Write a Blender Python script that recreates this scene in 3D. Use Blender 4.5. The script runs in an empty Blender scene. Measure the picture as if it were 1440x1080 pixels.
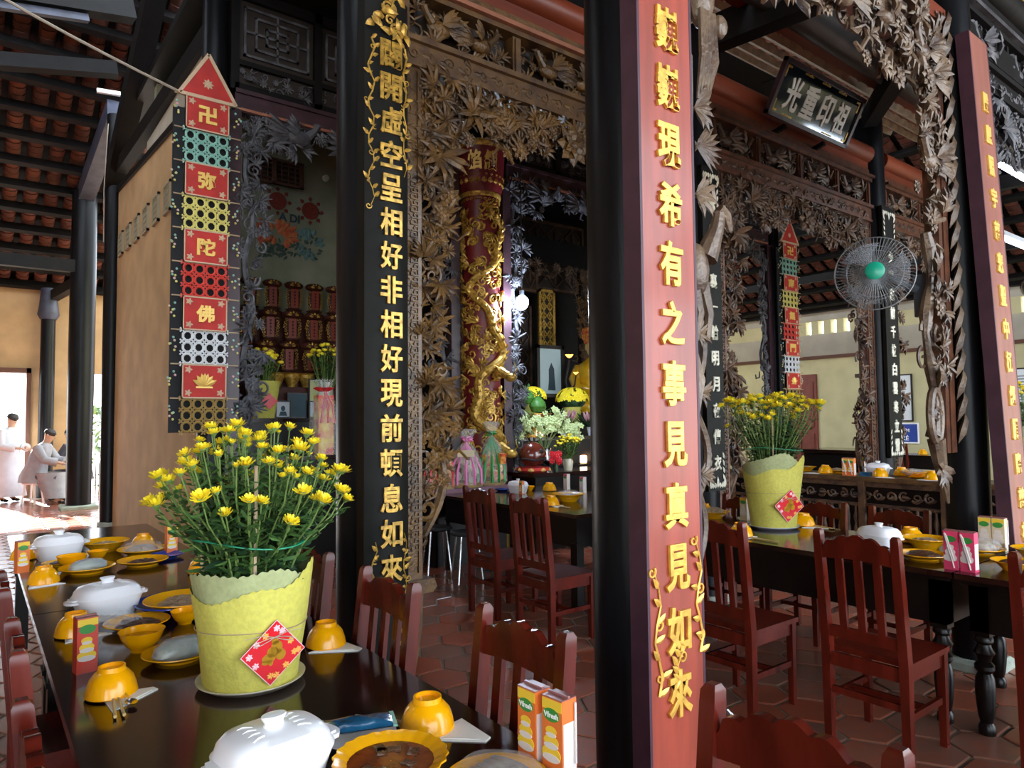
import bpy, math, random
from mathutils import Vector, Matrix
PI = math.pi
SC = bpy.context.scene
COL = SC.collection
V = Vector

# ---------------------------------------------------------------- materials
def lin(c):
    out = []
    for v in c:
        v = v / 255.0
        out.append(v / 12.92 if v <= 0.04045 else ((v + 0.055) / 1.055) ** 2.4)
    return (out[0], out[1], out[2], 1.0)

def mat(name, rgb, rough=0.5, metal=0.0, var=0.0, nscale=8.0, rgb2=None, bump=0.0, coat=0.0, alpha=1.0,
        stretch=None, trans=0.0, emit=None, estr=0.0, spec=0.5, sub=0.0, bscale=None, detail=4.0):
    m = bpy.data.materials.new(name)
    m.use_nodes = True
    nt = m.node_tree
    b = nt.nodes['Principled BSDF']
    b.inputs['Base Color'].default_value = lin(rgb)
    b.inputs['Roughness'].default_value = rough
    b.inputs['Metallic'].default_value = metal
    b.inputs['Coat Weight'].default_value = coat
    b.inputs['Coat Roughness'].default_value = 0.12
    b.inputs['Alpha'].default_value = alpha
    b.inputs['Transmission Weight'].default_value = trans
    b.inputs['Specular IOR Level'].default_value = spec
    b.inputs['Subsurface Weight'].default_value = sub
    if emit:
        b.inputs['Emission Color'].default_value = lin(emit)
        b.inputs['Emission Strength'].default_value = estr
    if var > 0 or rgb2 or bump > 0:
        tc = nt.nodes.new('ShaderNodeTexCoord')
        mp = nt.nodes.new('ShaderNodeMapping')
        nt.links.new(tc.outputs['Object'], mp.inputs['Vector'])
        if stretch:
            mp.inputs['Scale'].default_value = stretch
        nz = nt.nodes.new('ShaderNodeTexNoise')
        nz.inputs['Scale'].default_value = nscale
        nz.inputs['Detail'].default_value = detail
        nt.links.new(mp.outputs['Vector'], nz.inputs['Vector'])
        if rgb2 or var > 0:
            mx = nt.nodes.new('ShaderNodeMix')
            mx.data_type = 'RGBA'
            a = lin(rgb)
            if rgb2:
                c2 = lin(rgb2)
            else:
                c2 = tuple(max(0.0, x * (1 - var)) for x in a[:3]) + (1.0,)
                a = tuple(min(1.0, x * (1 + var)) for x in a[:3]) + (1.0,)
            mx.inputs[6].default_value = a
            mx.inputs[7].default_value = c2
            rp = nt.nodes.new('ShaderNodeMapRange')
            rp.inputs[1].default_value = 0.35
            rp.inputs[2].default_value = 0.65
            nt.links.new(nz.outputs['Fac'], rp.inputs[0])
            nt.links.new(rp.outputs[0], mx.inputs[0])
            nt.links.new(mx.outputs[2], b.inputs['Base Color'])
        if bump > 0:
            src = nz
            if bscale:
                src = nt.nodes.new('ShaderNodeTexNoise')
                src.inputs['Scale'].default_value = bscale
                src.inputs['Detail'].default_value = 3
                nt.links.new(mp.outputs['Vector'], src.inputs['Vector'])
            bp = nt.nodes.new('ShaderNodeBump')
            bp.inputs['Strength'].default_value = bump
            bp.inputs['Distance'].default_value = 0.02
            nt.links.new(src.outputs['Fac'], bp.inputs['Height'])
            nt.links.new(bp.outputs['Normal'], b.inputs['Normal'])
    return m

def island_mat(name, rgb, rgb2, rough=0.5, coat=0.0):
    """each loose piece of the mesh has its own tone between two colours"""
    m = bpy.data.materials.new(name)
    m.use_nodes = True
    nt = m.node_tree
    b = nt.nodes['Principled BSDF']
    g = nt.nodes.new('ShaderNodeNewGeometry')
    mx = nt.nodes.new('ShaderNodeMix')
    mx.data_type = 'RGBA'
    mx.inputs[6].default_value = lin(rgb)
    mx.inputs[7].default_value = lin(rgb2)
    nz = nt.nodes.new('ShaderNodeTexNoise')
    nz.inputs['Scale'].default_value = 9
    nz.inputs['Detail'].default_value = 4
    tc = nt.nodes.new('ShaderNodeTexCoord')
    nt.links.new(tc.outputs['Object'], nz.inputs['Vector'])
    ad = nt.nodes.new('ShaderNodeMath')
    ad.operation = 'MULTIPLY_ADD'
    ad.inputs[1].default_value = 0.9
    ad.inputs[2].default_value = -0.2
    nt.links.new(nz.outputs['Fac'], ad.inputs[0])
    av = nt.nodes.new('ShaderNodeMath')
    av.operation = 'MULTIPLY_ADD'
    av.inputs[1].default_value = 0.75
    nt.links.new(g.outputs['Random Per Island'], av.inputs[0])
    nt.links.new(ad.outputs[0], av.inputs[2])
    av.use_clamp = True
    nt.links.new(av.outputs[0], mx.inputs[0])
    nt.links.new(mx.outputs[2], b.inputs['Base Color'])
    b.inputs['Roughness'].default_value = rough
    b.inputs['Coat Weight'].default_value = coat
    return m

M = {}
def D(k, *a, **kw):
    M[k] = mat(k, *a, **kw)
D('lacquer', (17, 18, 22), 0.36, var=0.4, nscale=14, stretch=(1, 1, 0.12), bump=0.15, spec=0.17)
D('lacquer_brown', (44, 28, 22), 0.4, var=0.35, nscale=10, stretch=(1, 1, 0.15))
D('beam_dark', (14, 11, 11), 0.6, var=0.4, nscale=6, bump=0.2, spec=0.2)
D('beam_blue', (60, 64, 82), 0.5, var=0.3, nscale=6)
D('beam_red', (112, 48, 26), 0.42, var=0.35, nscale=5, stretch=(0.15, 1, 1))
D('beam_purple', (58, 38, 44), 0.4, var=0.3, nscale=7)
D('gutter', (74, 70, 70), 0.34, metal=0.35, var=0.25, nscale=5)
D('red_board_pale', (146, 92, 80), 0.42, var=0.15, nscale=5, stretch=(3, 3, 0.35), coat=0.2)
D('red_board', (146, 62, 46), 0.42, var=0.22, nscale=5, stretch=(3, 3, 0.35), coat=0.2)
D('purple_edge', (66, 38, 52), 0.5, var=0.2)
D('black_board', (18, 18, 15), 0.55, var=0.3, nscale=8, spec=0.2)
D('gold', (236, 184, 84), 0.34, metal=0.4, var=0.25, nscale=30)
D('gold_old', (190, 150, 66), 0.38, metal=0.4, var=0.45, nscale=30)
D('gold_bright', (236, 196, 104), 0.4, metal=0.25)
D('bone', (212, 208, 190), 0.5, var=0.2, nscale=30)
D('carve_gold', (112, 80, 38), 0.42, rgb2=(58, 38, 18), nscale=9, bump=0.35, bscale=60, coat=0.1)
D('carve_grey', (92, 92, 98), 0.5, rgb2=(48, 46, 50), nscale=9, bump=0.3, bscale=60)
D('carve_brown', (94, 66, 42), 0.44, rgb2=(50, 32, 22), nscale=9, bump=0.35, bscale=60)
D('carve_pale', (118, 98, 78), 0.4, rgb2=(70, 52, 42), nscale=8, bump=0.35, bscale=50, coat=0.15)
D('carve_ground', (34, 24, 17), 0.6, var=0.3)
D('rail_gold', (104, 74, 38), 0.42, rgb2=(70, 46, 26), nscale=10, bump=0.25, bscale=50, coat=0.15)
D('rail_brown', (100, 60, 40), 0.42, rgb2=(66, 38, 26), nscale=10, bump=0.2, bscale=50, coat=0.15)
D('rail_pink', (150, 96, 72), 0.42, var=0.15)
D('chair_wood', (82, 23, 13), 0.22, var=0.3, nscale=7, stretch=(2, 2, 0.5), spec=0.32)
D('table_top', (36, 17, 13), 0.13, var=0.3, nscale=5, stretch=(1.5, 0.25, 1), spec=0.6)
D('table_body', (19, 14, 13), 0.3, var=0.3, nscale=6, spec=0.25)
D('plaster_beige', (178, 146, 106), 0.85, var=0.12, nscale=2.5, bump=0.1)
D('plaster_yellow', (186, 178, 138), 0.85, var=0.08, nscale=2)
D('plaster_pale', (190, 170, 140), 0.85, var=0.1, nscale=2)
D('plaster_green', (132, 140, 116), 0.8, rgb2=(160, 158, 138), nscale=2.2)
D('wall_grey', (166, 160, 146), 0.85, var=0.1, nscale=2)
D('grout', (122, 108, 92), 0.8, var=0.2, nscale=10)
M['hex'] = island_mat('hex', (170, 84, 58), (128, 92, 78), 0.22)
M['roof_tile'] = island_mat('roof_tile', (120, 66, 48), (76, 42, 34), 0.85)
M['roof_tile_pale'] = island_mat('roof_tile_pale', (188, 130, 104), (150, 96, 72), 0.75)
D('plastic_white', (244, 244, 248), 0.28, coat=0.2)
D('plastic_cream', (222, 216, 196), 0.3)
D('melamine', (250, 172, 2), 0.2, spec=0.5)
D('melamine_ochre', (238, 168, 14), 0.22, spec=0.5)
D('melamine_pale', (216, 190, 92), 0.25, coat=0.2)
D('blue_melamine', (34, 62, 150), 0.25, coat=0.3)
D('broth', (112, 46, 18), 0.12, rgb2=(146, 70, 24), nscale=25, coat=0.6)
D('brown_food', (96, 58, 34), 0.35, rgb2=(60, 34, 22), nscale=45, bump=0.8, coat=0.2)
D('pale_food', (176, 150, 116), 0.35, rgb2=(128, 104, 82), nscale=40, bump=0.6, coat=0.2)
D('grey_food', (150, 160, 148), 0.3, rgb2=(96, 118, 116), nscale=14, coat=0.4)
D('fish', (166, 152, 136), 0.3, rgb2=(90, 78, 70), nscale=16, coat=0.4)
D('film', (235, 238, 240), 0.08, alpha=0.22, bump=0.6, nscale=18, spec=0.9)
D('paper', (238, 236, 230), 0.8)
D('bamboo', (196, 166, 112), 0.6, var=0.2)
D('steel', (180, 184, 190), 0.18, metal=1.0)
D('packet_blue', (18, 78, 118), 0.2, rgb2=(24, 96, 138), nscale=20, coat=0.5, bump=0.3)
D('carton_orange', (226, 116, 52), 0.35, coat=0.2)
D('carton_red', (206, 66, 48), 0.35, coat=0.2)
D('carton_pink', (226, 70, 110), 0.35, coat=0.2)
D('carton_yellow', (238, 200, 60), 0.4)
D('carton_white', (222, 212, 206), 0.4)
D('carton_top', (150, 96, 92), 0.35)
D('carton_cream', (214, 196, 160), 0.4)
D('logo_green', (58, 140, 60), 0.4)
D('wrapper', (196, 188, 86), 0.75, var=0.08, nscale=60, bump=0.15)
D('wrapper_inner', (160, 166, 118), 0.8, var=0.1, nscale=60)
D('pot_black', (26, 28, 32), 0.5)
D('soil', (48, 36, 28), 0.9, var=0.3, nscale=40, bump=0.5)
D('saucer', (214, 206, 180), 0.3, coat=0.3)
D('saucer_white', (226, 230, 238), 0.25, coat=0.3)
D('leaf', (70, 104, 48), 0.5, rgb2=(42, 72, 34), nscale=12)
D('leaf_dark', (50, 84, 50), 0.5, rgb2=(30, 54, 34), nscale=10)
D('stem', (104, 128, 64), 0.55, var=0.2)
D('stake', (168, 146, 116), 0.7)
D('petal', (255, 242, 60), 0.5, rgb2=(255, 220, 24), nscale=30, sub=0.0)
D('petal_centre', (206, 178, 20), 0.6)
D('orchid', (214, 226, 168), 0.55, rgb2=(190, 206, 140), nscale=16)
D('lotus_pink', (206, 160, 164), 0.55, rgb2=(170, 110, 126), nscale=14)
D('ribbon_green', (34, 150, 110), 0.4)
D('string', (176, 164, 140), 0.7)
D('card_red', (214, 28, 40), 0.3, coat=0.3)
D('card_gold', (206, 150, 40), 0.3, metal=0.5)
D('card_orange', (240, 168, 74), 0.5)
D('card_pink', (238, 190, 196), 0.5)
D('banner_red', (176, 40, 34), 0.7, var=0.12)
D('banner_edge', (196, 168, 140), 0.7)
D('mesh_teal', (140, 190, 176), 0.6)
D('mesh_yellow', (214, 204, 118), 0.6)
D('mesh_red', (206, 66, 56), 0.6)
D('mesh_white', (216, 218, 222), 0.6)
D('mesh_ochre', (150, 122, 66), 0.6)
D('black_cloth', (20, 20, 24), 0.8)
D('crimson', (112, 22, 30), 0.4, var=0.15)
D('fan_cage', (120, 122, 124), 0.4, metal=0.3)
D('fan_blade', (130, 136, 146), 0.4, alpha=0.5)
D('fan_hub', (16, 150, 120), 0.35)
D('fan_body', (96, 106, 116), 0.4)
D('fish_drum', (112, 48, 34), 0.18, rgb2=(70, 28, 22), nscale=5, coat=0.6)
D('cushion_red', (196, 44, 36), 0.7)
D('cushion_gold', (214, 166, 90), 0.7)
D('pomelo', (78, 132, 54), 0.45, var=0.2, nscale=30)
D('robe_yellow', (224, 172, 30), 0.25, var=0.15, nscale=6, coat=0.4)
D('hat_red', (196, 40, 60), 0.5, rgb2=(230, 170, 60), nscale=25)
D('statue_skin', (222, 190, 120), 0.35, coat=0.2)
D('skin', (190, 150, 126), 0.55, sub=0.0)
D('hair', (40, 36, 36), 0.7)
D('robe_grey', (150, 150, 156), 0.85, var=0.1)
D('robe_grey_glare', (206, 208, 214), 0.85, var=0.05)  # grey robe with the doorway's glare put into its colour
D('robe_dark', (84, 84, 96), 0.85)
D('apron_blue', (160, 176, 196), 0.8)
D('picture_white', (200, 224, 226), 0.35)
D('ink', (52, 74, 84), 0.6)
D('sign_black', (14, 20, 28), 0.12, var=0.3, nscale=5, coat=0.3, spec=0.4)
D('sign_char', (222, 222, 210), 0.4)
D('sun_red', (126, 46, 34), 0.75, var=0.2, nscale=30)
D('bloom_red', (206, 84, 56), 0.75, rgb2=(220, 140, 84), nscale=9)
D('mural_leaf', (70, 92, 84), 0.75, var=0.25, nscale=20)
D('mural_blue', (108, 140, 140), 0.75, var=0.2, nscale=14)
D('vent_brown', (92, 58, 42), 0.7)
D('vent_dark', (40, 36, 34), 0.8)
D('vent_grey', (150, 140, 116), 0.8)
D('tablet', (66, 28, 18), 0.5, var=0.3, nscale=14, spec=0.25)
D('tablet_red', (132, 52, 36), 0.35)
D('photo_frame', (30, 26, 26), 0.3)
D('photo_pale', (190, 196, 204), 0.3)
D('photo_olive', (176, 176, 120), 0.4)
D('candy_yellow', (240, 206, 50), 0.3, rgb2=(214, 50, 40), nscale=9)
D('candy_mix', (214, 60, 46), 0.35, rgb2=(238, 196, 90), nscale=22)
D('sweet_pink', (230, 150, 180), 0.4, rgb2=(176, 206, 150), nscale=22)
D('ribbon_pink', (240, 130, 190), 0.45)
D('cellophane', (230, 236, 230), 0.06, alpha=0.25, bump=0.7, nscale=14, spec=0.9)
D('cello_olive', (150, 160, 80), 0.15, alpha=0.75, bump=0.6, nscale=20)
D('bow_green', (20, 150, 60), 0.3)
D('bow_red', (214, 30, 40), 0.3)
D('box_lilac', (150, 110, 124), 0.5)
D('door_red', (110, 48, 36), 0.5, var=0.15)
D('notice', (216, 220, 224), 0.6)
D('notice_line', (120, 126, 134), 0.7)
D('sign_blue', (24, 60, 150), 0.4)
D('white', (240, 240, 240), 0.5)
D('rope', (160, 150, 136), 0.7)
D('concrete', (190, 186, 178), 0.9, var=0.1, nscale=3)
D('stone', (150, 158, 146), 0.8, var=0.15, nscale=12, bump=0.2)
D('pale_wood', (190, 176, 150), 0.6, var=0.2)
D('lamp_housing', (190, 196, 204), 0.4)
M['tube'] = mat('tube', (240, 248, 255), 0.5, emit=(225, 240, 255), estr=14.0)
M['bulb'] = mat('bulb', (240, 248, 255), 0.5, emit=(205, 225, 255), estr=120.0)
M['candle_glow'] = mat('candle_glow', (255, 226, 190), 0.5, emit=(255, 210, 160), estr=2.5)
M['lotus_glow'] = mat('lotus_glow', (255, 190, 100), 0.5, emit=(255, 170, 70), estr=2.0)

# ---------------------------------------------------------------- mesh builder
def frame(z, up=None):
    z = V(z).normalized()
    up = V(up) if up is not None else (V((0, 0, 1)) if abs(z.z) < 0.95 else V((1, 0, 0)))
    x = up.cross(z).normalized()
    y = z.cross(x)
    return Matrix(((x.x, y.x, z.x), (x.y, y.y, z.y), (x.z, y.z, z.z)))

def mx(loc=(0, 0, 0), rot=None, s=1.0):
    m = Matrix.Translation(V(loc))
    if rot is not None:
        if isinstance(rot, Matrix):
            m = m @ rot.to_4x4()
        else:
            from mathutils import Euler
            m = m @ Euler(rot).to_matrix().to_4x4()
    if s != 1.0:
        m = m @ Matrix.Scale(s, 4)
    return m

class MB:
    def __init__(self):
        self.v, self.f = [], []
    def raw(self, vs, fs, m=None):
        b = len(self.v)
        for p in vs:
            p = V(p)
            self.v.append(tuple(m @ p) if m is not None else tuple(p))
        self.f.extend(tuple(b + i for i in q) for q in fs)
        return self
    def box(self, c, s, m=None, taper=1.0):
        x, y, z = s[0] / 2, s[1] / 2, s[2] / 2
        t = taper
        vs = [(-x, -y, -z), (x, -y, -z), (x, y, -z), (-x, y, -z), (-x * t, -y * t, z), (x * t, -y * t, z), (x * t, y * t, z), (-x * t, y * t, z)]
        vs = [(a + c[0], b + c[1], d + c[2]) for a, b, d in vs]
        return self.raw(vs, [(0, 3, 2, 1), (4, 5, 6, 7), (0, 1, 5, 4), (1, 2, 6, 5), (2, 3, 7, 6), (3, 0, 4, 7)], m)
    def bb(self, x0, x1, y0, y1, z0, z1, m=None):
        return self.box(((x0 + x1) / 2, (y0 + y1) / 2, (z0 + z1) / 2), (abs(x1 - x0), abs(y1 - y0), abs(z1 - z0)), m)
    def bar(self, p, q, w, h, up=None, taper=1.0):
        p, q = V(p), V(q)
        d = q - p
        m = mx((p + q) / 2, frame(d, up))
        return self.box((0, 0, 0), (w, h, d.length), m, taper)
    def lathe(self, prof, n=24, m=None, sx=1.0, sy=1.0, cap0=True, cap1=True, pw=2.0, wav=None):
        vs, fs = [], []
        for k, (r, z) in enumerate(prof):
            for i in range(n):
                a = 2 * PI * i / n
                c, s = math.cos(a), math.sin(a)
                if pw != 2.0:
                    q = (abs(c) ** pw + abs(s) ** pw) ** (-1.0 / pw)
                    c, s = c * q, s * q
                w = wav(a, r, z) if wav else 1.0
                vs.append((c * r * sx * w, s * r * sy * w, z))
        L = len(prof)
        for k in range(L - 1):
            for i in range(n):
                j = (i + 1) % n
                fs.append((k * n + i, k * n + j, (k + 1) * n + j, (k + 1) * n + i))
        if cap0: fs.append(tuple(range(n - 1, -1, -1)))
        if cap1: fs.append(tuple((L - 1) * n + i for i in range(n)))
        return self.raw(vs, fs, m)
    def tube(self, pts, r, n=6, caps=True):
        pts = [V(p) for p in pts]
        L = len(pts)
        rs = r if isinstance(r, (list, tuple)) else [r] * L
        vs, fs = [], []
        t0 = (pts[1] - pts[0]).normalized()
        f = frame(t0)
        x = f.col[0]
        for k in range(L):
            t = (pts[min(k + 1, L - 1)] - pts[max(k - 1, 0)])
            if t.length < 1e-9: t = t0
            t.normalize()
            x = x - t * x.dot(t)
            if x.length < 1e-6: x = frame(t).col[0]
            x.normalize()
            y = t.cross(x)
            for i in range(n):
                a = 2 * PI * i / n
                vs.append(pts[k] + (x * math.cos(a) + y * math.sin(a)) * rs[k])
        for k in range(L - 1):
            for i in range(n):
                j = (i + 1) % n
                fs.append((k * n + i, k * n + j, (k + 1) * n + j, (k + 1) * n + i))
        if caps:
            fs.append(tuple(range(n - 1, -1, -1)))
            fs.append(tuple((L - 1) * n + i for i in range(n)))
        return self.raw(vs, fs)
    def ell(self, c, r, nu=12, nv=8, m=None):
        if not isinstance(r, (tuple, list)): r = (r, r, r)
        vs = [(c[0], c[1], c[2] - r[2])]
        for k in range(1, nv):
            b = -PI / 2 + PI * k / nv
            for i in range(nu):
                a = 2 * PI * i / nu
                vs.append((c[0] + r[0] * math.cos(b) * math.cos(a), c[1] + r[1] * math.cos(b) * math.sin(a), c[2] + r[2] * math.sin(b)))
        vs.append((c[0], c[1], c[2] + r[2]))
        fs = []
        for i in range(nu):
            fs.append((0, 1 + (i + 1) % nu, 1 + i))
            fs.append((len(vs) - 1, 1 + (nv - 2) * nu + i, 1 + (nv - 2) * nu + (i + 1) % nu))
        for k in range(nv - 2):
            for i in range(nu):
                j = (i + 1) % nu
                fs.append((1 + k * nu + i, 1 + k * nu + j, 1 + (k + 1) * nu + j, 1 + (k + 1) * nu + i))
        return self.raw(vs, fs, m)
    def prism(self, poly, t, m=None):
        """poly in local x,y extruded along z from -t/2 to t/2"""
        n = len(poly)
        vs = [(p[0], p[1], -t / 2) for p in poly] + [(p[0], p[1], t / 2) for p in poly]
        fs = [tuple(range(n - 1, -1, -1)), tuple(range(n, 2 * n))]
        for i in range(n):
            j = (i + 1) % n
            fs.append((i, j, n + j, n + i))
        return self.raw(vs, fs, m)
    def leaf(self, p, d, nrm, L, W, curl=0.0, t=0.3):
        p, d = V(p), V(d).normalized()
        nrm = V(nrm)
        s = d.cross(nrm)
        if s.length < 1e-6: s = frame(d).col[0]
        s.normalize()
        n = s.cross(d)
        W = W / 2
        a = p + d * L * 0.32 + n * curl * L * 0.25
        b = p + d * L * 0.7 + n * curl * L * 0.35
        tip = p + d * L + n * curl * L * 0.1
        k = p + d * L * 0.45 - n * W * t
        vs = [p, a - s * W, a + n * W * 0.5, a + s * W, b - s * W * 0.72, b + n * W * 0.4, b + s * W * 0.72, tip, k]
        fs = [(0, 2, 1), (0, 3, 2), (1, 2, 5, 4), (2, 3, 6, 5), (4, 5, 7), (5, 6, 7), (0, 1, 8), (1, 4, 8), (4, 7, 8), (7, 6, 8), (6, 3, 8), (3, 0, 8)]
        return self.raw(vs, fs)

def T(loc=(0, 0, 0), rz=0.0):
    return Matrix.Translation(V(loc)) @ Matrix.Rotation(rz, 4, 'Z')

def build(name, mb, m, parent=None, world=False, smooth=35.0):
    me = bpy.data.meshes.new(name)
    vs = mb.v
    if world and parent is not None:
        root = parent
        while root.parent: root = root.parent
        inv = (T(root.location, root.rotation_euler.z)).inverted()
        vs = [tuple(inv @ V(p)) for p in vs]
    me.from_pydata(vs, [], mb.f)
    me.validate()
    me.update()
    if smooth:
        for p in me.polygons: p.use_smooth = True
        me.set_sharp_from_angle(angle=math.radians(smooth))
    o = bpy.data.objects.new(name, me)
    if m is not None:
        me.materials.append(M[m] if isinstance(m, str) else m)
    COL.objects.link(o)
    if parent is not None:
        o.parent = parent
    return o

def tag(o, label, cat, group=None, kind=None):
    if label: o['label'] = label
    if cat: o['category'] = cat
    if group: o['group'] = group
    if kind: o['kind'] = kind
    return o

def thing(name, label, cat, loc=(0, 0, 0), rz=0.0, group=None, kind=None):
    o = bpy.data.objects.new(name, None)
    o.empty_display_size = 0.1
    COL.objects.link(o)
    o.location = loc
    o.rotation_euler = (0, 0, rz)
    return tag(o, label, cat, group, kind)

def single(name, mb, m, label, cat, group=None, loc=None, rz=0.0, kind=None, smooth=35.0):
    o = build(name, mb, m, None, smooth=smooth)
    if loc is not None: o.location = loc
    o.rotation_euler = (0, 0, rz)
    return tag(o, label, cat, group, kind)

def struct(name, mb, m, parent=None, smooth=35.0):
    o = build(name, mb, m, parent, smooth=smooth)
    o['kind'] = 'structure'
    return o

def kids(o):
    return [c for c in COL.objects if c.parent == o]

def dup(root, loc=None, rz=None, label=None, group=None, scale=None, smap=None):
    def cp(o, par):
        c = o.copy()
        COL.objects.link(c)
        if par is not None: c.parent = par
        for ch in list(o.children): cp(ch, c)
        return c
    r = cp(root, None)
    if loc is not None: r.location = loc
    if rz is not None: r.rotation_euler = (0, 0, rz)
    if label: r['label'] = label
    if group: r['group'] = group
    if scale is not None: r.scale = (scale,) * 3 if not isinstance(scale, tuple) else scale
    return r

def recolor(o, name, m):
    """give the named parts of a copied thing their own mesh in another material"""
    for c in o.children_recursive:
        if c.name.split('.')[0] == name:
            c.data = c.data.copy()
            c.data.materials[0] = M[m]

# ---------------------------------------------------------------- lettering
_gl = {}
def glyph(ch, bold=0.012, ext=0.03, bev=0.0):
    key = (ch, bold, ext, bev)
    if key not in _gl:
        cu = bpy.data.curves.new('character', 'FONT')
        cu.body = ch
        cu.size = 1.0
        cu.extrude = ext
        cu.offset = bold
        cu.bevel_depth = bev
        cu.bevel_resolution = 1
        cu.resolution_u = 3
        o = bpy.data.objects.new('character', cu)
        COL.objects.link(o)
        bpy.context.view_layer.update()
        me = bpy.data.meshes.new_from_object(o.evaluated_get(bpy.context.evaluated_depsgraph_get()))
        vs = [v.co.copy() for v in me.vertices]
        fs = [tuple(p.vertices) for p in me.polygons]
        COL.objects.unlink(o)
        bpy.data.objects.remove(o)
        bpy.data.meshes.remove(me)
        x0 = min(v.x for v in vs); x1 = max(v.x for v in vs)
        y0 = min(v.y for v in vs); y1 = max(v.y for v in vs)
        c = V(((x0 + x1) / 2, (y0 + y1) / 2, 0))
        vs = [v - c for v in vs]
        _gl[key] = (vs, fs, x1 - x0, y1 - y0)
    return _gl[key]

FRONT = Matrix(((1, 0, 0), (0, 0, -1), (0, 1, 0)))      # local x -> +X, y -> +Z, z -> -Y
LEFTF = Matrix(((0, 0, -1), (-1, 0, 0), (0, 1, 0)))     # faces -X: local x -> -Y, y -> +Z, z -> -X

def put_char(mb, ch, c, w, h, rot=FRONT, bold=0.012, ext=0.03, bev=0.0, zs=1.0, fit=True):
    vs, fs, gw, gh = glyph(ch, bold, ext, bev)
    sx = w / gw if fit else w
    sy = h / gh if fit else w
    if fit and gw < 0.5 * gh or fit and gh < 0.5 * gw:
        sx = sy = min(w / max(gw, 0.4), h / max(gh, 0.4))
    m = mx(c, rot)
    mb.raw([(v.x * sx, v.y * sy, v.z * zs) for v in vs], fs, m)
    return mb

def text_line(s, c, height, rot=FRONT, bold=0.02, ext=0.004):
    """one line of ordinary lettering, centred"""
    mb = MB()
    vs, fs, gw, gh = glyph(s, bold, 0.02)
    k = height / gh
    mb.raw([(v.x * k, v.y * k, v.z * ext / 0.02) for v in vs], fs, mx(c, rot))
    return mb
# ---------------------------------------------------------------- camera, world
cam = bpy.data.cameras.new('camera')
cam.sensor_width = 36.0
cam.sensor_fit = 'HORIZONTAL'
cam.lens = 36.0 * 983.9 / 1440.0
cam.clip_start = 0.05
cam.clip_end = 200
camo = bpy.data.objects.new('camera', cam)
COL.objects.link(camo)
RC = Matrix(((0.7926163, -0.0235308, -0.6092665), (-0.6096497, -0.0458444, -0.7913442), (-0.0093105, 0.9986714, -0.0506825)))
camo.matrix_world = Matrix.Translation((0, 0, 1.52)) @ RC.to_4x4()
SC.camera = camo
SC.view_settings.view_transform = 'Standard'
SC.view_settings.look = 'None'
SC.view_settings.gamma = 1.0
SC.view_settings.use_curve_mapping = False
SC.view_settings.exposure = EXPOSURE = 1.38
SC.cycles.use_denoising = True
SC.cycles.max_bounces = 8
SC.cycles.diffuse_bounces = 5
SC.cycles.glossy_bounces = 3
SC.cycles.transparent_max_bounces = 10
SC.cycles.sample_clamp_indirect = 6.0
SC.cycles.caustics_reflective = False
SC.cycles.caustics_refractive = False
w = bpy.data.worlds.new('sky')
w.use_nodes = True
SC.world = w
w.node_tree.nodes['Background'].inputs[0].default_value = (0.80, 0.90, 1.0, 1)
w.node_tree.nodes['Background'].inputs[1].default_value = 3.2

# ---------------------------------------------------------------- floor
fl = MB().bb(-5.2, 17.2, -6.2, 17.9, -0.2, 0.0)
floor = struct('floor', fl, 'grout')
hx = MB()
R = 0.165
dx, dy = R * 1.5, R * math.sqrt(3)
for i in range(-18, 50):
    for j in range(-16, 60):
        cx, cy = i * dx, j * dy + (dy / 2 if i % 2 else 0)
        if not (-5 < cx < 11.5 and -4.3 < cy < 17.3): continue
        hx.lathe([(R * 0.94, 0.0), (R * 0.94, 0.004), (R * 0.90, 0.007)], 6, mx((cx, cy, 0)), cap0=False)
floor_tiles = struct('floor_tile', hx, 'hex', floor, smooth=0)
gr = MB().bb(-60, 70, -60, 60, -0.4, -0.2)
struct('ground', gr, 'concrete')

# ---------------------------------------------------------------- walls
wl = MB()
wl.raw([(1.66, 6.95, 0), (1.66, 11.95, 0), (1.66, 11.95, 5.02), (1.66, 6.95, 4.62), (1.82, 6.95, 0), (1.82, 11.95, 0), (1.82, 11.95, 5.02), (1.82, 6.95, 4.62)],
       [(0, 1, 2, 3), (7, 6, 5, 4), (3, 2, 6, 7), (0, 3, 7, 4), (1, 5, 6, 2)])
wall_left = struct('wall_left', wl, 'plaster_beige')
cap = MB()
cap.bar((1.66, 6.95, 4.64), (1.66, 11.95, 5.04), 0.06, 0.08)
struct('trim_1', cap, 'beam_dark')
for k in range(6):       # row of little ventilators in the beige wall
    y = 8.35 + k * 0.62
    z = 4.0 + (y - 8.3) * 0.04
    vm = MB()
    for (a, b) in ((-0.16, -0.13), (0.13, 0.16)):
        vm.bb(1.63, 1.67, y + a, y + b, z - 0.17, z + 0.17)
    for (a, b) in ((-0.17, -0.14), (0.14, 0.17)):
        vm.bb(1.63, 1.67, y - 0.16, y + 0.16, z + a, z + b)
    for q in range(3):
        vm.bb(1.635, 1.665, y - 0.085 + q * 0.075, y - 0.065 + q * 0.075, z - 0.15, z + 0.15)
    for q in range(4):
        vm.bb(1.635, 1.665, y - 0.14, y + 0.14, z - 0.11 + q * 0.07, z - 0.095 + q * 0.07)
    vr = struct('vent_%d' % (k + 1), vm, 'vent_grey', wall_left, smooth=0)
    struct('vent_back', MB().bb(1.650, 1.6595, y - 0.14, y + 0.14, z - 0.15, z + 0.15), 'vent_dark', wall_left)

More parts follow.
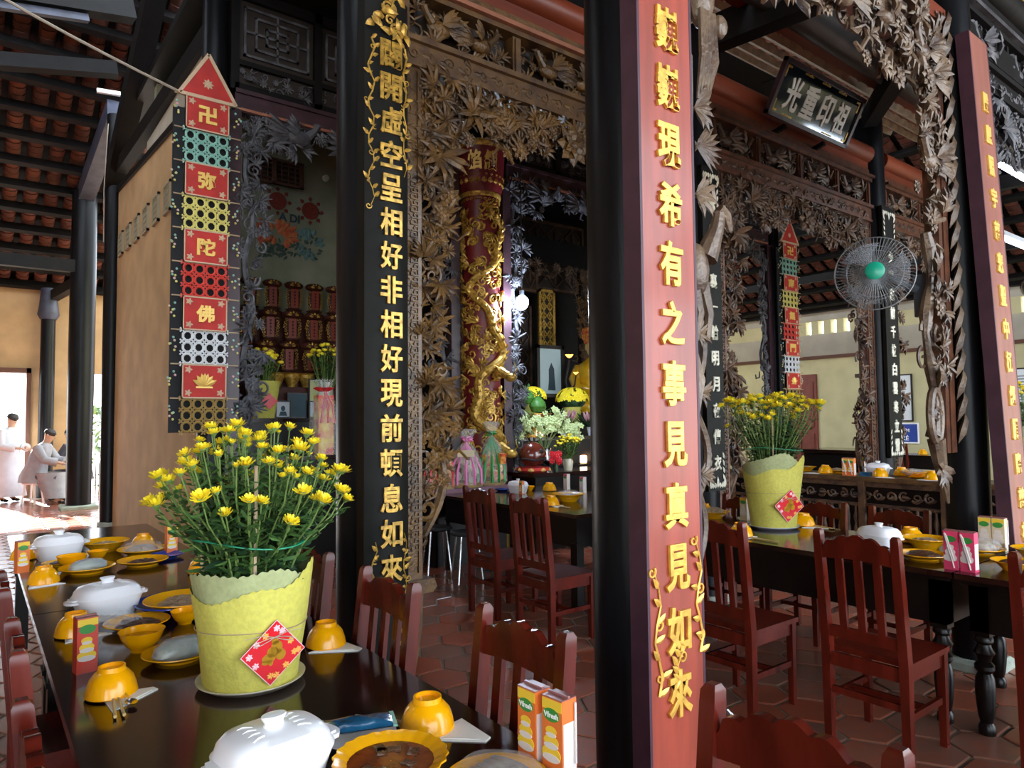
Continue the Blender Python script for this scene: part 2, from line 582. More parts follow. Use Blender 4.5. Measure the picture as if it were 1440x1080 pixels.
wb = MB()                # far wall with two open doorways
wb.bb(-5, -1.3, 17.7, 17.9, 0, 4.6)
wb.bb(-1.3, 0.88, 17.7, 17.9, 2.6, 4.6)
wb.bb(0.88, 1.92, 17.7, 17.9, 0, 4.6)
wb.bb(1.92, 3.0, 17.7, 17.9, 2.6, 4.6)
wb.bb(3.0, 9.0, 17.7, 17.9, 0, 4.6)
struct('wall_back', wb, 'plaster_beige')
dj = MB()
dj.bb(0.86, 0.94, 17.62, 17.92, 0, 2.68)
dj.bb(-1.3, 0.94, 17.62, 17.92, 2.58, 2.68)
struct('trim_2', dj, 'vent_brown')
ws = MB().bb(-5.1, -5.0, -3.0, 17.9, 0, 7.4)  # unseen wall added to shut out skylight from this side
struct('wall_light_block', ws, 'plaster_beige')
wrr = MB()               # rear of the shrine
wrr.bb(1.82, 11.1, 10.0, 10.15, 0, 6.0)
wall_rear = struct('wall_rear', wrr, 'plaster_green')
struct('wall_inner', MB().bb(4.7, 4.8, 7.2, 10.0, 0, 6.0), 'beam_dark')
struct('wall_middle', MB().bb(4.8, 9.6, 9.9, 9.99, 0, 6.0), 'beam_dark')

wr = MB()                # yellow wall across the court, slits under the eave
slits = [9.54, 9.21, 8.88, 8.55, 7.9, 7.57, 5.18, 4.85, 4.5]
edges = sorted(slits)
wr.bb(17, 17.2, -6, 14, 0, 3.62)
wr.bb(17, 17.2, -6, 14, 3.95, 4.5)
prev = -6
for s in edges:
    wr.bb(17, 17.2, prev, s - 0.075, 3.62, 3.95)
    prev = s + 0.075
wr.bb(17, 17.2, prev, 14, 3.62, 3.95)
struct('wall_right', wr, 'plaster_yellow')
struct('wall_sun_block', MB().bb(11.1, 17.2, 14.0, 14.2, 0, 6.4), 'plaster_yellow')  # unseen wall added to keep the sun off the yellow court wall
struct('wall_right_upper', MB().bb(16.985, 17.0, -6, 14, 3.06, 3.6), 'wall_grey')
struct('wall_right_top', MB().bb(16.985, 17.0, -6, 14, 3.96, 4.45), 'wall_grey')
struct('trim_3', MB().bb(16.94, 17.0, -6, 14, 2.98, 3.06), 'vent_brown')
dr = MB().bb(16.93, 17.0, 9.35, 10.15, 0, 2.6)
door = struct('door_1', dr, 'door_red')
pn = MB()
for z0, z1 in ((0.2, 1.1), (1.25, 2.4)):
    for y0 in (9.42, 9.78):
        pn.bb(16.9, 16.93, y0, y0 + 0.3, z0, z1)
struct('door_panel', pn, 'door_red', door)

# ---------------------------------------------------------------- tiled roofs
def roof(name, O, U, Dn, nu, nv, pu, pv, tile='roof_tile', batten_every=4, batten=(0.09, 0.07), bmat='beam_dark', rad=0.36):
    """tiles seen from beneath: O a corner at the top, U along the courses, Dn down the slope"""
    O, U, Dn = V(O), V(U).normalized(), V(Dn).normalized()
    N = U.cross(Dn)
    if N.z > 0: N = -N
    mb, bt, bk = MB(), MB(), MB()
    r = pu * rad
    n = 5
    for j in range(nv):
        for i in range(nu):
            c = O + U * (i + 0.5) * pu + Dn * j * pv
            vs = []
            for (vv, rr, lift) in ((0.0, 1.0, 0.022), (pv * 1.02, 0.97, 0.0)):
                for k in range(n):
                    a = PI * k / (n - 1)
                    vs.append(c + Dn * vv - U * math.cos(a) * r * rr + N * (math.sin(a) * r * 0.75 * rr + lift))
            for k in range(n):   # butt of the tile
                a = PI * k / (n - 1)
                vs.append(c - U * math.cos(a) * r * 0.8 + N * (math.sin(a) * r * 0.55))
            fs = [(k, k + 1, n + k + 1, n + k) for k in range(n - 1)] + [(k + 1, k, 2 * n + k, 2 * n + k + 1) for k in range(n - 1)]
            mb.raw(vs, fs)
    a, b = O, O + U * nu * pu
    cdn = Dn * nv * pv
    bk.raw([a - N * 0.03, b - N * 0.03, b + cdn - N * 0.03, a + cdn - N * 0.03, a - N * 0.12, b - N * 0.12, b + cdn - N * 0.12, a + cdn - N * 0.12],
           [(0, 1, 2, 3), (7, 6, 5, 4), (0, 4, 5, 1), (1, 5, 6, 2), (2, 6, 7, 3), (3, 7, 4, 0)])
    root = struct(name, bk, 'beam_dark')
    struct('roof_tile', mb, tile, root, smooth=50)
    for j in range(0, nv + 1, batten_every):
        p = O + Dn * j * pv + N * (r * 0.75 + batten[1] * 0.5)
        bt.bar(p, p + U * nu * pu, batten[0], batten[1], up=N)
    struct('roof_batten', bt, bmat, root)
    return root

SL = 0.5
roof('ceiling', (-5, 7.0, 4.45 + 10.8 * SL), (1, 0, 0), (0, 1, -SL), 24, 82, 0.31, 0.148, batten_every=4, batten=(0.10, 0.16))
roof('ceiling', (10.9, -6, 4.25 + 6.2 * SL), (0, 1, 0), (1, 0, -SL), 64, 48, 0.31, 0.148, batten_every=4, batten=(0.1, 0.12))
roof('ceiling', (1.9, 5.6, 4.97 + 2.45 * 0.62), (1, 0, 0), (0, -1, -0.62), 42, 18, 0.22, 0.16, tile='roof_tile_pale', batten_every=3, bmat='pale_wood')
roof('ceiling', (-5, -1.5, 4.96 + 4.25 * SL), (1, 0, 0), (0, 1, -SL), 52, 27, 0.31, 0.18, tile='roof_tile', batten_every=4)
flat = MB()
for (xa, xb, ye) in ((-5.2, 3.2, -6.3), (3.2, 10.0, -3.6), (10.0, 17.2, -6.3)):      # unseen front slope, its middle cut back to let more daylight onto the floor
    ze = 7.0 + (ye + 1.5) * 0.646
    flat.raw([(xa, -1.5, 7.0), (xb, -1.5, 7.0), (xb, ye, ze), (xa, ye, ze), (xa, -1.5, 7.1), (xb, -1.5, 7.1), (xb, ye, ze + 0.1), (xa, ye, ze + 0.1)],
             [(0, 1, 2, 3), (7, 6, 5, 4), (0, 4, 5, 1), (1, 5, 6, 2), (2, 6, 7, 3), (3, 7, 4, 0)])
flat.bb(1.7, 11.2, 5.0, 12.2, 6.0, 6.1)
flat.bb(-5.2, 1.75, 2.6, 7.2, 6.9, 7.0)
flat.bb(9.5, 11.2, 2.6, 6.2, 6.4, 6.5)
struct('ceiling', flat, 'beam_dark')

# beams of the roof
def beam(n, p, q, w_, h_, m, round_=False):
    mb = MB()
    if round_: mb.tube([p, V(p).lerp(V(q), 0.5), q], w_, 20)
    else: mb.bar(p, q, w_, h_, up=(0, 0, 1))
    return struct('trim_%d' % n, mb, m)
beam(10, (1.72, 6.9, 5.22), (1.66, 11.9, 5.34), 0.14, 0.2, 'beam_dark')
beam(27, (1.60, 12.1, 5.05), (1.74, 9.3, 7.3), 0.24, 0.26, 'beam_dark')
struct('wall_upper', MB().bb(1.70, 1.76, 6.95, 9.9, 4.6, 5.15), 'wall_grey')
beam(11, (1.62, 11.9, 6.9), (-3.5, 12.6, 6.1), 0.2, 0.2, 'beam_dark')
beam(12, (1.4, 9.3, 6.55), (-4.6, 8.6, 5.2), 0.2, 0.34, 'beam_dark')
beam(13, (0.95, 9.25, 6.22), (-4.6, 8.55, 4.95), 0.08, 0.08, 'beam_blue')
beam(14, (1.53, 14.7, 4.35), (-4.8, 14.7, 4.35), 0.16, 0.22, 'beam_dark')
beam(15, (1.6, 14.7, 4.2), (1.25, 17.7, 4.2), 0.16, 0.2, 'beam_dark')
beam(16, (1.64, 12.1, 6.35), (1.53, 14.75, 5.7), 0.24, 0.34, 'beam_blue')
beam(17, (-5, 17.6, 4.42), (3, 17.6, 4.42), 0.14, 0.12, 'beam_dark')
beam(18, (16.9, -6, 4.22), (16.9, 14, 4.22), 0.14, 0.12, 'beam_dark')
beam(19, (12.2, -6, 5.0), (12.2, 13, 5.0), 0.14, 0.2, 'beam_dark')
beam(20, (14.6, 12.5, 4.55), (14.6, -5, 4.55), 0.1, 0.16, 'beam_dark')
beam(21, (1.9, 2.9, 4.80), (11.0, 2.9, 4.76), 0.15, 0, 'gutter', True)
beam(22, (1.9, 3.14, 4.86), (11.0, 3.14, 4.84), 0.10, 0.14, 'beam_red')
beam(23, (4.84, 1.72, 4.2), (8.05, 3.72, 4.9), 0.14, 0.2, 'beam_dark')
beam(24, (4.84, 1.72, 3.98), (11.0, 1.72, 3.98), 0.12, 0.16, 'beam_dark')
beam(25, (1.88, 1.755, 4.6), (1.8, 3.72, 4.75), 0.14, 0.2, 'beam_dark')
beam(26, (4.85, 3.72, 4.75), (4.84, 1.72, 4.55), 0.16, 0.26, 'beam_dark')

# ---------------------------------------------------------------- columns
def column(x, y, r, h, label, base=0.5, m='lacquer', bs='stone'):
    t = thing('temple_column', label, 'column', (x, y, 0), kind='thing')
    pr = [(r * (0.97 + 0.05 * math.sin(PI * k / 10)), 0.06 + (h - 0.06) * k / 10) for k in range(11)]
    build('shaft', MB().lathe(pr, 40), m, t)
    b = MB().lathe([(base / 2, 0.0), (base / 2, 0.05), (base / 2 - 0.03, 0.07)], 4, Matrix.Rotation(PI / 4, 4, 'Z'))
    build('base_stone', b, bs, t)
    return t
column(1.80, 3.72, 0.170, 5.6, 'black lacquered round column carrying the long black board with gold writing', 0.62)
column(1.88, 1.755, 0.135, 4.9, 'thick black column standing directly behind the tall red board', 0.52)
column(4.84, 1.72, 0.120, 4.4, 'dark column behind the slim red board at the edge of the central tables', 0.46)
column(4.85, 3.72, 0.150, 4.85, 'black column behind the narrow moon-poem board with white writing', 0.5)
column(8.05, 3.72, 0.150, 4.9, 'black column behind the white-lettered board by the wall fan', 0.5)
column(1.75, 6.9, 0.110, 6.0, 'dark corner column holding the striped lantern banner before the beige wall', 0.42)
column(8.05, 6.9, 0.130, 6.0, 'dark inner column beside the yellow-robed statue', 0.42)
column(11.15, 6.9, 0.120, 6.0, 'dark far column behind the smaller striped lantern banner', 0.42)
column(1.62, 11.95, 0.120, 6.2, 'dark column at the end of the beige wall', 0.36)
column(1.53, 14.77, 0.205, 5.75, 'stout dark column on a square stone before the bright doorway', 0.8)
cpt = thing('wall_post', 'dark post with a flared capital against the far beige wall', 'post', (1.2, 17.45, 0), kind='thing')
build('shaft', MB().lathe([(0.14, 0), (0.13, 3.7)], 20), 'lacquer', cpt)
build('capital', MB().lathe([(0.15, 3.7), (0.2, 3.8), (0.17, 4.0), (0.14, 4.35)], 20), 'beam_blue', cpt)
# ---------------------------------------------------------------- carved woodwork
def rosette(mb, rng, c, r, n, nrm=(0, -1, 0), a0=0.0, span=2 * PI, wid=0.34, curl=0.4):
    f = frame(nrm, (0, 0, 1))
    x, y, z = f.col[0], f.col[1], f.col[2]
    for k in range(n):
        a = a0 + span * (k + rng.uniform(-0.15, 0.15)) / max(1, n - (0 if span > 6 else 1))
        d = x * math.cos(a) + y * math.sin(a)
        mb.leaf(V(c) + z * rng.uniform(-0.005, 0.02), d + z * 0.25, z, r * rng.uniform(0.8, 1.15), r * wid, curl)

def flower(mb, rng, c, r, nrm=(0, -1, 0)):
    f = frame(nrm, (0, 0, 1))
    x, y, z = f.col[0], f.col[1], f.col[2]
    for ring, (rr, n, h) in enumerate(((1.0, 8, 0.0), (0.68, 6, 0.25))):
        for k in range(n):
            a = 2 * PI * (k + 0.5 * ring) / n
            d = x * math.cos(a) + y * math.sin(a)
            mb.leaf(V(c) + z * h * r, d + z * 0.35, z, r * rr, r * rr * 0.62, 0.5)
    mb.ell(tuple(V(c) + z * r * 0.35), r * 0.26, 8, 6)

def scroll(mb, c, r, turns=1.4, a0=0.0, w_=0.012, nrm=(0, -1, 0), sgn=1):
    f = frame(nrm, (0, 0, 1))
    x, y = f.col[0], f.col[1]
    pts, rs = [], []
    n = int(14 * turns)
    for k in range(n + 1):
        t = k / n
        a = a0 + sgn * 2 * PI * turns * t
        q = r * (1 - 0.85 * t)
        pts.append(V(c) + (x * math.cos(a) + y * math.sin(a)) * q)
        rs.append(w_ * (1.0 - 0.4 * t))
    mb.tube(pts, rs, 5)

def bird(mb, rng, c, s, sgn=1):
    c = V(c)
    mb.ell(tuple(c), (0.09 * s, 0.045 * s, 0.055 * s), 10, 7)
    mb.tube([c + V((0.06 * s * sgn, -0.01, 0.02 * s)), c + V((0.11 * s * sgn, -0.02, 0.07 * s)), c + V((0.13 * s * sgn, -0.02, 0.11 * s))], [0.03 * s, 0.022 * s, 0.026 * s], 7)
    mb.tube([c + V((0.13 * s * sgn, -0.02, 0.115 * s)), c + V((0.18 * s * sgn, -0.02, 0.11 * s))], [0.016 * s, 0.002], 6)
    for k in range(5):
        mb.leaf(c + V((-0.05 * s * sgn, -0.02, 0)), V((-sgn, -0.1, -0.5 + 0.3 * k)), (0, -1, 0), 0.2 * s, 0.045 * s, 0.2)
    for k in range(4):
        mb.leaf(c + V((0.0, -0.04, 0.02 * s)), V((-0.6 * sgn, -0.3, 0.9 - 0.3 * k)), (0, -1, 0), 0.14 * s, 0.05 * s, 0.3)

def thicket(mb, rng, spots, size, Y, depth=0.05, nrm=(0, -1, 0)):
    """carved openwork foliage: fans of leaves, blossoms and vines on the given spots of a plane Y"""
    for (x, z) in spots:
        c = (x, Y + rng.uniform(-depth, depth * 0.4), z)
        k = rng.random()
        s = size * rng.uniform(0.75, 1.3)
        if k < 0.30:
            rosette(mb, rng, c, s * 1.35, rng.randint(6, 9), nrm, rng.uniform(0, 6), PI * rng.uniform(0.7, 1.2), 0.22, 0.6)
        elif k < 0.55:
            rosette(mb, rng, c, s, rng.randint(7, 11), nrm, rng.uniform(0, 6), 2 * PI, 0.26)
        elif k < 0.70:
            flower(mb, rng, c, s * 0.75, nrm)
        elif k < 0.84:
            scroll(mb, c, s * 0.7, rng.uniform(0.9, 1.5), rng.uniform(0, 6), size * 0.13, nrm, rng.choice((-1, 1)))
        else:
            a = rng.uniform(0, 6)
            pts = [V(c) + V((math.cos(a + t) * s * 1.3 * (t - 1), rng.uniform(-0.02, 0.02), math.sin(a + t * 1.3) * s * 1.3 * (t - 1))) for t in (0, 0.5, 1, 1.5, 2)]
            mb.tube(pts, [size * 0.1, size * 0.14, size * 0.15, size * 0.12, size * 0.07], 5)

def openwork_spots(rng, inside, x0, x1, z0, z1, step):
    out = []
    x = x0
    while x < x1:
        z = z0
        while z < z1:
            px, pz = x + rng.uniform(-0.4, 0.4) * step, z + rng.uniform(-0.4, 0.4) * step
            if inside(px, pz): out.append((px, pz))
            z += step
        x += step
    return out

def meander(mb, x, y, z0, z1, s, w_=0.010):
    """little fret running up a post"""
    z = z0
    k = 0
    while z + 2 * s < z1:
        q = 1 if k % 2 else -1
        mb.bb(x - s, x + s, y - 0.012, y, z, z + w_)
        mb.bb(x + q * s - w_ / 2, x + q * s + w_ / 2, y - 0.012, y, z, z + s)
        mb.bb(x - q * s * 0.2, x + q * s, y - 0.012, y, z + s, z + s + w_)
        mb.bb(x - q * s * 0.2 - w_ / 2, x - q * s * 0.2 + w_ / 2, y - 0.012, y, z + s * 0.5, z + s)
        z += 1.5 * s
        k += 1

def facade(X0, X1, Y, cm, rm, pm, label, seed, post_l=True, post_r=True, n_div=3, beamm='beam_red', foot=True, dens=0.068):
    rng = random.Random(seed)
    t = thing('carved_facade', label, 'carved screen', ((X0 + X1) / 2, Y, 0))
    def P(name, mb, m): return build(name, mb, m, t, world=True)
    W = X1 - X0
    # rails
    r = MB()
    r.bb(X0, X1, Y - 0.07, Y + 0.07, 3.70, 3.83)
    r.bb(X0, X1, Y - 0.10, Y + 0.06, 3.83, 3.865)
    r.bb(X0, X1, Y - 0.085, Y + 0.06, 3.68, 3.705)
    P('lower_rail', r, rm)
    r = MB()
    r.bb(X0, X1, Y - 0.09, Y + 0.07, 4.13, 4.19)
    r.bb(X0, X1, Y - 0.06, Y + 0.07, 4.19, 4.28)
    P('upper_rail', r, rm)
    P('ledge', MB().bb(X0, X1, Y - 0.125, Y + 0.07, 4.165, 4.195), pm)
    pl = MB()
    pl.bb(X0, X1, Y - 0.05, Y + 0.06, 4.28, 4.48)
    pl.tube([(X0, Y - 0.03, 4.46), ((X0 + X1) / 2, Y - 0.03, 4.46), (X1, Y - 0.03, 4.46)], 0.10, 16)
    P('top_beam', pl, beamm)
    # little scrolls carved on the lower rail
    sc = MB()
    x = X0 + 0.1
    while x < X1 - 0.1:
        scroll(sc, (x, Y - 0.073, 3.765), 0.038, 1.2, rng.uniform(0, 6), 0.006, sgn=rng.choice((-1, 1)))
        sc.leaf((x + 0.05, Y - 0.072, 3.765), (1, 0, rng.uniform(-.5, .5)), (0, -1, 0), 0.07, 0.03, 0.1)
        x += 0.13
    P('rail_carving', sc, cm)
    # frieze with dividers
    P('frieze_ground', MB().bb(X0, X1, Y + 0.03, Y + 0.05, 3.865, 4.13), 'carve_ground')
    n = n_div
    for k in range(n + 1):
        x = X0 + W * k / n
        d = MB()
        x = min(max(x, X0 + 0.04), X1 - 0.04)
        d.bb(x - 0.035, x + 0.035, Y - 0.06, Y + 0.05, 3.86, 4.135)
        d.bb(x - 0.018, x + 0.018, Y - 0.075, Y - 0.05, 3.88, 4.115)
        P('frieze_divider', d, rm)
    for k in range(n):
        a, b = X0 + W * k / n + 0.06, X0 + W * (k + 1) / n - 0.06
        fz = MB()
        sp = openwork_spots(rng, lambda x, z: True, a + 0.03, b, 3.90, 4.11, 0.085)
        thicket(fz, rng, sp, 0.07, Y, 0.03)
        for q in range(2):
            bird(fz, rng, (a + (b - a) * (0.3 + 0.4 * q), Y - 0.045, 3.98), 0.95, 1 if q else -1)
        P('frieze_carving', fz, cm)
    # hanging openwork
    def depth(x):
        u = min(x - X0, X1 - x)
        c = abs(x - (X0 + X1) / 2) / (W / 2)
        return 0.27 + 0.12 * math.cos((x - X0) / W * 6 * PI) * 0.6 + 0.18 * c ** 2 + (0.45 if u < 0.62 else 0) * max(0, 1 - u / 0.62)
    vb = MB()
    sp = openwork_spots(rng, lambda x, z: z > 3.68 - depth(x), X0 + 0.2, X1 - 0.2, 3.05, 3.70, dens)
    thicket(vb, rng, sp, 0.095, Y, 0.05)
    flower(vb, rng, ((X0 + X1) / 2, Y - 0.06, 3.46), 0.17)
    for q in (-1, 1):
        rosette(vb, rng, ((X0 + X1) / 2 + q * W * 0.3, Y - 0.05, 3.5), 0.17, 9, (0, -1, 0), 0, 2 * PI, 0.3)
    P('valance_carving', vb, cm)
    for q, on in ((1, post_l), (-1, post_r)):
        if not on: continue
        xe = X0 if q == 1 else X1
        p = MB()
        xa = xe + q * 0.085
        p.bb(xa - 0.075, xa + 0.075, Y - 0.05, Y + 0.05, 0.55, 3.72)
        p.bb(xa + q * 0.055 - 0.012, xa + q * 0.055 + 0.012, Y - 0.065, Y + 0.05, 0.62, 3.66)
        p.bb(xa - q * 0.065 - 0.01, xa - q * 0.065 + 0.01, Y - 0.062, Y + 0.05, 0.62, 3.66)
        if foot:
            p.prism([(-0.08, 0.55), (-0.085, 0.50), (0.085 if q < 0 else 0.13, 0.50), (0.085 if q < 0 else 0.16, 0.53), (0.08 if q < 0 else 0.14, 0.58), (-0.08, 0.58)], 0.16, mx((xa, Y, 0), FRONT))
            p.prism([(-0.075, 0.50), (-0.08, 0.06), (0.02, 0.0), (0.075, 0.30), (0.08, 0.50)], 0.1, mx((xa, Y, 0), FRONT))
        else:
            p.bb(xa - 0.06, xa + 0.06, Y - 0.05, Y + 0.05, 0.0, 0.55)
        P('post', p, rm)
        pc = MB().bb(xa - 0.062, xa + 0.05, Y - 0.054, Y - 0.05, 0.66, 3.64)
        meander(pc, xa + q * 0.025, Y - 0.052, 0.75, 3.0, 0.026, 0.009)
        z = 0.7
        while z < 3.6:
            scroll(pc, (xa - q * 0.025, Y - 0.055, z), 0.034, 1.2, rng.uniform(0, 6), 0.006, sgn=rng.choice((-1, 1)))
            z += 0.085
        P('post_fret_pattern', pc, cm)
        sd = MB()
        x0, x1 = (xe + 0.17, xe + 0.42) if q == 1 else (xe - 0.42, xe - 0.17)
        def ins(x, z):
            u = abs(x - xe) - 0.17
            return u < 0.17 + 0.07 * math.sin(z * 5.2) + (0.08 if z > 2.9 else 0) and z > 1.1
        sp = openwork_spots(rng, ins, x0, x1, 1.1, 3.55, dens)
        thicket(sd, rng, sp, 0.085, Y, 0.05)
        for z in (3.15, 2.35, 1.75):
            rosette(sd, rng, (xe + q * 0.27, Y - 0.07, z), 0.19 if z > 3 else 0.13, 9, (0, -1, 0), PI * 0.9, PI * 1.2, 0.26, 0.6)
        # S-shaped bracket that closes the strip at its lower end
        pts = [V((xe + q * (0.2 + 0.14 * math.sin(PI * k / 8)), Y, 1.5 - 0.085 * k)) for k in range(9)]
        sd.tube(pts, [0.02 + 0.012 * math.sin(PI * k / 8) for k in range(9)], 7)
        scroll(sd, (xe + q * 0.22, Y, 0.98), 0.085, 1.4, PI / 2, 0.02, sgn=q)
        scroll(sd, (xe + q * 0.19, Y, 0.8), 0.05, 1.3, PI / 2, 0.015, sgn=q)
        sd.bb(xe + q * 0.15, xe + q * 0.30, Y - 0.03, Y + 0.03, 1.94, 1.98)
        P('side_carving', sd, cm)
    return t

facade(1.98, 4.70, 3.72, 'carve_gold', 'rail_gold', 'rail_pink', 'gilded brown carved facade of lilies and fronds framing the altar opening', 11, n_div=3)
facade(5.02, 7.90, 3.72, 'carve_brown', 'rail_brown', 'rail_brown', 'reddish-brown carved facade under the black calligraphy sign', 23, n_div=4, foot=False)
facade(5.0, 7.9, 1.74, 'carve_grey', 'beam_dark', 'carve_grey', 'grey carved frieze beyond the slim red board at the upper picture edge', 37, post_l=False, post_r=False, n_div=4, beamm='beam_dark', foot=False)
facade(8.22, 11.0, 3.72, 'carve_brown', 'rail_brown', 'rail_brown', 'dim carved facade beyond the wall fan, third of the row', 29, n_div=3, foot=False, dens=0.12, post_r=False)

def inner_frame(X0, X1, Y, z, label, seed, bm='beam_purple', cm='carve_grey', fill=True, sides=(1, 1)):
    rng = random.Random(seed)
    t = thing('carved_doorway', label, 'carved screen', ((X0 + X1) / 2, Y, 0))
    def P(name, mb, m): return build(name, mb, m, t, world=True)
    r = MB()
    r.bb(X0, X1, Y - 0.06, Y + 0.06, z, z + 0.22)
    r.bb(X0, X1, Y - 0.085, Y + 0.06, z + 0.18, z + 0.22)
    P('lintel', r, bm)
    P('lintel_bead', MB().bb(X0 + 0.05, X1 - 0.05, Y - 0.08, Y - 0.06, z + 0.01, z + 0.035), 'rail_pink' if fill else 'carve_pale')
    for q, on in ((1, sides[0]), (-1, sides[1])):
        if not on: continue
        xe = X0 if q == 1 else X1
        P('jamb', MB().bb(xe - 0.06, xe + 0.06, Y - 0.07, Y + 0.07, 0, z), bm)
        sd = MB()
        xc = xe + q * 0.16
        pts = [V((xc + q * 0.05 * math.sin(k * 1.1), Y + 0.02 * math.cos(k), 0.5 + (z - 0.6) * k / 24)) for k in range(25)]
        sd.tube(pts, 0.03, 6)
        sp = openwork_spots(rng, lambda x, zz: abs(x - xc) < 0.11 + 0.05 * math.sin(zz * 4), min(xe + q * .06, xe + q * .3), max(xe + q * .06, xe + q * .3), 0.6, z - 0.05, 0.115)
        thicket(sd, rng, sp, 0.10, Y, 0.05)
        P('side_carving', sd, cm)
    vb = MB()
    def dep(x):
        return 0.16 + 0.10 * math.sin((x - X0) * 3.3) ** 2 + 0.25 * (abs(x - (X0 + X1) / 2) / (X1 - X0) * 2) ** 3
    sp = openwork_spots(rng, lambda x, zz: zz > z - dep(x), X0 + 0.1, X1 - 0.1, z - 0.5, z + 0.0, 0.10)
    thicket(vb, rng, sp, 0.095, Y, 0.05)
    for k in range(3):
        bird(vb, rng, (X0 + (X1 - X0) * (0.25 + 0.25 * k), Y - 0.05, z - 0.12), 1.5, 1)
    P('valance_carving', vb, cm)
    # panelled transom above
    tr = MB()
    tr.bb(X0, X1, Y, Y + 0.04, z + 0.22, z + 1.25)
    P('transom_ground', tr, 'carve_ground')
    n = max(2, int((X1 - X0) / 0.75))
    fr = MB()
    fr.bb(X0, X1, Y - 0.05, Y + 0.01, z + 1.15, z + 1.25)
    fr.bb(X0, X1, Y - 0.05, Y + 0.01, z + 0.22, z + 0.29)
    fr.bb(X0, X1, Y - 0.045, Y + 0.01, z + 0.48, z + 0.53)
    for k in range(n + 1):
        x = X0 + (X1 - X0) * k / n
        fr.bb(x - 0.04, x + 0.04, Y - 0.05, Y + 0.01, z + 0.22, z + 1.25)
    P('transom_frame', fr, 'beam_dark')
    for k in range(n):
        a = X0 + (X1 - X0) * k / n + 0.1
        b = X0 + (X1 - X0) * (k + 1) / n - 0.1
        ft = MB()
        zc, zh = z + 0.84, 0.24
        xc, xh = (a + b) / 2, (b - a) / 2
        for s in (1.0, 0.66, 0.33):
            for (u0, u1, v0, v1) in ((-s, s, s, s), (-s, s, -s, -s), (-s, -s, -s, s), (s, s, -s, s)):
                ft.bb(xc + u0 * xh - 0.012, xc + u1 * xh + 0.012, Y - 0.025, Y, zc + v0 * zh - 0.012, zc + v1 * zh + 0.012)
        ft.bb(xc - 0.012, xc + 0.012, Y - 0.025, Y, zc - zh, zc + zh)
        ft.bb(xc - xh, xc + xh, Y - 0.025, Y, zc - 0.012, zc + 0.012)
        P('fretwork', ft, 'carve_grey')
        lo = MB()
        thicket(lo, rng, openwork_spots(rng, lambda x, zz: True, a, b, z + 0.34, z + 0.46, 0.09), 0.055, Y - 0.01, 0.015)
        P('transom_carving', lo, 'carve_grey')
    return t
inner_frame(1.93, 4.44, 6.9, 4.52, 'grey carved doorway with birds in front of the ancestor tablets', 41)
inner_frame(5.20, 7.85, 6.9, 4.52, 'grey carved doorway draped in leaves before the main altar', 43)
inner_frame(8.25, 10.96, 6.9, 4.52, 'dim purple carved doorway beside the smaller striped banner', 47)

# carved arch between the front columns: animals and birds in pale wood
rng = random.Random(5)
ar = thing('carved_arch', 'pale carved arch of birds and branches spanning the central front columns', 'carved arch', (3.36, 1.72, 0))
Y = 1.74
tp = MB()
def arch_in(x, z):
    top = 3.95
    low = 3.52 - 0.12 * abs(math.sin((x - 2.1) * 2.6)) + 0.25 * (1 - abs(x - 3.36) / 1.35) * 0.2
    return low < z < top
thicket(tp, rng, openwork_spots(rng, arch_in, 2.2, 4.65, 3.35, 3.95, 0.08), 0.10, Y, 0.06)
for k in range(5): bird(tp, rng, (2.5 + 0.45 * k, Y - 0.07, 3.62 + 0.05 * (k % 2)), 0.9, 1 if k % 2 else -1)
build('arch_carving', tp, 'carve_pale', ar, world=True)
build('arch_rail', MB().bb(2.05, 4.72, Y - 0.05, Y + 0.05, 3.93, 4.03), 'beam_red', ar, world=True)
# branch beside the tall red board
lb = MB()
pts = [V((2.17 + 0.05 * math.sin(k * 0.9), Y + 0.02 * math.cos(k * 1.3), 3.9 - 0.14 * k)) for k in range(20)]
lb.tube(pts, [0.045 + 0.012 * math.sin(k * 2.1) for k in range(20)], 9)
lb.ell((2.30, Y - 0.03, 3.25), (0.07, 0.05, 0.16), 10, 8)
lb.ell((2.39, Y - 0.05, 3.12), (0.04, 0.035, 0.05), 8, 6)
for k in range(5): lb.tube([(2.26 + 0.02 * k, Y - 0.06, 3.15), (2.25 + 0.022 * k, Y - 0.07, 2.95), (2.24 + 0.015 * k, Y - 0.05, 2.78)], [0.012, 0.014, 0.006], 6)
for k in range(9):
    lb.leaf((2.24, Y - 0.03, 2.62 - 0.006 * k), (math.cos(-0.9 + 0.24 * k), -0.12, math.sin(-1.0 + 0.27 * k)), (0, -1, 0), 0.155, 0.028, 0.1)
for z, s in ((3.7, 1), (2.75, -1), (2.4, 1), (1.85, 1), (1.62, 1), (1.3, 1)):
    rosette(lb, rng, (2.24, Y - 0.02, z), 0.11 if z > 2 else 0.065, 8, (0, -1, 0), -1.4, 2.6, 0.26)
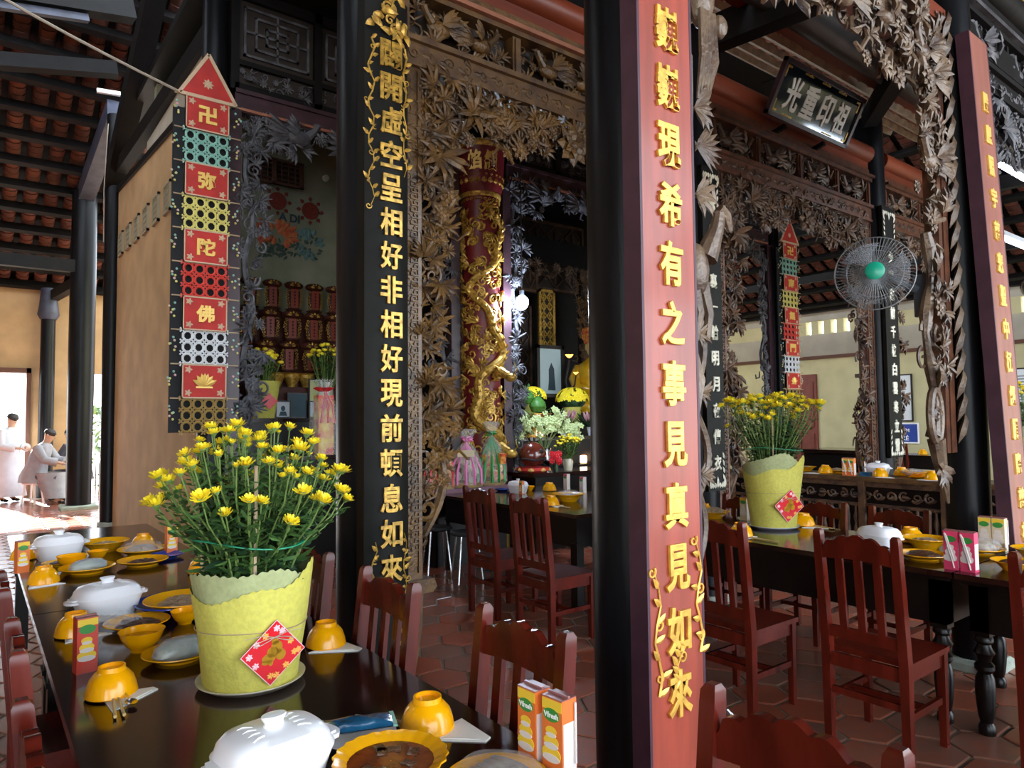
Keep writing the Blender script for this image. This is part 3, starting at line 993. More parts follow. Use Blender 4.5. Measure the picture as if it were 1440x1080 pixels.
# deer
lb.ell((2.24, Y - 0.02, 2.10), (0.065, 0.05, 0.11), 12, 8)
lb.tube([(2.29, Y - 0.03, 2.15), (2.34, Y - 0.05, 2.27), (2.36, Y - 0.05, 2.34)], [0.05, 0.03, 0.026], 9)
lb.tube([(2.355, Y - 0.05, 2.355), (2.39, Y - 0.06, 2.33), (2.41, Y - 0.065, 2.27)], [0.03, 0.024, 0.012], 8)
lb.leaf((2.345, Y - 0.05, 2.37), (-0.3, 0, 1), (0, -1, 0), 0.09, 0.03)
for q in (0, 1):
    lb.tube([(2.22 + 0.06 * q, Y - 0.02, 2.05), (2.25 + 0.06 * q, Y - 0.03, 1.93), (2.22 + 0.07 * q, Y - 0.03, 1.82)], [0.032, 0.02, 0.013], 6)
for z0, z1, o in ((1.98, 1.62, 0.07), (1.55, 1.2, 0.08), (1.25, 0.95, 0.05)):
    pts = [V((2.24 + o * math.sin(PI * k / 9), Y, z0 + (z1 - z0) * k / 9)) for k in range(10)]
    lb.tube(pts, 0.016, 6)
build('branch_carving', lb, 'carve_pale', ar, world=True)
# strip on the far column
sb = MB()
for (xa, wd) in ((4.62, 0.035), (4.54, 0.022)):
    sb.bb(xa - wd, xa + wd, Y - 0.04, Y + 0.04, 1.3, 3.95)
build('side_post', sb, 'rail_brown', ar, world=True)
sc = MB()
def rin(x, z): return x > 4.36 - 0.05 * math.sin(z * 4.4) + (0.06 if z < 2.6 else 0)
thicket(sc, rng, openwork_spots(rng, rin, 4.28, 4.52, 1.75, 3.8, 0.075), 0.085, Y, 0.06)
for z in (3.5, 3.0): bird(sc, rng, (4.40, Y - 0.05, z), 1.0, -1)
pts = [V((4.43 + 0.05 * math.sin(k * 0.8), Y, 2.6 - 0.1 * k)) for k in range(13)]
sc.tube(pts, [0.03 + 0.012 * math.sin(k * 1.7) for k in range(13)], 8)
pts = [V((4.44 + 0.07 * math.cos(a), Y - 0.01, 1.52 + 0.15 * math.sin(a))) for a in [2 * PI * k / 20 for k in range(20)]]
sc.tube(pts + [pts[0]], 0.024, 8)
scroll(sc, (4.44, Y - 0.02, 1.52), 0.05, 1.2, 0, 0.016)
rosette(sc, rng, (4.45, Y - 0.02, 1.68), 0.17, 5, (0, -1, 0), PI * 0.3, PI * 0.4, 0.3)
rosette(sc, rng, (4.45, Y - 0.02, 2.35), 0.15, 6, (0, -1, 0), PI * 0.5, PI * 0.9, 0.3)
rosette(sc, rng, (4.42, Y - 0.02, 1.22), 0.13, 7, (0, -1, 0), PI * 0.9, PI * 1.0, 0.4)
sc.tube([(4.46, Y, 1.38), (4.5, Y, 1.25), (4.56, Y, 1.1), (4.6, Y, 1.0)], [0.05, 0.04, 0.025, 0.008], 7)
z = 1.35
while z < 3.9:
    sc.leaf((4.66, Y - 0.045, z), (0.25, -0.1, 1), (0, -1, 0), 0.2, 0.075, 0.3)
    z += 0.13
build('side_carving', sc, 'carve_pale', ar, world=True)

# ---------------------------------------------------------------- couplet boards
def board(label, x, y0, z0, z1, w_, th, chars, zc0, zc1, ch_w, ch_h, bm, cm, em=None, y1=None, vines=None, bold=0.028, curved=0.0, cat='couplet board', topz=None):
    """upright board facing the front court; y0 top, y1 bottom (tilt)"""
    y1 = y0 if y1 is None else y1
    t = thing('couplet_board', label, cat, (x, y0, z0))
    tilt = math.atan2(y0 - y1, z1 - z0)
    rotT = Matrix.Rotation(-tilt, 3, 'X')
    base = V((x, y1, z0))
    def W(u, v, d=0.0):      # board coordinates: u across, v up, d out of the face
        return base + rotT @ V((u, -d, v))
    H = z1 - z0
    b = MB()
    pf = [(-w_ / 2, -th)] + [(w_ * (k / 8 - 0.5), curved * (1 - (2 * k / 8 - 1) ** 2)) for k in range(9)] + [(w_ / 2, -th)]
    n = len(pf)
    vs = [W(u, 0, d) for u, d in pf] + [W(u, H, d) for u, d in pf]
    b.raw(vs, [tuple(range(n)), tuple(range(2 * n - 1, n - 1, -1))] + [(i, n + i, n + (i + 1) % n, (i + 1) % n) for i in range(n)])
    build('board', b, bm, t, world=True)
    if em:
        e = MB()
        for q in (-1, 1):
            u = q * (w_ / 2 + 0.006)
            e.raw([W(u - 0.006, 0, 0.001), W(u + 0.006, 0, 0.001), W(u + 0.006, H, 0.001), W(u - 0.006, H, 0.001),
                   W(u - 0.006, 0, -th - 0.02), W(u + 0.006, 0, -th - 0.02), W(u + 0.006, H, -th - 0.02), W(u - 0.006, H, -th - 0.02)],
                  [(0, 1, 2, 3), (7, 6, 5, 4), (0, 4, 5, 1), (1, 5, 6, 2), (2, 6, 7, 3), (3, 7, 4, 0)])
        build('board_edge', e, em, t, world=True)
    for k, ch in enumerate(chars):
        if ch == ' ': continue
        v = zc0 + (zc1 - zc0) * k / (len(chars) - 1) - z0
        c = MB()
        put_char(c, ch, W(0, v, curved + 0.006), ch_w, ch_h, rotT @ FRONT, bold, 0.05, 0.014, 0.10)
        build('character', c, cm, t, world=True)
    if vines:
        rg = random.Random(len(chars))
        for (u, v0, v1, lean) in vines:
            vm = MB()
            nn = max(6, int(abs(v1 - v0) / 0.05))
            pts = []
            for k in range(nn + 1):
                v = v0 + (v1 - v0) * k / nn
                uu = u + 0.016 * math.sin(k * 1.5) + lean * (1 - k / nn) ** 2
                dd = curved * (1 - (2 * uu / w_) ** 2) + 0.004
                pts.append(W(uu, v, dd))
                if k % 1 == 0 and k < nn:
                    vm.leaf(W(uu, v, dd), rotT @ V((rg.choice((-1, 1)) * 0.8, -0.1, rg.uniform(0.2, 1))), rotT @ V((0, -1, 0)), 0.05, 0.024, 0.2)
                if k % 3 == 1:
                    scroll(vm, W(uu + 0.012 * (-1) ** k, v, dd), 0.02, 1.1, k, 0.0045, sgn=(-1) ** k)
            vm.tube(pts, [0.0065 - 0.004 * k / nn for k in range(nn + 1)], 5)
            build('vine', vm, cm, t, world=True)
    return t, W

b1, W1 = board('long black curved board with gold writing on the column behind the flower pot', 1.81, 3.49, 0.15, 3.92, 0.27, 0.09,
               '闢開虛空呈相好非相好現前頓息如來', 3.57, 0.72, 0.135, 0.155, 'black_board', 'gold_old', curved=0.05, bold=0.014,
               vines=[(-0.105, 3.5, 2.55, 0.0), (0.105, 3.5, 2.75, 0.0), (-0.09, 0.42, 0.72, 0.0), (0.10, 0.0, 0.75, 0.0)])
og = MB()
rg = random.Random(9)
for k in range(26):
    u, v = rg.uniform(-0.11, 0.11), rg.uniform(3.54, 3.74)
    d = 0.05 * (1 - (2 * u / 0.27) ** 2)
    if k % 3: og.leaf(W1(u, v, d + 0.004), (rg.uniform(-1, 1), -0.2, rg.uniform(-1, 1)), (0, -1, 0), 0.09, 0.045, 0.3)
    else: scroll(og, W1(u, v, d + 0.01), 0.03, 1.2, rg.uniform(0, 6), 0.008)
build('crest', og, 'gold_old', b1, world=True)
board('tall red board with big gold writing and gold vines, on the thick black column', 1.88, 1.55, 0.30, 3.75, 0.265, 0.055,
      '巍巍現希有之事見真見如來', 2.87, 0.61, 0.120, 0.155, 'red_board', 'gold', 'purple_edge',
      vines=[(-0.10, 0.32, 0.72, 0.0), (0.115, 0.42, 0.80, 0.0), (0.02, 0.32, 0.48, -0.05), (0.115, 3.3, 2.93, 0.0), (0.10, 3.3, 2.95, 0.0)], bold=0.02)
board('slim red board with gold writing on the column by the table of pink cartons', 4.84, 1.56, 0.72, 3.84, 0.27, 0.055,
      '嚴塵照宇慈悲聖中極經願際慈布', 3.42, 0.84, 0.09, 0.125, 'red_board_pale', 'gold_bright', 'purple_edge', y1=1.44, bold=0.022)
def bone_trim(t, W, w_, H):
    rg = random.Random(3)
    e = MB()
    for v0, sg in ((0.02, 1), (H - 0.05, -1)):
        for k in range(7):
            u = -w_ / 2 + 0.02 + (w_ - 0.04) * k / 6
            e.leaf(W(u, v0, 0.004), (0, 0, sg), (0, -1, 0), 0.05 + 0.05 * (k in (0, 3, 6)), 0.035, 0.1)
        for u in (-w_ / 2 + 0.02, w_ / 2 - 0.02):
            for k in range(5):
                e.leaf(W(u, v0 + sg * 0.06 * k, 0.004), (0.4 if u < 0 else -0.4, 0, sg), (0, -1, 0), 0.06, 0.025, 0.1)
    build('corner_ornament', e, 'bone', t, world=True)
b4, W4 = board('narrow black board with white moon-poem writing behind the red board', 4.85, 3.55, 0.92, 3.62, 0.23, 0.04,
      '嵩少林裏一輪明月夜傳衣', 3.30, 1.15, 0.095, 0.125, 'black_board', 'bone', None, bold=0.02)
bone_trim(b4, W4, 0.23, 2.7)
b5, W5 = board('narrow black board with white snow-poem writing beneath the wall fan', 8.08, 3.55, 1.06, 3.86, 0.30, 0.04,
      '少室庭前千枝白雲寒立雪', 3.29, 1.20, 0.105, 0.14, 'black_board', 'bone', None, bold=0.022)
bone_trim(b5, W5, 0.3, 2.8)

# black lacquer sign, tilted forward
sg = thing('calligraphy_sign', 'black lacquered sign with four big white characters tilted over the facade', 'sign', (6.33, 3.53, 4.27))
A, Bv = V((5.63, 3.50, 4.27)), V((7.03, 3.50, 4.27))
up = V((0, -0.23, 0.43))
ux = V((1, 0, 0)); uy = up.normalized(); uz = ux.cross(uy)
RS = Matrix(((ux.x, uy.x, uz.x), (ux.y, uy.y, uz.y), (ux.z, uy.z, uz.z)))
cs = (A + Bv) / 2 + up / 2
hh = up.length
def onS(mb, u0, u1, v0, v1, d0, d1): mb.bb(u0, u1, v0, v1, d0, d1, mx(cs, RS))
q = MB(); onS(q, -0.68, 0.68, -hh / 2 + 0.02, hh / 2 - 0.02, -0.02, 0.0)
build('panel', q, 'sign_black', sg, world=True)
q = MB()
for a in ((-0.71, -0.67, -hh / 2, hh / 2), (0.67, 0.71, -hh / 2, hh / 2), (-0.71, 0.71, -hh / 2, -hh / 2 + 0.035), (-0.71, 0.71, hh / 2 - 0.035, hh / 2)):
    onS(q, a[0], a[1], a[2], a[3], -0.03, 0.02)
build('sign_frame', q, 'beam_purple', sg, world=True)
for k, ch in enumerate('光重印祖'):
    c = MB()
    put_char(c, ch, cs + ux * (-0.43 + 0.285 * k) + uz * 0.004 + uy * (-0.01), 0.22, 0.29, RS, 0.014, 0.05, 0.01, 0.1)
    build('character', c, 'sign_char', sg, world=True)
q = MB()
for (u, v, hw, vv) in ((-0.62, 0.185, 0.03, 0), (0.62, 0.185, 0.03, 0), (-0.62, -0.185, 0.03, 0), (0.62, -0.185, 0.03, 0)):
    onS(q, u - hw, u + hw, v - 0.008, v + 0.008, 0.0, 0.006)
    onS(q, u - 0.008 + math.copysign(0.024, u), u + 0.008 + math.copysign(0.024, u), v - math.copysign(0.09, v), v, 0.0, 0.006)
for u in (-0.3, 0.0, 0.3):
    for k in range(5): onS(q, u - 0.07 + 0.03 * k, u - 0.05 + 0.03 * k, 0.185, 0.2 + 0.006 * (k % 2), 0.0, 0.006)
for u in (-0.42, 0.3):
    for k in range(6): onS(q, u - 0.08 + 0.03 * k, u - 0.06 + 0.03 * k, -0.2, -0.188, 0.0, 0.006)
build('gold_corner', q, 'gold_old', sg, world=True)
q = MB()
q.bar(A + V((0.35, 0.02, -0.02)), A + V((0.35, 0.16, -0.05)), 0.04, 0.04)
q.bar(Bv + V((-0.35, 0.02, -0.02)), Bv + V((-0.35, 0.16, -0.05)), 0.04, 0.04)
q.bar(A + up + V((0.3, 0, 0)), A + V((0.3, 0.22, 0.45)), 0.015, 0.015)
q.bar(Bv + up + V((-0.1, 0, 0)), Bv + V((-0.1, 0.22, 0.1)), 0.02, 0.02)
build('bracket', q, 'beam_dark', sg, world=True)

# ---------------------------------------------------------------- hanging paper banners
def banner(label, x, y, zt, zb, w_, chars, tri=True, beads=True):
    t = thing('lantern_banner', label, 'banner', (x, y, zb))
    P = lambda n, mb, m: build(n, mb, m, t, world=True)
    kinds = ['R', 'mesh_teal', 'R', 'mesh_yellow', 'R', 'mesh_red', 'R', 'mesh_white', 'L', 'mesh_ochre']
    H = (zt - zb) / len(kinds)
    for k, kd in enumerate(kinds):
        z1 = zt - k * H
        z0 = z1 - H
        zc = (z0 + z1) / 2
        if kd in 'RL':
            p = P('paper_panel', MB().bb(x - w_ / 2, x + w_ / 2, y - 0.02, y + 0.02, z0, z1), 'banner_red')
            e = MB()
            for a in ((-w_ / 2, w_ / 2, z0, z0 + 0.012), (-w_ / 2, w_ / 2, z1 - 0.012, z1), (-w_ / 2, -w_ / 2 + 0.01, z0, z1), (w_ / 2 - 0.01, w_ / 2, z0, z1)):
                e.bb(x + a[0], x + a[1], y - 0.025, y + 0.022, a[2], a[3])
            for sx in (-1, 1):
                for sz in (-1, 1):
                    for j in range(5):
                        a = 2 * PI * j / 5
                        e.leaf((x + sx * w_ * 0.36, y - 0.021, zc + sz * H * 0.34), (math.cos(a), 0, math.sin(a)), (0, -1, 0), 0.034, 0.022)
            build('panel_border', e, 'banner_edge', p, world=True)
            c = MB()
            if kd == 'R': put_char(c, chars[k // 2], (x, y - 0.024, zc), w_ * 0.42, H * 0.52, FRONT, 0.03, 0.05, 0.01, 0.12)
            else:
                for a in (-1.1, -0.65, -0.25, 0.25, 0.65, 1.1, 0.0):
                    c.leaf((x, y - 0.022, zc - 0.04), (math.sin(a), -0.1, math.cos(a)), (0, -1, 0), 0.115, 0.05, 0.1)
                c.bb(x - 0.07, x + 0.07, y - 0.026, y - 0.02, zc - 0.06, zc - 0.045)
            build('gold_character', c, 'gold_bright', p, world=True)
        else:
            g = MB()
            nx, nz = 4, 3
            rx, rz = w_ / nx, H / nz
            for i in range(nx):
                for j in range(nz):
                    cx, cz = x - w_ / 2 + (i + 0.5) * rx, z0 + (j + 0.5) * rz
                    pts = [(cx + rx * 0.44 * math.cos(2 * PI * q / 8 + PI / 8), y, cz + rz * 0.44 * math.sin(2 * PI * q / 8 + PI / 8)) for q in range(8)]
                    g.tube(pts + [pts[0]], 0.011, 4, False)
            for i in range(nx + 1):
                for j in range(nz + 1):
                    cx, cz = x - w_ / 2 + i * rx, z0 + j * rz
                    for a in (PI / 4, 3 * PI / 4):
                        d = V((math.cos(a) * rx * 0.25, 0, math.sin(a) * rz * 0.25))
                        g.bar(V((cx, y, cz)) - d, V((cx, y, cz)) + d, 0.014, 0.012)
            P('lattice_panel', g, kd)
        st = MB()
        st.tube([(x - w_ / 2 - 0.09, y, z1), (x + w_ / 2 + 0.11, y, z1)], 0.007, 5)
        P('rod', st, 'stake')
    if tri:
        p = P('paper_gable', MB().prism([(-w_ / 2 - 0.05, 0), (w_ / 2 + 0.05, 0), (0, 0.40)], 0.04, mx((x, y, zt), FRONT)), 'banner_red')
        e = MB()
        for a, b in (((-w_ / 2 - 0.06, 0.0), (0, 0.42)), ((0, 0.42), (w_ / 2 + 0.06, 0.0)), ((-w_ / 2 - 0.05, 0.005), (w_ / 2 + 0.05, 0.005))):
            e.bar((x + a[0], y - 0.015, zt + a[1]), (x + b[0], y - 0.015, zt + b[1]), 0.025, 0.03)
        for j in range(8):
            a = 2 * PI * j / 8
            e.leaf((x, y - 0.021, zt + 0.14), (math.cos(a), 0, math.sin(a)), (0, -1, 0), 0.05, 0.026)
        build('panel_border', e, 'banner_edge', p, world=True)
    if beads:
        rg = random.Random(int(x * 10))
        for q in (-1, 1):
            for ci, cm in enumerate(('mesh_teal', 'sweet_pink', 'mesh_yellow')):
                bm = MB()
                for k in range(len(kinds)):
                    for j in range(2):
                        z = zt - k * H - 0.07 - 0.055 * j - 0.03 * ci
                        bm.ell((x + q * (w_ / 2 + 0.05 + rg.uniform(0, 0.06)), y + rg.uniform(-.02, .02), z), 0.011, 6, 5)
                o = P('bead_string', bm, cm)
                o['kind'] = 'stuff'
    P('back_cloth', MB().bb(x - w_ / 2 - 0.09, x + w_ / 2 + 0.02, y + 0.05, y + 0.07, zb, zt - 0.1), 'black_cloth')
    return t
banner('tall red and lattice paper lantern banner beside the beige wall', 1.635, 6.66, 4.47, 1.43, 0.375, '卍弥陀佛')
banner('smaller red and lattice paper banner before the far yellow wall', 11.30, 6.66, 4.57, 1.72, 0.44, '卍南無門')
# ---------------------------------------------------------------- chairs
def make_chair(label, hz=1.0):
    t = thing('dining_chair', label, 'chair', (0, 0, 0))
    W = 0.385
    hw = W / 2
    def by(z): return -0.19 - (0.055 * max(0, (z - 0.45)) / 0.55)
    for s in (-1, 1):
        p = MB()
        x = s * (hw - 0.019)
        zs = [0, 0.45, 0.72, 0.965, 0.988, 1.0]
        ws = [0.034, 0.040, 0.038, 0.036, 0.034, 0.022]
        ds = [0.040, 0.046, 0.042, 0.038, 0.036, 0.020]
        vs, fs = [], []
        for z, a, d in zip(zs, ws, ds):
            y = by(z)
            vs += [(x - a / 2, y - d / 2, z), (x + a / 2, y - d / 2, z), (x + a / 2, y + d / 2, z), (x - a / 2, y + d / 2, z)]
        for k in range(len(zs) - 1):
            for i in range(4):
                j = (i + 1) % 4
                fs.append((k * 4 + i, k * 4 + j, k * 4 + 4 + j, k * 4 + 4 + i))
        fs += [(3, 2, 1, 0), tuple(len(vs) - 4 + i for i in range(4))]
        p.raw(vs, fs)
        build('back_post', p, 'chair_wood', t)
        l = MB()
        l.box((s * (hw - 0.02), 0.175, 0.215), (0.03, 0.03, 0.43), taper=1.25)
        build('leg', l, 'chair_wood', t)
    # scalloped top rail
    top, n = [], 40
    for k in range(n + 1):
        u = -1 + 2 * k / n
        a = abs(u)
        z = 0.925 + 0.05 * math.cos(a * PI * 0.5) + 0.014 * abs(math.sin((a + 0.19) * PI * 2.4)) - (0.018 if a > 0.93 else 0)
        top.append((u * (hw - 0.036), z))
    bot = [(u * (hw - 0.036), 0.868 + 0.010 * math.cos(u * PI * 0.5)) for u in [1 - 2 * k / 10 for k in range(11)]]
    r = MB().prism(top + bot, 0.024, mx((0, by(0.92), 0), FRONT))
    build('top_rail', r, 'chair_wood', t)
    build('lower_rail', MB().box((0, by(0.53), 0.53), (W - 0.07, 0.022, 0.05)), 'chair_wood', t)
    for k in (-1, 0, 1):
        s = MB()
        s.bar((k * 0.085, by(0.555), 0.55), (k * 0.085, by(0.88), 0.88), 0.034, 0.016, up=(0, 1, 0))
        build('slat', s, 'chair_wood', t)
    st = MB()
    g = 8
    vs, fs = [], []
    for zz, top_ in ((0.43, 0), (0.455, 1)):
        for i in range(g + 1):
            for j in range(g + 1):
                u, v = -1 + 2 * i / g, -1 + 2 * j / g
                dz = -0.010 * (1 - u * u) * (1 - v * v) if top_ else 0
                vs.append((u * hw, -0.17 + (v + 1) / 2 * 0.385, zz + dz))
    N = (g + 1) ** 2
    for i in range(g):
        for j in range(g):
            a, b, c, d = i * (g + 1) + j, (i + 1) * (g + 1) + j, (i + 1) * (g + 1) + j + 1, i * (g + 1) + j + 1
            fs += [(d, c, b, a), (N + a, N + b, N + c, N + d)]
    for i in range(g):
        for (p, q) in ((i * (g + 1), (i + 1) * (g + 1)), ((i + 1) * (g + 1) + g, i * (g + 1) + g), (i + 1, i), (g * (g + 1) + i, g * (g + 1) + i + 1)):
            fs.append((p, q, N + q, N + p))
    st.raw(vs, fs)
    build('seat', st, 'chair_wood', t)
    a = MB()
    a.bb(-hw + 0.03, hw - 0.03, 0.165, 0.185, 0.37, 0.43)
    a.bb(-hw + 0.03, hw - 0.03, -0.2, -0.18, 0.37, 0.43)
    for s in (-1, 1): a.bb(s * (hw - 0.012), s * (hw - 0.03), -0.18, 0.17, 0.37, 0.43)
    build('apron', a, 'chair_wood', t)
    for s in (-1, 1):
        build('stretcher', MB().bar((s * (hw - 0.02), -0.19, 0.22), (s * (hw - 0.02), 0.175, 0.22), 0.018, 0.03, up=(0, 0, 1)), 'chair_wood', t)
    build('stretcher', MB().bar((-hw + 0.03, -0.19, 0.26), (hw - 0.03, -0.19, 0.26), 0.03, 0.018, up=(0, 1, 0)), 'chair_wood', t)
    build('stretcher', MB().bar((-hw + 0.03, 0.0, 0.22), (hw - 0.03, 0.0, 0.22), 0.018, 0.028, up=(0, 0, 1)), 'chair_wood', t)
    return t
G1 = 'red-brown dining chairs around the long tables'
ch0 = make_chair('red-brown chair at the bottom edge, beside the foot of the tall red board')
ch0['group'] = G1
first = [True]
def chair(bx, y, face, label, hz=1.0, rz=0.0):
    """bx: where the back stands; face: +1 looks along +X, -1 along -X"""
    loc = (bx + face * 0.235, y, 0)
    r = (-PI / 2 if face == 1 else PI / 2) + rz
    if first[0]:
        first[0] = False
        ch0.location = loc
        ch0.rotation_euler = (0, 0, r)
        ch0['label'] = label
        return ch0
    return dup(ch0, loc, r, label, G1, (1, 1, hz) if hz != 1.0 else None)
chair(1.155, 0.70, -1, 'red-brown chair at the bottom edge, beside the foot of the tall red board')
chair(1.155, 1.475, -1, 'red-brown chair with lit scalloped back beside the two orange juice cartons')
chair(1.125, 2.17, -1, 'red-brown chair pushed in below the long black gold-lettered board')
chair(1.125, 2.85, -1, 'red-brown chair mostly hidden behind the big potted chrysanthemum')
chair(0.095, 1.47, 1, 'red-brown chair at the flower table, its wavy top seen edge-on by the spoon')
chair(0.105, 2.17, 1, 'red-brown chair beside the red and yellow carton at the flower table')
chair(0.10, 2.95, 1, 'red-brown chair at the picture edge near the seam of the flower table')
chair(3.155, 1.575, 1, 'whole dark red chair seen from behind at the pale-pot table')
chair(3.06, 2.27, 1, 'dark red chair half hidden by the tall red board')
chair(3.165, 0.80, 1, 'bright red chair post at the picture edge beside the pink cartons')
chair(4.86, 2.14, -1, 'dark chair facing us across the table behind the round white pot', 0.915)
chair(4.86, 2.68, -1, 'dark chair facing us beside the yellow-wrapped smaller flower pot', 0.915)
chair(4.80, 3.27, -1, 'dark chair facing us below the moon-poem board', 0.915)
chair(3.13, 4.50, 1, 'chair seen from behind at the altar table, beside the metal stools', 1.0)
chair(3.03, 3.76, 1, 'chair seen from behind at the altar table, before the fluted dish', 1.0)
chair(14.0, 6.15, 1, 'distant dark chair below the blue wall sign')

# ---------------------------------------------------------------- tables
def table(label, x0, x1, y0, y1, z=0.76, legs='turned', name='dining_table', ap=0.22, body='table_body'):
    t = thing(name, label, 'table', ((x0 + x1) / 2, (y0 + y1) / 2, 0))
    P = lambda n, mb, m: build(n, mb, m, t, world=True)
    b = MB()
    b.bb(x0, x1, y0, y1, z - 0.028, z)
    P('tabletop', b, 'table_top')
    b = MB()
    b.bb(x0 + 0.012, x1 - 0.012, y0 + 0.012, y1 - 0.012, z - 0.048, z - 0.028)
    P('moulding', b, body)
    a = MB()
    i = 0.045
    a.bb(x0 + i, x0 + i + 0.025, y0 + i, y1 - i, z - 0.05 - ap, z - 0.048)
    a.bb(x1 - i - 0.025, x1 - i, y0 + i, y1 - i, z - 0.05 - ap, z - 0.048)
    a.bb(x0 + i + 0.025, x1 - i - 0.025, y0 + i, y0 + i + 0.025, z - 0.05 - ap, z - 0.048)
    a.bb(x0 + i + 0.025, x1 - i - 0.025, y1 - i - 0.025, y1 - i, z - 0.05 - ap, z - 0.048)
    P('apron', a, body)
    for lx in (x0 + 0.085, x1 - 0.085):
        for ly in (y0 + 0.085, y1 - 0.085):
            l = MB()
            if legs == 'turned':
                l.bb(lx - 0.04, lx + 0.04, ly - 0.04, ly + 0.04, z - 0.29, z - 0.05)
                pr = [(0.030, 0.0), (0.036, 0.01), (0.036, 0.05), (0.026, 0.07), (0.034, 0.10), (0.040, 0.16), (0.044, 0.24), (0.040, 0.30), (0.030, 0.325), (0.043, 0.345), (0.043, 0.365),
                      (0.028, 0.385), (0.034, 0.41), (0.046, 0.43), (0.034, 0.455), (0.030, 0.475), (0.042, 0.49), (0.042, 0.505), (0.034, 0.52)]
                k = (z - 0.29) / 0.52
                l.lathe([(r, h * k) for r, h in pr], 18, mx((lx, ly, 0)))
            else:
                l.box((lx, ly, (z - 0.05) / 2), (0.075, 0.075, z - 0.05))
                l.bb(lx - 0.045, lx + 0.045, ly - 0.045, ly + 0.045, z - 0.26, z - 0.24)
            P('leg', l, body)
    return t
table('dark dining table carrying the big wrapped chrysanthemum pot and broth dish', 0.205, 1.06, 0.30, 3.405, legs='square', ap=0.15)
table('dark dining table reaching toward the bright doorway, shining with its light', 0.205, 1.06, 3.415, 5.92, legs='square', ap=0.15)
table('dark table with turned legs carrying the smaller wrapped flower pot', 3.77, 4.66, 1.425, 3.62)
table('dark table at the picture edge abutting the one with the smaller flower pot', 3.77, 4.66, -1.2, 1.415)
table('dark table before the altar with a fluted yellow dish near its corner', 3.80, 5.22, 4.12, 6.17, legs='square')
table('small dark table in the distance below the blue wall sign', 14.4, 15.2, 5.5, 6.7)

# ---------------------------------------------------------------- tableware prototypes
def used(proto, flag={}):
    """first call hands out the prototype itself, later calls a copy"""
    k = proto.name
    if k not in flag:
        flag[k] = 1
        return proto, True
    return None, False

def put(proto, x, y, z, rz, label, group, scale=None, state={}):
    if proto.name not in state:
        state[proto.name] = 1
        o = proto
        o.location = (x, y, z)
        o.rotation_euler = (0, 0, rz)
        o['label'] = label
        o['group'] = group
        if scale: o.scale = (scale,) * 3
        return o
    return dup(proto, (x, y, z), rz, label, group, scale)

def shell(out, inn):
    """profile of a thin vessel: outside going up, then inside going down"""
    return out + inn[::-1]
bw = MB().lathe([(0.0335, 0.074), (0.0335, 0.068), (0.030, 0.064)], 28, cap0=False, cap1=False)
bw = MB().lathe([(0.065, 0.0), (0.067, 0.003), (0.063, 0.022), (0.055, 0.045), (0.042, 0.060), (0.036, 0.064), (0.0345, 0.076), (0.030, 0.076), (0.029, 0.066), (0.001, 0.066)], 32, cap0=False, cap1=False)
bw.lathe([(0.0625, 0.0), (0.059, 0.022), (0.05, 0.044), (0.03, 0.06), (0.001, 0.062)], 32, cap0=False, cap1=False)
BI = single('rice_bowl', bw, 'melamine', 'x', 'bowl')
ub = MB().lathe([(0.001, 0.006), (0.030, 0.006), (0.033, 0.0), (0.036, 0.010), (0.048, 0.020), (0.062, 0.045), (0.070, 0.066), (0.0715, 0.068), (0.067, 0.066), (0.059, 0.046), (0.044, 0.024), (0.02, 0.014), (0.001, 0.013)], 32, cap0=False, cap1=False)
BU = single('soup_bowl', ub, 'melamine', 'x', 'bowl')
def fl(a, r, z): return 1 + 0.022 * math.cos(a * 22) * max(0.0, min(1.0, (r - 0.07) / 0.03))
dp = MB().lathe([(0.001, 0.004), (0.055, 0.004), (0.06, 0.0), (0.066, 0.010), (0.085, 0.03), (0.098, 0.045), (0.12, 0.054), (0.119, 0.057), (0.096, 0.049), (0.082, 0.034), (0.06, 0.014), (0.03, 0.010), (0.001, 0.010)], 88, cap0=False, cap1=False, wav=fl)
DP = single('deep_dish', dp, 'melamine_ochre', 'x', 'dish')
pp = MB().lathe([(0.001, 0.003), (0.06, 0.003), (0.064, 0.0), (0.07, 0.008), (0.09, 0.014), (0.112, 0.026), (0.111, 0.029), (0.088, 0.018), (0.066, 0.011), (0.001, 0.009)], 48, cap0=False, cap1=False)
PP = single('plate', pp, 'melamine_ochre', 'x', 'plate')

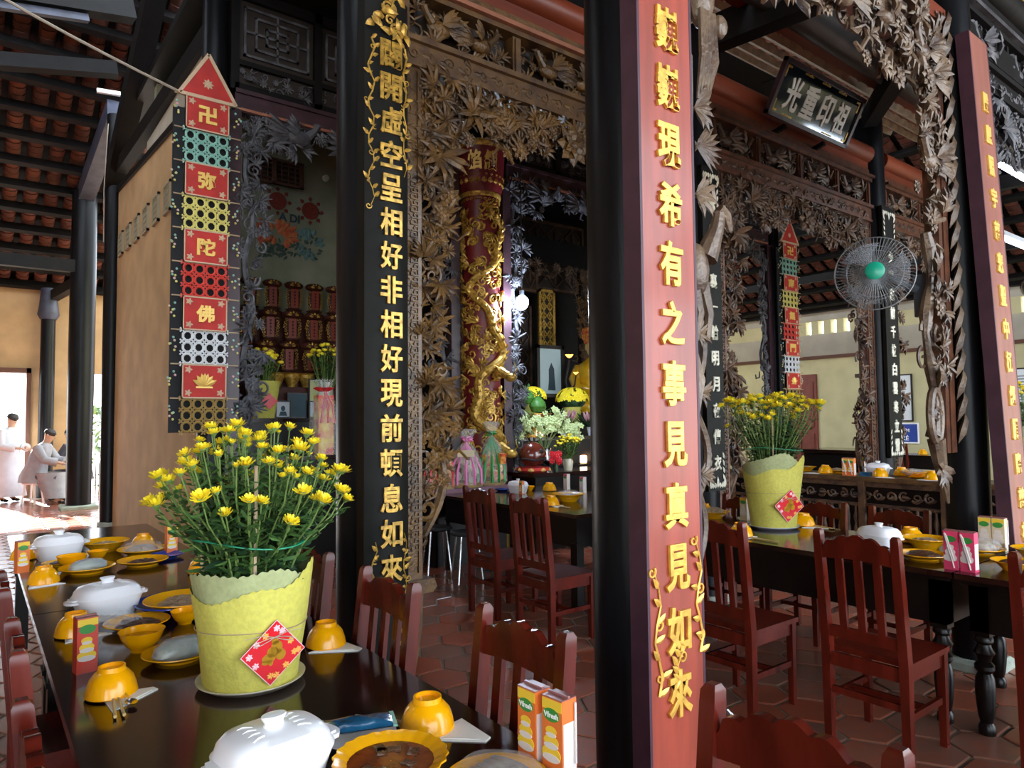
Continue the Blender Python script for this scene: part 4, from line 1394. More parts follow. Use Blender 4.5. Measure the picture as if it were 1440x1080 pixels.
def pot(label, x, y, z, rz, s=1.0, body='plastic_white', state=[]):
    if state:
        o = dup(state[0], (x, y, z), rz, label, 'white lidded plastic pots', s)
        return o
    t = thing('lidded_pot', label, 'pot', (x, y, z), rz, 'white lidded plastic pots')
    b = MB().lathe([(0.001, 0.004), (0.082, 0.004), (0.088, 0.0), (0.094, 0.012), (0.106, 0.055), (0.114, 0.078), (0.114, 0.082)], 56, None, 1.0, 0.78, pw=3.4, cap0=False, cap1=False)
    build('body', b, 'plastic_white', t)
    ld = MB().lathe([(0.117, 0.079), (0.118, 0.086), (0.112, 0.092), (0.107, 0.108), (0.094, 0.122), (0.066, 0.129), (0.03, 0.131), (0.001, 0.1315)], 56, None, 1.0, 0.78, pw=3.2, cap0=True, cap1=False)
    lid = build('lid', ld, 'plastic_white', t)
    build('knob', MB().lathe([(0.018, 0.130), (0.016, 0.138), (0.022, 0.150), (0.021, 0.153), (0.001, 0.154)], 20, None, 1.25, 0.8, cap0=False, cap1=False), 'plastic_white', lid)
    for q in (-1, 1):
        ri = MB()
        for k in range(4):
            a = 0.16 * (k - 1.5)
            ri.tube([(q * 0.036, -0.006 + 0.018 * (k - 1.5), 0.1295), (q * 0.05, 0.018 * (k - 1.5) * 1.3, 0.1290), (q * 0.062, -0.004 + 0.018 * (k - 1.5) * 1.4, 0.127)], 0.003, 5)
        build('ridge_pattern', ri, 'plastic_white', lid)
    for q in (-1, 1):
        h = MB()
        h.prism([(q * 0.112, -0.034), (q * 0.135, -0.03), (q * 0.146, -0.016), (q * 0.148, 0.0), (q * 0.146, 0.016), (q * 0.135, 0.03), (q * 0.112, 0.034)][::q], 0.009, mx((0, 0, 0.0775)))
        h.prism([(q * 0.112, -0.030), (q * 0.13, -0.026), (q * 0.138, 0.0), (q * 0.13, 0.026), (q * 0.112, 0.030)][::q], 0.005, mx((0, 0, 0.0865)))
        build('handle', h, 'plastic_white', t)
    state.append(t)
    return t
TZ = 0.76
pot('white lidded pot between the broth dish and the big flower pot', 0.510, 1.485, TZ, 0.12, 0.98)
pot('white lidded pot beside the red and yellow carton, behind a plastic-topped plate', 0.435, 3.19, TZ, 0.25, 1.02)
pot('white lidded pot beside the small orange carton, at the doorway end of the tables', 0.40, 4.72, TZ, 0.2, 1.05)
pot('round white lidded pot beside the pink cartons table dishes', 4.13, 1.93, TZ, PI / 2 - 0.2, 0.98)
pot('white lidded pot on the dark table before the altar', 4.50, 5.76, TZ, PI / 2, 0.95)
pot('white lidded pot on the carved side table under the fan', 7.70, 3.585, 0.90, PI / 2, 0.98)

GB = 'upturned yellow rice bowls'
for x, y, l in ((0.905, 1.53, 'upturned yellow bowl next to the dish of brown broth'),
                (0.965, 2.30, 'upturned yellow bowl at the table edge behind the flower pot red card'),
                (0.325, 2.275, 'upturned yellow bowl resting on chopsticks and a steel spoon'),
                (0.31, 2.99, 'upturned yellow bowl partly behind the red and yellow carton'),
                (0.285, 4.04, 'upturned yellow bowl with napkin past the table seam, beside the wrapped dish'),
                (0.245, 4.83, 'upturned yellow bowl behind the small orange carton by the doorway-end white pot'),
                (0.845, 4.82, 'upturned yellow bowl at the far end beside the beige wall'),
                (0.935, 3.80, 'upturned yellow bowl peeping between flower leaves and wrapper')):
    put(BI, x, y, TZ, 0, l, GB)
for x, y, l in ((4.61, 2.665, 'upturned yellow bowl touching the smaller flower pot red card'),
                (3.90, 2.685, 'upturned yellow bowl in front of the smaller flower pot saucer'),
                (4.50, 1.915, 'upturned yellow bowl behind the round white pot'),
                (4.56, 3.47, 'upturned yellow bowl behind the food heap near the red board'),
                (4.87, 5.69, 'upturned yellow bowl below the yellow flower vase at the altar table'),
                (4.05, 4.71, 'upturned yellow bowl beside chopsticks on the altar dining table')):
    put(BI, x, y, TZ, 0, l, GB, 1.1)
for x, y, l in ((7.55, 4.09, 'upturned yellow bowl on the carved side table next to the striped cartons'),
                (7.50, 3.47, 'upturned yellow bowl in front of the white pot on the carved side table'),
                (7.78, 3.38, 'upturned yellow bowl behind the white pot on the carved side table'),
                (7.47, 2.955, 'upturned yellow bowl at the end of the carved side table by the column')):
    put(BI, x, y, 0.90, 0, l, GB, 1.12)
put(BI, 14.75, 6.0, TZ, 0, 'tiny upturned yellow bowl in the distance under the blue sign', GB, 1.3)

GS = 'upright yellow soup bowls'
for x, y, s, l in ((0.465, 2.65, 1.0, 'upright yellow bowl of soup between the carton and wrapped fish plate'),
                   (0.655, 2.90, 0.72, 'small upright yellow bowl close behind the flower pot rim'),
                   (0.335, 1.455, 0.95, 'yellow bowl rim cut by the lower picture edge beside the pot'),
                   (0.43, 4.37, 1.0, 'upright yellow bowl beside the green wrapped dish far down the table'),
                   (0.57, 4.56, 0.72, 'small upright yellow bowl in front of the far deep dish'),
                   (4.72, 5.84, 0.75, 'small upright yellow bowl behind the chair at the altar dining table')):
    put(BU, x, y, TZ, 0, l, GS, s)
def food(name, label, cat, x, y, z, r, h, m, seed, flat=False, group=None):
    rg = random.Random(seed)
    mb = MB()
    n = 28
    pr = [(r * (1 - (k / 6) ** 1.8) if k < 6 else 0.001, h * math.sin(PI / 2 * k / 6)) for k in range(7)]
    ph = [rg.uniform(0, 6) for _ in range(4)]
    mb.lathe(pr, n, cap0=True, cap1=False, wav=lambda a, rr, zz: 1 + (0.0 if flat else 0.09) * (math.sin(3 * a + ph[0]) + 0.6 * math.sin(5 * a + ph[1] + zz * 60)))
    if not flat:
        for k in range(16):
            a, q = rg.uniform(0, 2 * PI), r * 0.7 * math.sqrt(rg.random())
            mb.ell((q * math.cos(a), q * math.sin(a), h * (1 - (q / r) ** 2) * 0.85), (r * 0.22, r * 0.12, r * 0.1), 8, 5, mx((0, 0, 0)))
    return single(name, mb, m, label, cat, group, (x, y, z), rg.uniform(0, 6), smooth=50)

GD, GP = 'yellow fluted deep dishes', 'yellow flat plates'
put(DP, 0.715, 1.360, TZ, 0, 'fluted yellow dish filled with brown broth and soft brown pieces', GD, 1.0)
broth = MB().lathe([(0.001, 0.044), (0.091, 0.044), (0.09, 0.041)], 40, cap0=False, cap1=False)
b_o = single('brown_broth', broth, 'broth', 'brown braised broth filling a fluted yellow dish', 'soup', None, (0.715, 1.360, TZ))
rg = random.Random(3)
GT = 'pieces of braised food in the broth'
for k in range(7):
    a, q = rg.uniform(0, 6.28), 0.062 * math.sqrt(rg.random())
    single('tofu_piece', MB().box((0, 0, 0), (0.030, 0.022, 0.012)), 'brown_food', 'small soft brown piece of food in the dish of broth', 'food', GT,
           (0.715 + q * math.cos(a), 1.360 + q * math.sin(a), TZ + 0.044 - 0.003), rg.uniform(0, 3))
put(PP, 0.865, 1.185, TZ, 0, 'yellow plate of pale slices beside the orange juice cartons', GP, 1.0)
for k in range(6):
    mb = MB().ell((0, 0, 0), (0.021, 0.06, 0.011), 12, 8, Matrix.Rotation(0.5, 4, 'Y'))
    single('pale_slice', mb, 'fish', 'pale grey slice fanned out on the plate by the orange cartons', 'food', 'pale slices on the film-covered plate', (0.815 + 0.021 * k, 1.19 + 0.004 * k, TZ + 0.03), 0.25)
fm = MB().lathe([(0.105, 0.024), (0.09, 0.045), (0.06, 0.054), (0.03, 0.056), (0.001, 0.057)], 24, cap0=False, cap1=False, wav=lambda a, r, z: 1 + 0.04 * math.sin(5 * a + r * 80))
single('cling_film', fm, 'film', 'clear film stretched over the pale slices by the orange cartons', 'cling film', None, (0.865, 1.185, TZ + 0.002))
put(PP, 0.545, 2.475, TZ, 0, 'yellow plate with a shiny wrapped green roll behind the flower pot', GP, 1.0)
put(PP, 0.50, 2.945, TZ, 0, 'yellow plate of brown food in front of the middle white pot', GP, 1.0)
put(PP, 0.695, 3.09, TZ, 0, 'yellow fluted dish of brown food on a blue rim behind the wrapper', GP, 1.35)
put(PP, 0.48, 4.20, TZ, 0, 'yellow plate with a wrapped grey-green roll past the table seam', GP, 1.15)
put(PP, 0.74, 4.22, TZ, 0, 'yellow plate of dark brown food past the table seam by the leaves', GP, 1.12)
put(DP, 0.64, 4.83, TZ, 0, 'deep yellow dish of pale food beside the doorway-end white pot', GD, 1.1)
put(PP, 0.80, 4.58, TZ, 0, 'yellow plate under crumpled clear film at the far end by the carton', GP, 1.2)
put(PP, 0.385, 4.50, TZ, 0, 'small yellow plate of greyish bits before the doorway-end white pot', GP, 0.72)
put(DP, 4.37, 1.78, TZ, 0, 'deep yellow dish of pale food just behind the pink cartons', GD, 1.05)
put(PP, 4.02, 1.655, TZ, 0, 'yellow plate of dark shredded food beside the pink cartons', GP, 1.1)
put(PP, 4.42, 1.53, TZ, 0, 'yellow plate of film-wrapped pale food before the beige cartons', GP, 1.15)
put(DP, 4.06, 1.25, TZ, 0, 'deep yellow dish of brown food between the pink cartons and red post', GD, 0.85)
put(DP, 4.47, 1.27, TZ, 0, 'deep yellow dish at the picture edge behind the red chair post', GD, 1.0)
put(DP, 4.47, 3.31, TZ, 0, 'yellow dish heaped with pale food next to the tall red board', GD, 0.95)
put(DP, 4.39, 4.86, TZ, 0, 'fluted yellow dish near the corner of the altar dining table', GD, 1.25)
put(PP, 7.72, 4.05, 0.90, 0, 'yellow plate behind the striped cartons on the carved side table', GP, 1.2)
put(DP, 7.66, 3.19, 0.90, 0, 'fluted yellow dish of fried food on the carved side table near the column', GD, 1.15)
put(DP, 7.72, 4.42, 0.90, 0, 'yellow dish beside the smaller flower pot on the carved side table', GD, 0.95)
put(PP, 7.55, 3.12, 0.90, 0, 'yellow plate in front of the fried food on the carved side table', GP, 0.75)
def rec(o, m):
    o.data = o.data.copy()
    o.data.materials[0] = M[m]
GBP = 'blue plates and bowls'
for x, y, z, s, l in ((0.685, 3.12, TZ - 0.0, 1.5, 'blue-rimmed plate under the fluted dish behind the yellow wrapper'),
                   (0.885, 4.36, TZ, 0.8, 'blue plate at the far table edge beside the orange carton'),
                   (4.50, 6.03, TZ, 0.75, 'blue and white plate behind the altar-table chair beside the metal stools')):
    o = put(PP, x, y, z, 0, l, GBP, s)
    rec(o, 'blue_melamine')
o = put(PP, 0.742, 1.575, TZ, 0, 'white plate under the blue packet', 'white plates', 0.8)
rec(o, 'plastic_white')
# raise the dish that stands on the blue-rimmed plate
for o in list(COL.objects):
    if o.get('label') == 'yellow fluted dish of brown food on a blue rim behind the wrapper': o.location.z = TZ + 0.016

food('soup_surface', 'amber soup in the yellow bowl beside the red carton', 'soup', 0.465, 2.65, TZ + 0.048, 0.058, 0.002, 'broth', 1, True)
food('brown_food', 'brown minced food on the plate before the middle white pot', 'food', 0.50, 2.945, TZ + 0.012, 0.075, 0.02, 'brown_food', 2)
food('brown_food', 'brown food in the blue-rimmed dish behind the wrapper', 'food', 0.695, 3.09, TZ + 0.031, 0.10, 0.022, 'pale_food', 3)
food('dark_food', 'dark brown food on the plate past the table seam', 'food', 0.74, 4.22, TZ + 0.013, 0.08, 0.014, 'brown_food', 4)
food('pale_food', 'pale food in the deep dish at the far end of the flower tables', 'food', 0.64, 4.83, TZ + 0.03, 0.085, 0.022, 'pale_food', 5)
food('pale_food', 'crumpled pale food under film at the far end of the flower tables', 'food', 0.80, 4.58, TZ + 0.013, 0.09, 0.04, 'pale_food', 6)
food('grey_food', 'greyish bits on the small plate before the doorway-end white pot', 'food', 0.385, 4.50, TZ + 0.010, 0.05, 0.014, 'brown_food', 7)
food('pale_food', 'pale noodles in the deep dish behind the pink cartons', 'food', 4.37, 1.78, TZ + 0.03, 0.08, 0.026, 'pale_food', 8)
food('dark_food', 'dark shredded food on the plate beside the pink cartons', 'food', 4.02, 1.655, TZ + 0.013, 0.085, 0.03, 'brown_food', 9)
food('pale_food', 'pale film-wrapped food before the beige cartons', 'food', 4.42, 1.53, TZ + 0.014, 0.095, 0.06, 'pale_food', 10)
food('brown_food', 'brown food in the dish between pink cartons and red post', 'food', 4.06, 1.25, TZ + 0.025, 0.065, 0.028, 'brown_food', 11)
food('green_food', 'greenish food in the dish at the picture edge', 'food', 4.47, 1.27, TZ + 0.03, 0.08, 0.035, 'grey_food', 12)
food('pale_food', 'pale heaped food on the dish next to the tall red board', 'food', 4.47, 3.31, TZ + 0.025, 0.08, 0.06, 'pale_food', 13)
food('pale_food', 'pale food in the fluted dish at the altar table corner', 'food', 4.39, 4.86, TZ + 0.035, 0.10, 0.03, 'pale_food', 14)
food('fried_food', 'golden fried food in the dish on the carved side table', 'food', 7.66, 3.19, 0.93, 0.095, 0.045, 'pale_food', 15)
food('pale_food', 'pale food on the plate behind the striped cartons', 'food', 7.72, 4.05, 0.913, 0.09, 0.04, 'pale_food', 16)
food('pale_food', 'pale food in the dish beside the smaller flower pot leaves', 'food', 7.72, 4.42, 0.925, 0.075, 0.035, 'pale_food', 17)
for (x, y, s, l, c) in ((0.555, 2.47, 1.0, 'shiny wrapped grey-green roll on the plate behind the flower pot', 0), (0.485, 4.20, 0.95, 'shiny wrapped grey-green roll on the plate past the table seam', 0)):
    mb = MB().lathe([(0.062, 0.0), (0.072, 0.012), (0.068, 0.034), (0.05, 0.05), (0.025, 0.056), (0.001, 0.057)], 28, None, 1.25, 0.62, pw=2.6, cap0=True, cap1=False, wav=lambda a, r, z: 1 + 0.03 * math.sin(7 * a + z * 90))
    o = single('wrapped_roll', mb, 'grey_food', l, 'food', None, (x, y, TZ + 0.012), 0.2)
    o.scale = (s, s, s)
    f2 = MB().lathe([(0.064, 0.0), (0.075, 0.012), (0.071, 0.037), (0.052, 0.0535), (0.027, 0.06), (0.001, 0.061)], 28, None, 1.25, 0.62, pw=2.6, cap0=False, cap1=False, wav=lambda a, r, z: 1 + 0.04 * math.sin(9 * a + z * 120))
    build('film', f2, 'film', o)
film2 = MB().lathe([(0.11, 0.028), (0.09, 0.06), (0.05, 0.072), (0.001, 0.07)], 24, cap0=False, cap1=False, wav=lambda a, r, z: 1 + 0.06 * math.sin(5 * a + r * 90))
for x, y, z, l in ((0.80, 4.58, TZ, 'crumpled clear film on the far-end plate by the carton'), (4.42, 1.53, TZ + 0.01, 'crumpled clear film over the plate before the beige cartons'),
                (4.39, 4.86, TZ + 0.03, 'clear film over the fluted dish at the altar table corner'), (7.62, 3.20, 0.92, 'clear film over the fried food on the carved side table')):
    single('cling_film', MB().raw(film2.v, film2.f), 'film', l, 'cling film', None, (x, y, z))
fs_ = MB().lathe([(0.062, 0.0), (0.06, 0.002), (0.001, 0.004)], 5, None, 1.25, 1.0, cap0=True, cap1=False)
fb = MB()
n = 9
for i in range(n):
    for j in range(n): fb.v.append(((i / (n - 1) - 0.5) * 0.17, (j / (n - 1) - 0.5) * 0.13, 0.052 + 0.014 * math.sin(i * 1.1 + j) - 0.03 * max(0, (i - 5) / 4)))
for i in range(n - 1):
    for j in range(n - 1): fb.f.append((i * n + j, (i + 1) * n + j, (i + 1) * n + j + 1, i * n + j + 1))
single('cling_film', fb, 'film', 'loose clear film lying over the plate before the middle white pot', 'cling film', None, (0.43, 2.93, TZ))

# blue packet
pk = MB()
n = 10
vs, fs = [], []
for side in (1, -1):
    for i in range(n + 1):
        for j in range(n + 1):
            u, v = i / n * 2 - 1, j / n * 2 - 1
            e = max(0, (1 - abs(u) ** 4) * (1 - abs(v) ** 3))
            vs.append((u * 0.085, v * 0.04, side * (0.001 + 0.011 * e + 0.002 * math.sin(7 * u + 4 * v) * e)))
N = (n + 1) ** 2
for i in range(n):
    for j in range(n):
        q = (i * (n + 1) + j, (i + 1) * (n + 1) + j, (i + 1) * (n + 1) + j + 1, i * (n + 1) + j + 1)
        fs += [q, tuple(N + k for k in q[::-1])]
pk.raw(vs, fs)
bp = single('blue_packet', pk, 'packet_blue', 'glossy dark blue wet-tissue packet between the white pot and broth dish', 'packet', None, (0.742, 1.575, TZ + 0.042), -0.35)
for q in (-1, 1): build('seal', MB().bb(q * 0.078, q * 0.088, -0.04, 0.04, -0.002, 0.003), 'mesh_teal', bp)

# napkins, chopsticks, spoon
GN = 'folded paper napkins under the bowls'
nap = MB().prism([(-0.075, -0.06), (0.085, -0.035), (0.09, -0.01), (-0.01, 0.075)], 0.003, mx((0, 0, 0.0015)))
nap.prism([(-0.06, -0.052), (0.07, -0.03), (-0.005, 0.06)], 0.002, mx((0, 0, 0.004)))
NP = single('paper_napkin', nap, 'paper', 'x', 'napkin')
for x, y, z, r, l in ((0.95, 1.47, TZ, -0.9, 'white napkin pointing out beside the orange cartons bowl'), (0.985, 2.26, TZ, -0.7, 'white napkin under the bowl behind the red card'),
                   (0.345, 2.225, TZ, 0.5, 'white napkin under the bowl with chopsticks and spoon'), (0.325, 2.95, TZ, 2.2, 'white napkin by the red and yellow carton'),
                   (0.275, 4.0, TZ, 2.2, 'white napkin under the bowl past the table seam'), (3.91, 2.66, TZ, -2.4, 'white napkin in front of the smaller flower pot'),
                   (4.60, 2.58, TZ, -1.2, 'white napkin beside the smaller flower pot card'), (4.06, 4.66, TZ, -2.0, 'white napkin on the altar dining table'),
                   (7.47, 4.2, 0.90, -1.5, 'white napkin near the striped cartons on the carved side table'), (7.46, 3.40, 0.90, -1.5, 'white napkin before the white pot on the carved side table'),
                   (7.44, 2.99, 0.90, -1.5, 'white napkin at the column end of the carved side table')):
    put(NP, x, y, z, r, l, GN)
# let the bowls sit on their napkins
for o in COL.objects:
    if o.get('category') == 'bowl' and o.get('group') == GB: o.location.z += 0.005
CS = single('chopstick', MB().tube([(-0.11, 0, 0.004), (0, 0, 0.004), (0.11, 0, 0.004)], [0.003, 0.0036, 0.0042], 6), 'bamboo', 'x', 'chopstick')
for x, y, z, r, l, g in ((0.318, 2.185, TZ + 0.005, -1.68, 'pale wooden chopstick beside the steel spoon by the upturned bowl', 'pair by the spoon'),
                      (0.332, 2.185, TZ + 0.005, -1.62, 'pale wooden chopstick beside the steel spoon by the upturned bowl', 'pair by the spoon'),
                      (0.845, 1.60, TZ + 0.005, 2.2, 'pale chopstick end poking out behind the bowl next to the broth', 'pair behind the broth bowl'),
                      (0.855, 1.605, TZ + 0.005, 2.2, 'pale chopstick end poking out behind the bowl next to the broth', 'pair behind the broth bowl'),
                      (4.60, 2.55, TZ + 0.006, 1.35, 'pale chopstick beside the smaller flower pot card', 'pair by the smaller pot'),
                      (4.62, 2.55, TZ + 0.006, 1.38, 'pale chopstick beside the smaller flower pot card', 'pair by the smaller pot'),
                      (3.87, 2.52, TZ + 0.004, 1.5, 'pale chopstick in front of the smaller flower pot saucer', 'pair before the smaller pot'),
                      (3.885, 2.52, TZ + 0.004, 1.5, 'pale chopstick in front of the smaller flower pot saucer', 'pair before the smaller pot'),
                      (4.03, 4.56, TZ + 0.004, 1.5, 'chopstick beside the bowl on the altar dining table', 'pair on the altar table'),
                      (4.045, 4.56, TZ + 0.004, 1.52, 'chopstick beside the bowl on the altar dining table', 'pair on the altar table')):
    put(CS, x, y, z, r, l, g)
sp = MB().lathe([(0.001, 0.0), (0.012, 0.001), (0.018, 0.006), (0.019, 0.007), (0.001, 0.003)], 16, mx((0, -0.07, 0)), 0.8, 1.3, cap0=False, cap1=False)
sp.tube([(0, -0.05, 0.006), (0, 0.0, 0.010), (0, 0.09, 0.006)], [0.003, 0.003, 0.004], 6)
single('spoon', sp, 'steel', 'steel spoon beside the chopsticks by the upturned bowl', 'spoon', None, (0.352, 2.225, TZ + 0.005), 0.05)

# ---------------------------------------------------------------- juice cartons
def carton(label, x, y, z, rz, col, h=0.150, art=True, straw=False, logo=None, s=1.0, group='small drink cartons'):
    """front faces local -y"""
    t = thing('drink_carton', label, 'carton', (x, y, z), rz, group)
    w_, d = 0.052, 0.040
    main = {'orange': 'carton_orange', 'red': 'carton_red', 'pink': 'carton_pink', 'cream': 'carton_cream', 'white': 'carton_white'}[col]
    b = MB().bb(-w_ / 2, w_ / 2, -d / 2, d / 2, 0, h)
    build('box', b, main, t)
    tp = MB().bb(-w_ / 2, w_ / 2, -d / 2, d / 2, h, h + 0.002)
    tp.bb(-w_ / 2, w_ / 2, -0.003, 0.003, h, h + 0.006)
    build('top_fold', tp, 'carton_top', t)
    f = MB().bb(-w_ / 2 + 0.001, w_ / 2 - 0.001, -d / 2 - 0.0008, -d / 2, h * 0.86, h - 0.002)
    build('yellow_band', f, 'carton_yellow' if col in ('orange', 'red', 'cream') else 'carton_pink', t)
    lo = MB().prism([(0.021 * math.cos(a), 0.0125 * math.sin(a)) for a in [2 * PI * k / 20 for k in range(20)]], 0.0012, mx((-0.001, -d / 2 - 0.001, h * 0.80), FRONT))
    lg = build('logo', lo, 'logo_green', t)
    if logo:
        build('lettering', text_line('Vfresh', (-0.001, -d / 2 - 0.0018, h * 0.80), 0.0105, bold=0.02, ext=0.0006), 'white', lg)
    ar = MB()
    for k, (rr, zz) in enumerate(((0.014, 0.60), (0.019, 0.47), (0.024, 0.32))):
        ar.prism([(rr * math.cos(a), rr * 0.62 * math.sin(a)) for a in [2 * PI * q / 18 for q in range(18)]], 0.001 + 0.0003 * k, mx((-0.002, -d / 2 - 0.0006, h * zz), FRONT))
    build('fruit_picture', ar, 'carton_yellow' if col in ('orange', 'red') else 'carton_white', t)
    sw = MB()
    for k, (rr, zz) in enumerate(((0.013, 0.555), (0.018, 0.42), (0.022, 0.27))):
        sw.prism([(rr * math.cos(a), rr * 0.35 * math.sin(a) + 0.0) for a in [2 * PI * q / 18 for q in range(18)]], 0.0032, mx((-0.002, -d / 2 - 0.0006, h * zz), FRONT))
    build('milk_swirl', sw, 'carton_white', t)
    sd = MB().bb(w_ / 2, w_ / 2 + 0.0006, -d / 2 + 0.003, d / 2 - 0.002, h * 0.06, h * 0.72)
    build('side_panel', sd, 'carton_white', t)
    if straw:
        s_ = MB()
        s_.tube([(-0.02, -d / 2 - 0.004, h * 0.95), (0.012, -d / 2 - 0.004, h * 0.06)], 0.003, 6)
        s_.tube([(-0.02, -d / 2 - 0.004, h * 0.95), (-0.012, -d / 2 - 0.004, h * 0.86), (0.012, -d / 2 - 0.0045, h * 0.25)], 0.003, 6)
        build('straw', s_, 'carton_white', t)
    else:
        s_ = MB().tube([(w_ / 2 + 0.003, d / 2 - 0.006, h * 0.95), (w_ / 2 + 0.003, d / 2 - 0.006, h * 0.2)], 0.0025, 6)
        build('straw', s_, 'carton_white', t)
    if s != 1.0: t.scale = (s,) * 3
    return t
carton('orange fruit carton with its white side showing fully, at the table edge', 1.008, 1.155, TZ, -PI / 2 + 0.1, 'orange', logo=True, s=1.12)
carton('orange fruit carton half hidden behind its twin at the table edge', 1.0, 1.23, TZ, -PI / 2 + 0.05, 'orange', logo=True, s=1.12)
carton('red and yellow carton standing among the bowls beside the flower pot', 0.29, 2.54, TZ, 0.15, 'red', logo=False, s=1.1)
carton('small orange and yellow carton past the table seam beside a white pot', 0.215, 4.42, TZ, 0.3, 'orange', s=1.05)
carton('white and orange carton at the far table edge by the flower leaves', 0.925, 4.45, TZ, 0.1, 'orange', s=1.1)
carton('pink carton with a straw, its twin standing between it and the red chair post', 3.868, 1.452, TZ, -PI / 2, 'pink', straw=True, s=1.25)
carton('pink carton with a straw, standing next to the red chair post', 3.868, 1.380, TZ, -PI / 2, 'pink', straw=True, s=1.25)
carton('beige fruit carton behind the wrapped plate, standing before the dark column', 4.585, 1.545, TZ, -PI / 2, 'cream', s=1.2)
carton('beige fruit carton behind the wrapped plate, overlapping the slim red board', 4.585, 1.478, TZ, -PI / 2, 'cream', s=1.2)
carton('cream carton peeping out beside the smaller flower pot', 4.56, 3.10, TZ, -PI / 2, 'cream', s=1.1)
carton('orange-topped white carton by the altar table vase', 5.10, 5.67, TZ, -PI / 2, 'white', s=1.1)
carton('orange-topped white carton against the thick black column', 4.97, 5.28, TZ, -PI / 2, 'white', s=1.1)
carton('orange carton between the altar-table white pot and the chair', 4.44, 5.62, TZ, -PI / 2, 'orange', s=0.9)
carton('orange striped carton on the carved side table, the one toward the flower pot', 7.44, 3.80, 0.90, -PI / 2, 'orange', straw=True, s=1.2)
carton('orange striped carton on the carved side table, the one toward the white pot', 7.44, 3.735, 0.90, -PI / 2, 'orange', straw=True, s=1.2)
carton('orange carton behind the white pot on the carved side table', 7.80, 3.80, 0.90, -PI / 2, 'orange', s=1.2)
bk = MB().bb(-0.03, 0.03, -0.05, 0.05, 0, 0.04)
single('blue_packet', bk, 'packet_blue', 'small blue packet between striped cartons and pot on the carved side table', 'packet', None, (7.52, 3.63, 0.90))

for o in COL.objects:            # set everything on the carved side table back from the facade post
    if o.parent is None and o.get('label') and 7.36 < o.location.x < 7.95 and 1.9 < o.location.y < 5.3 and 0.89 < o.location.z < 1.0:
        o.location.x *= 0.981
        o.location.y *= 0.981
# ---------------------------------------------------------------- potted chrysanthemums
def bloom_mesh(seed, openness):
    rg = random.Random(seed)
    mb = MB()
    for ring, (n, rr, el) in enumerate(((13, 1.0, 0.25 + 0.5 * (1 - openness)), (10, 0.85, 0.7 + 0.3 * (1 - openness)), (7, 0.6, 1.1))):
        for k in range(n):
            a = 2 * PI * (k + rg.uniform(-0.2, 0.2)) / n + ring
            e = el + rg.uniform(-0.12, 0.12)
            d = V((math.cos(a) * math.cos(e), math.sin(a) * math.cos(e), math.sin(e)))
            s = d.cross(V((0, 0, 1))).normalized()
            nn = s.cross(d)
            L = rr * rg.uniform(0.85, 1.1)
            p0, p1, p2 = d * 0.08, d * L * 0.6 - nn * 0.05 * L, d * L + V((0, 0, 0.14 * L))
            wd = 0.19 * L
            mb.raw([p0 - s * wd * 0.5, p0 + s * wd * 0.5, p1 - s * wd, p1 + s * wd, p2 - s * wd * 0.55, p2 + s * wd * 0.55], [(0, 1, 3, 2), (2, 3, 5, 4)])
    me = bpy.data.meshes.new('bloom')
    me.from_pydata(mb.v, [], mb.f)
    for p in me.polygons: p.use_smooth = True
    me.materials.append(M['petal'])
    return me
BLOOMS = [bloom_mesh(s, o) for s, o in ((1, 1.0), (2, 0.75), (3, 0.5), (4, 0.1))]
bud = MB().ell((0, 0, 0.1), (0.6, 0.6, 0.5), 8, 6)
cal = MB().lathe([(0.1, -0.5), (0.5, -0.1), (0.42, 0.12)], 8, cap1=False)
CALYX = None

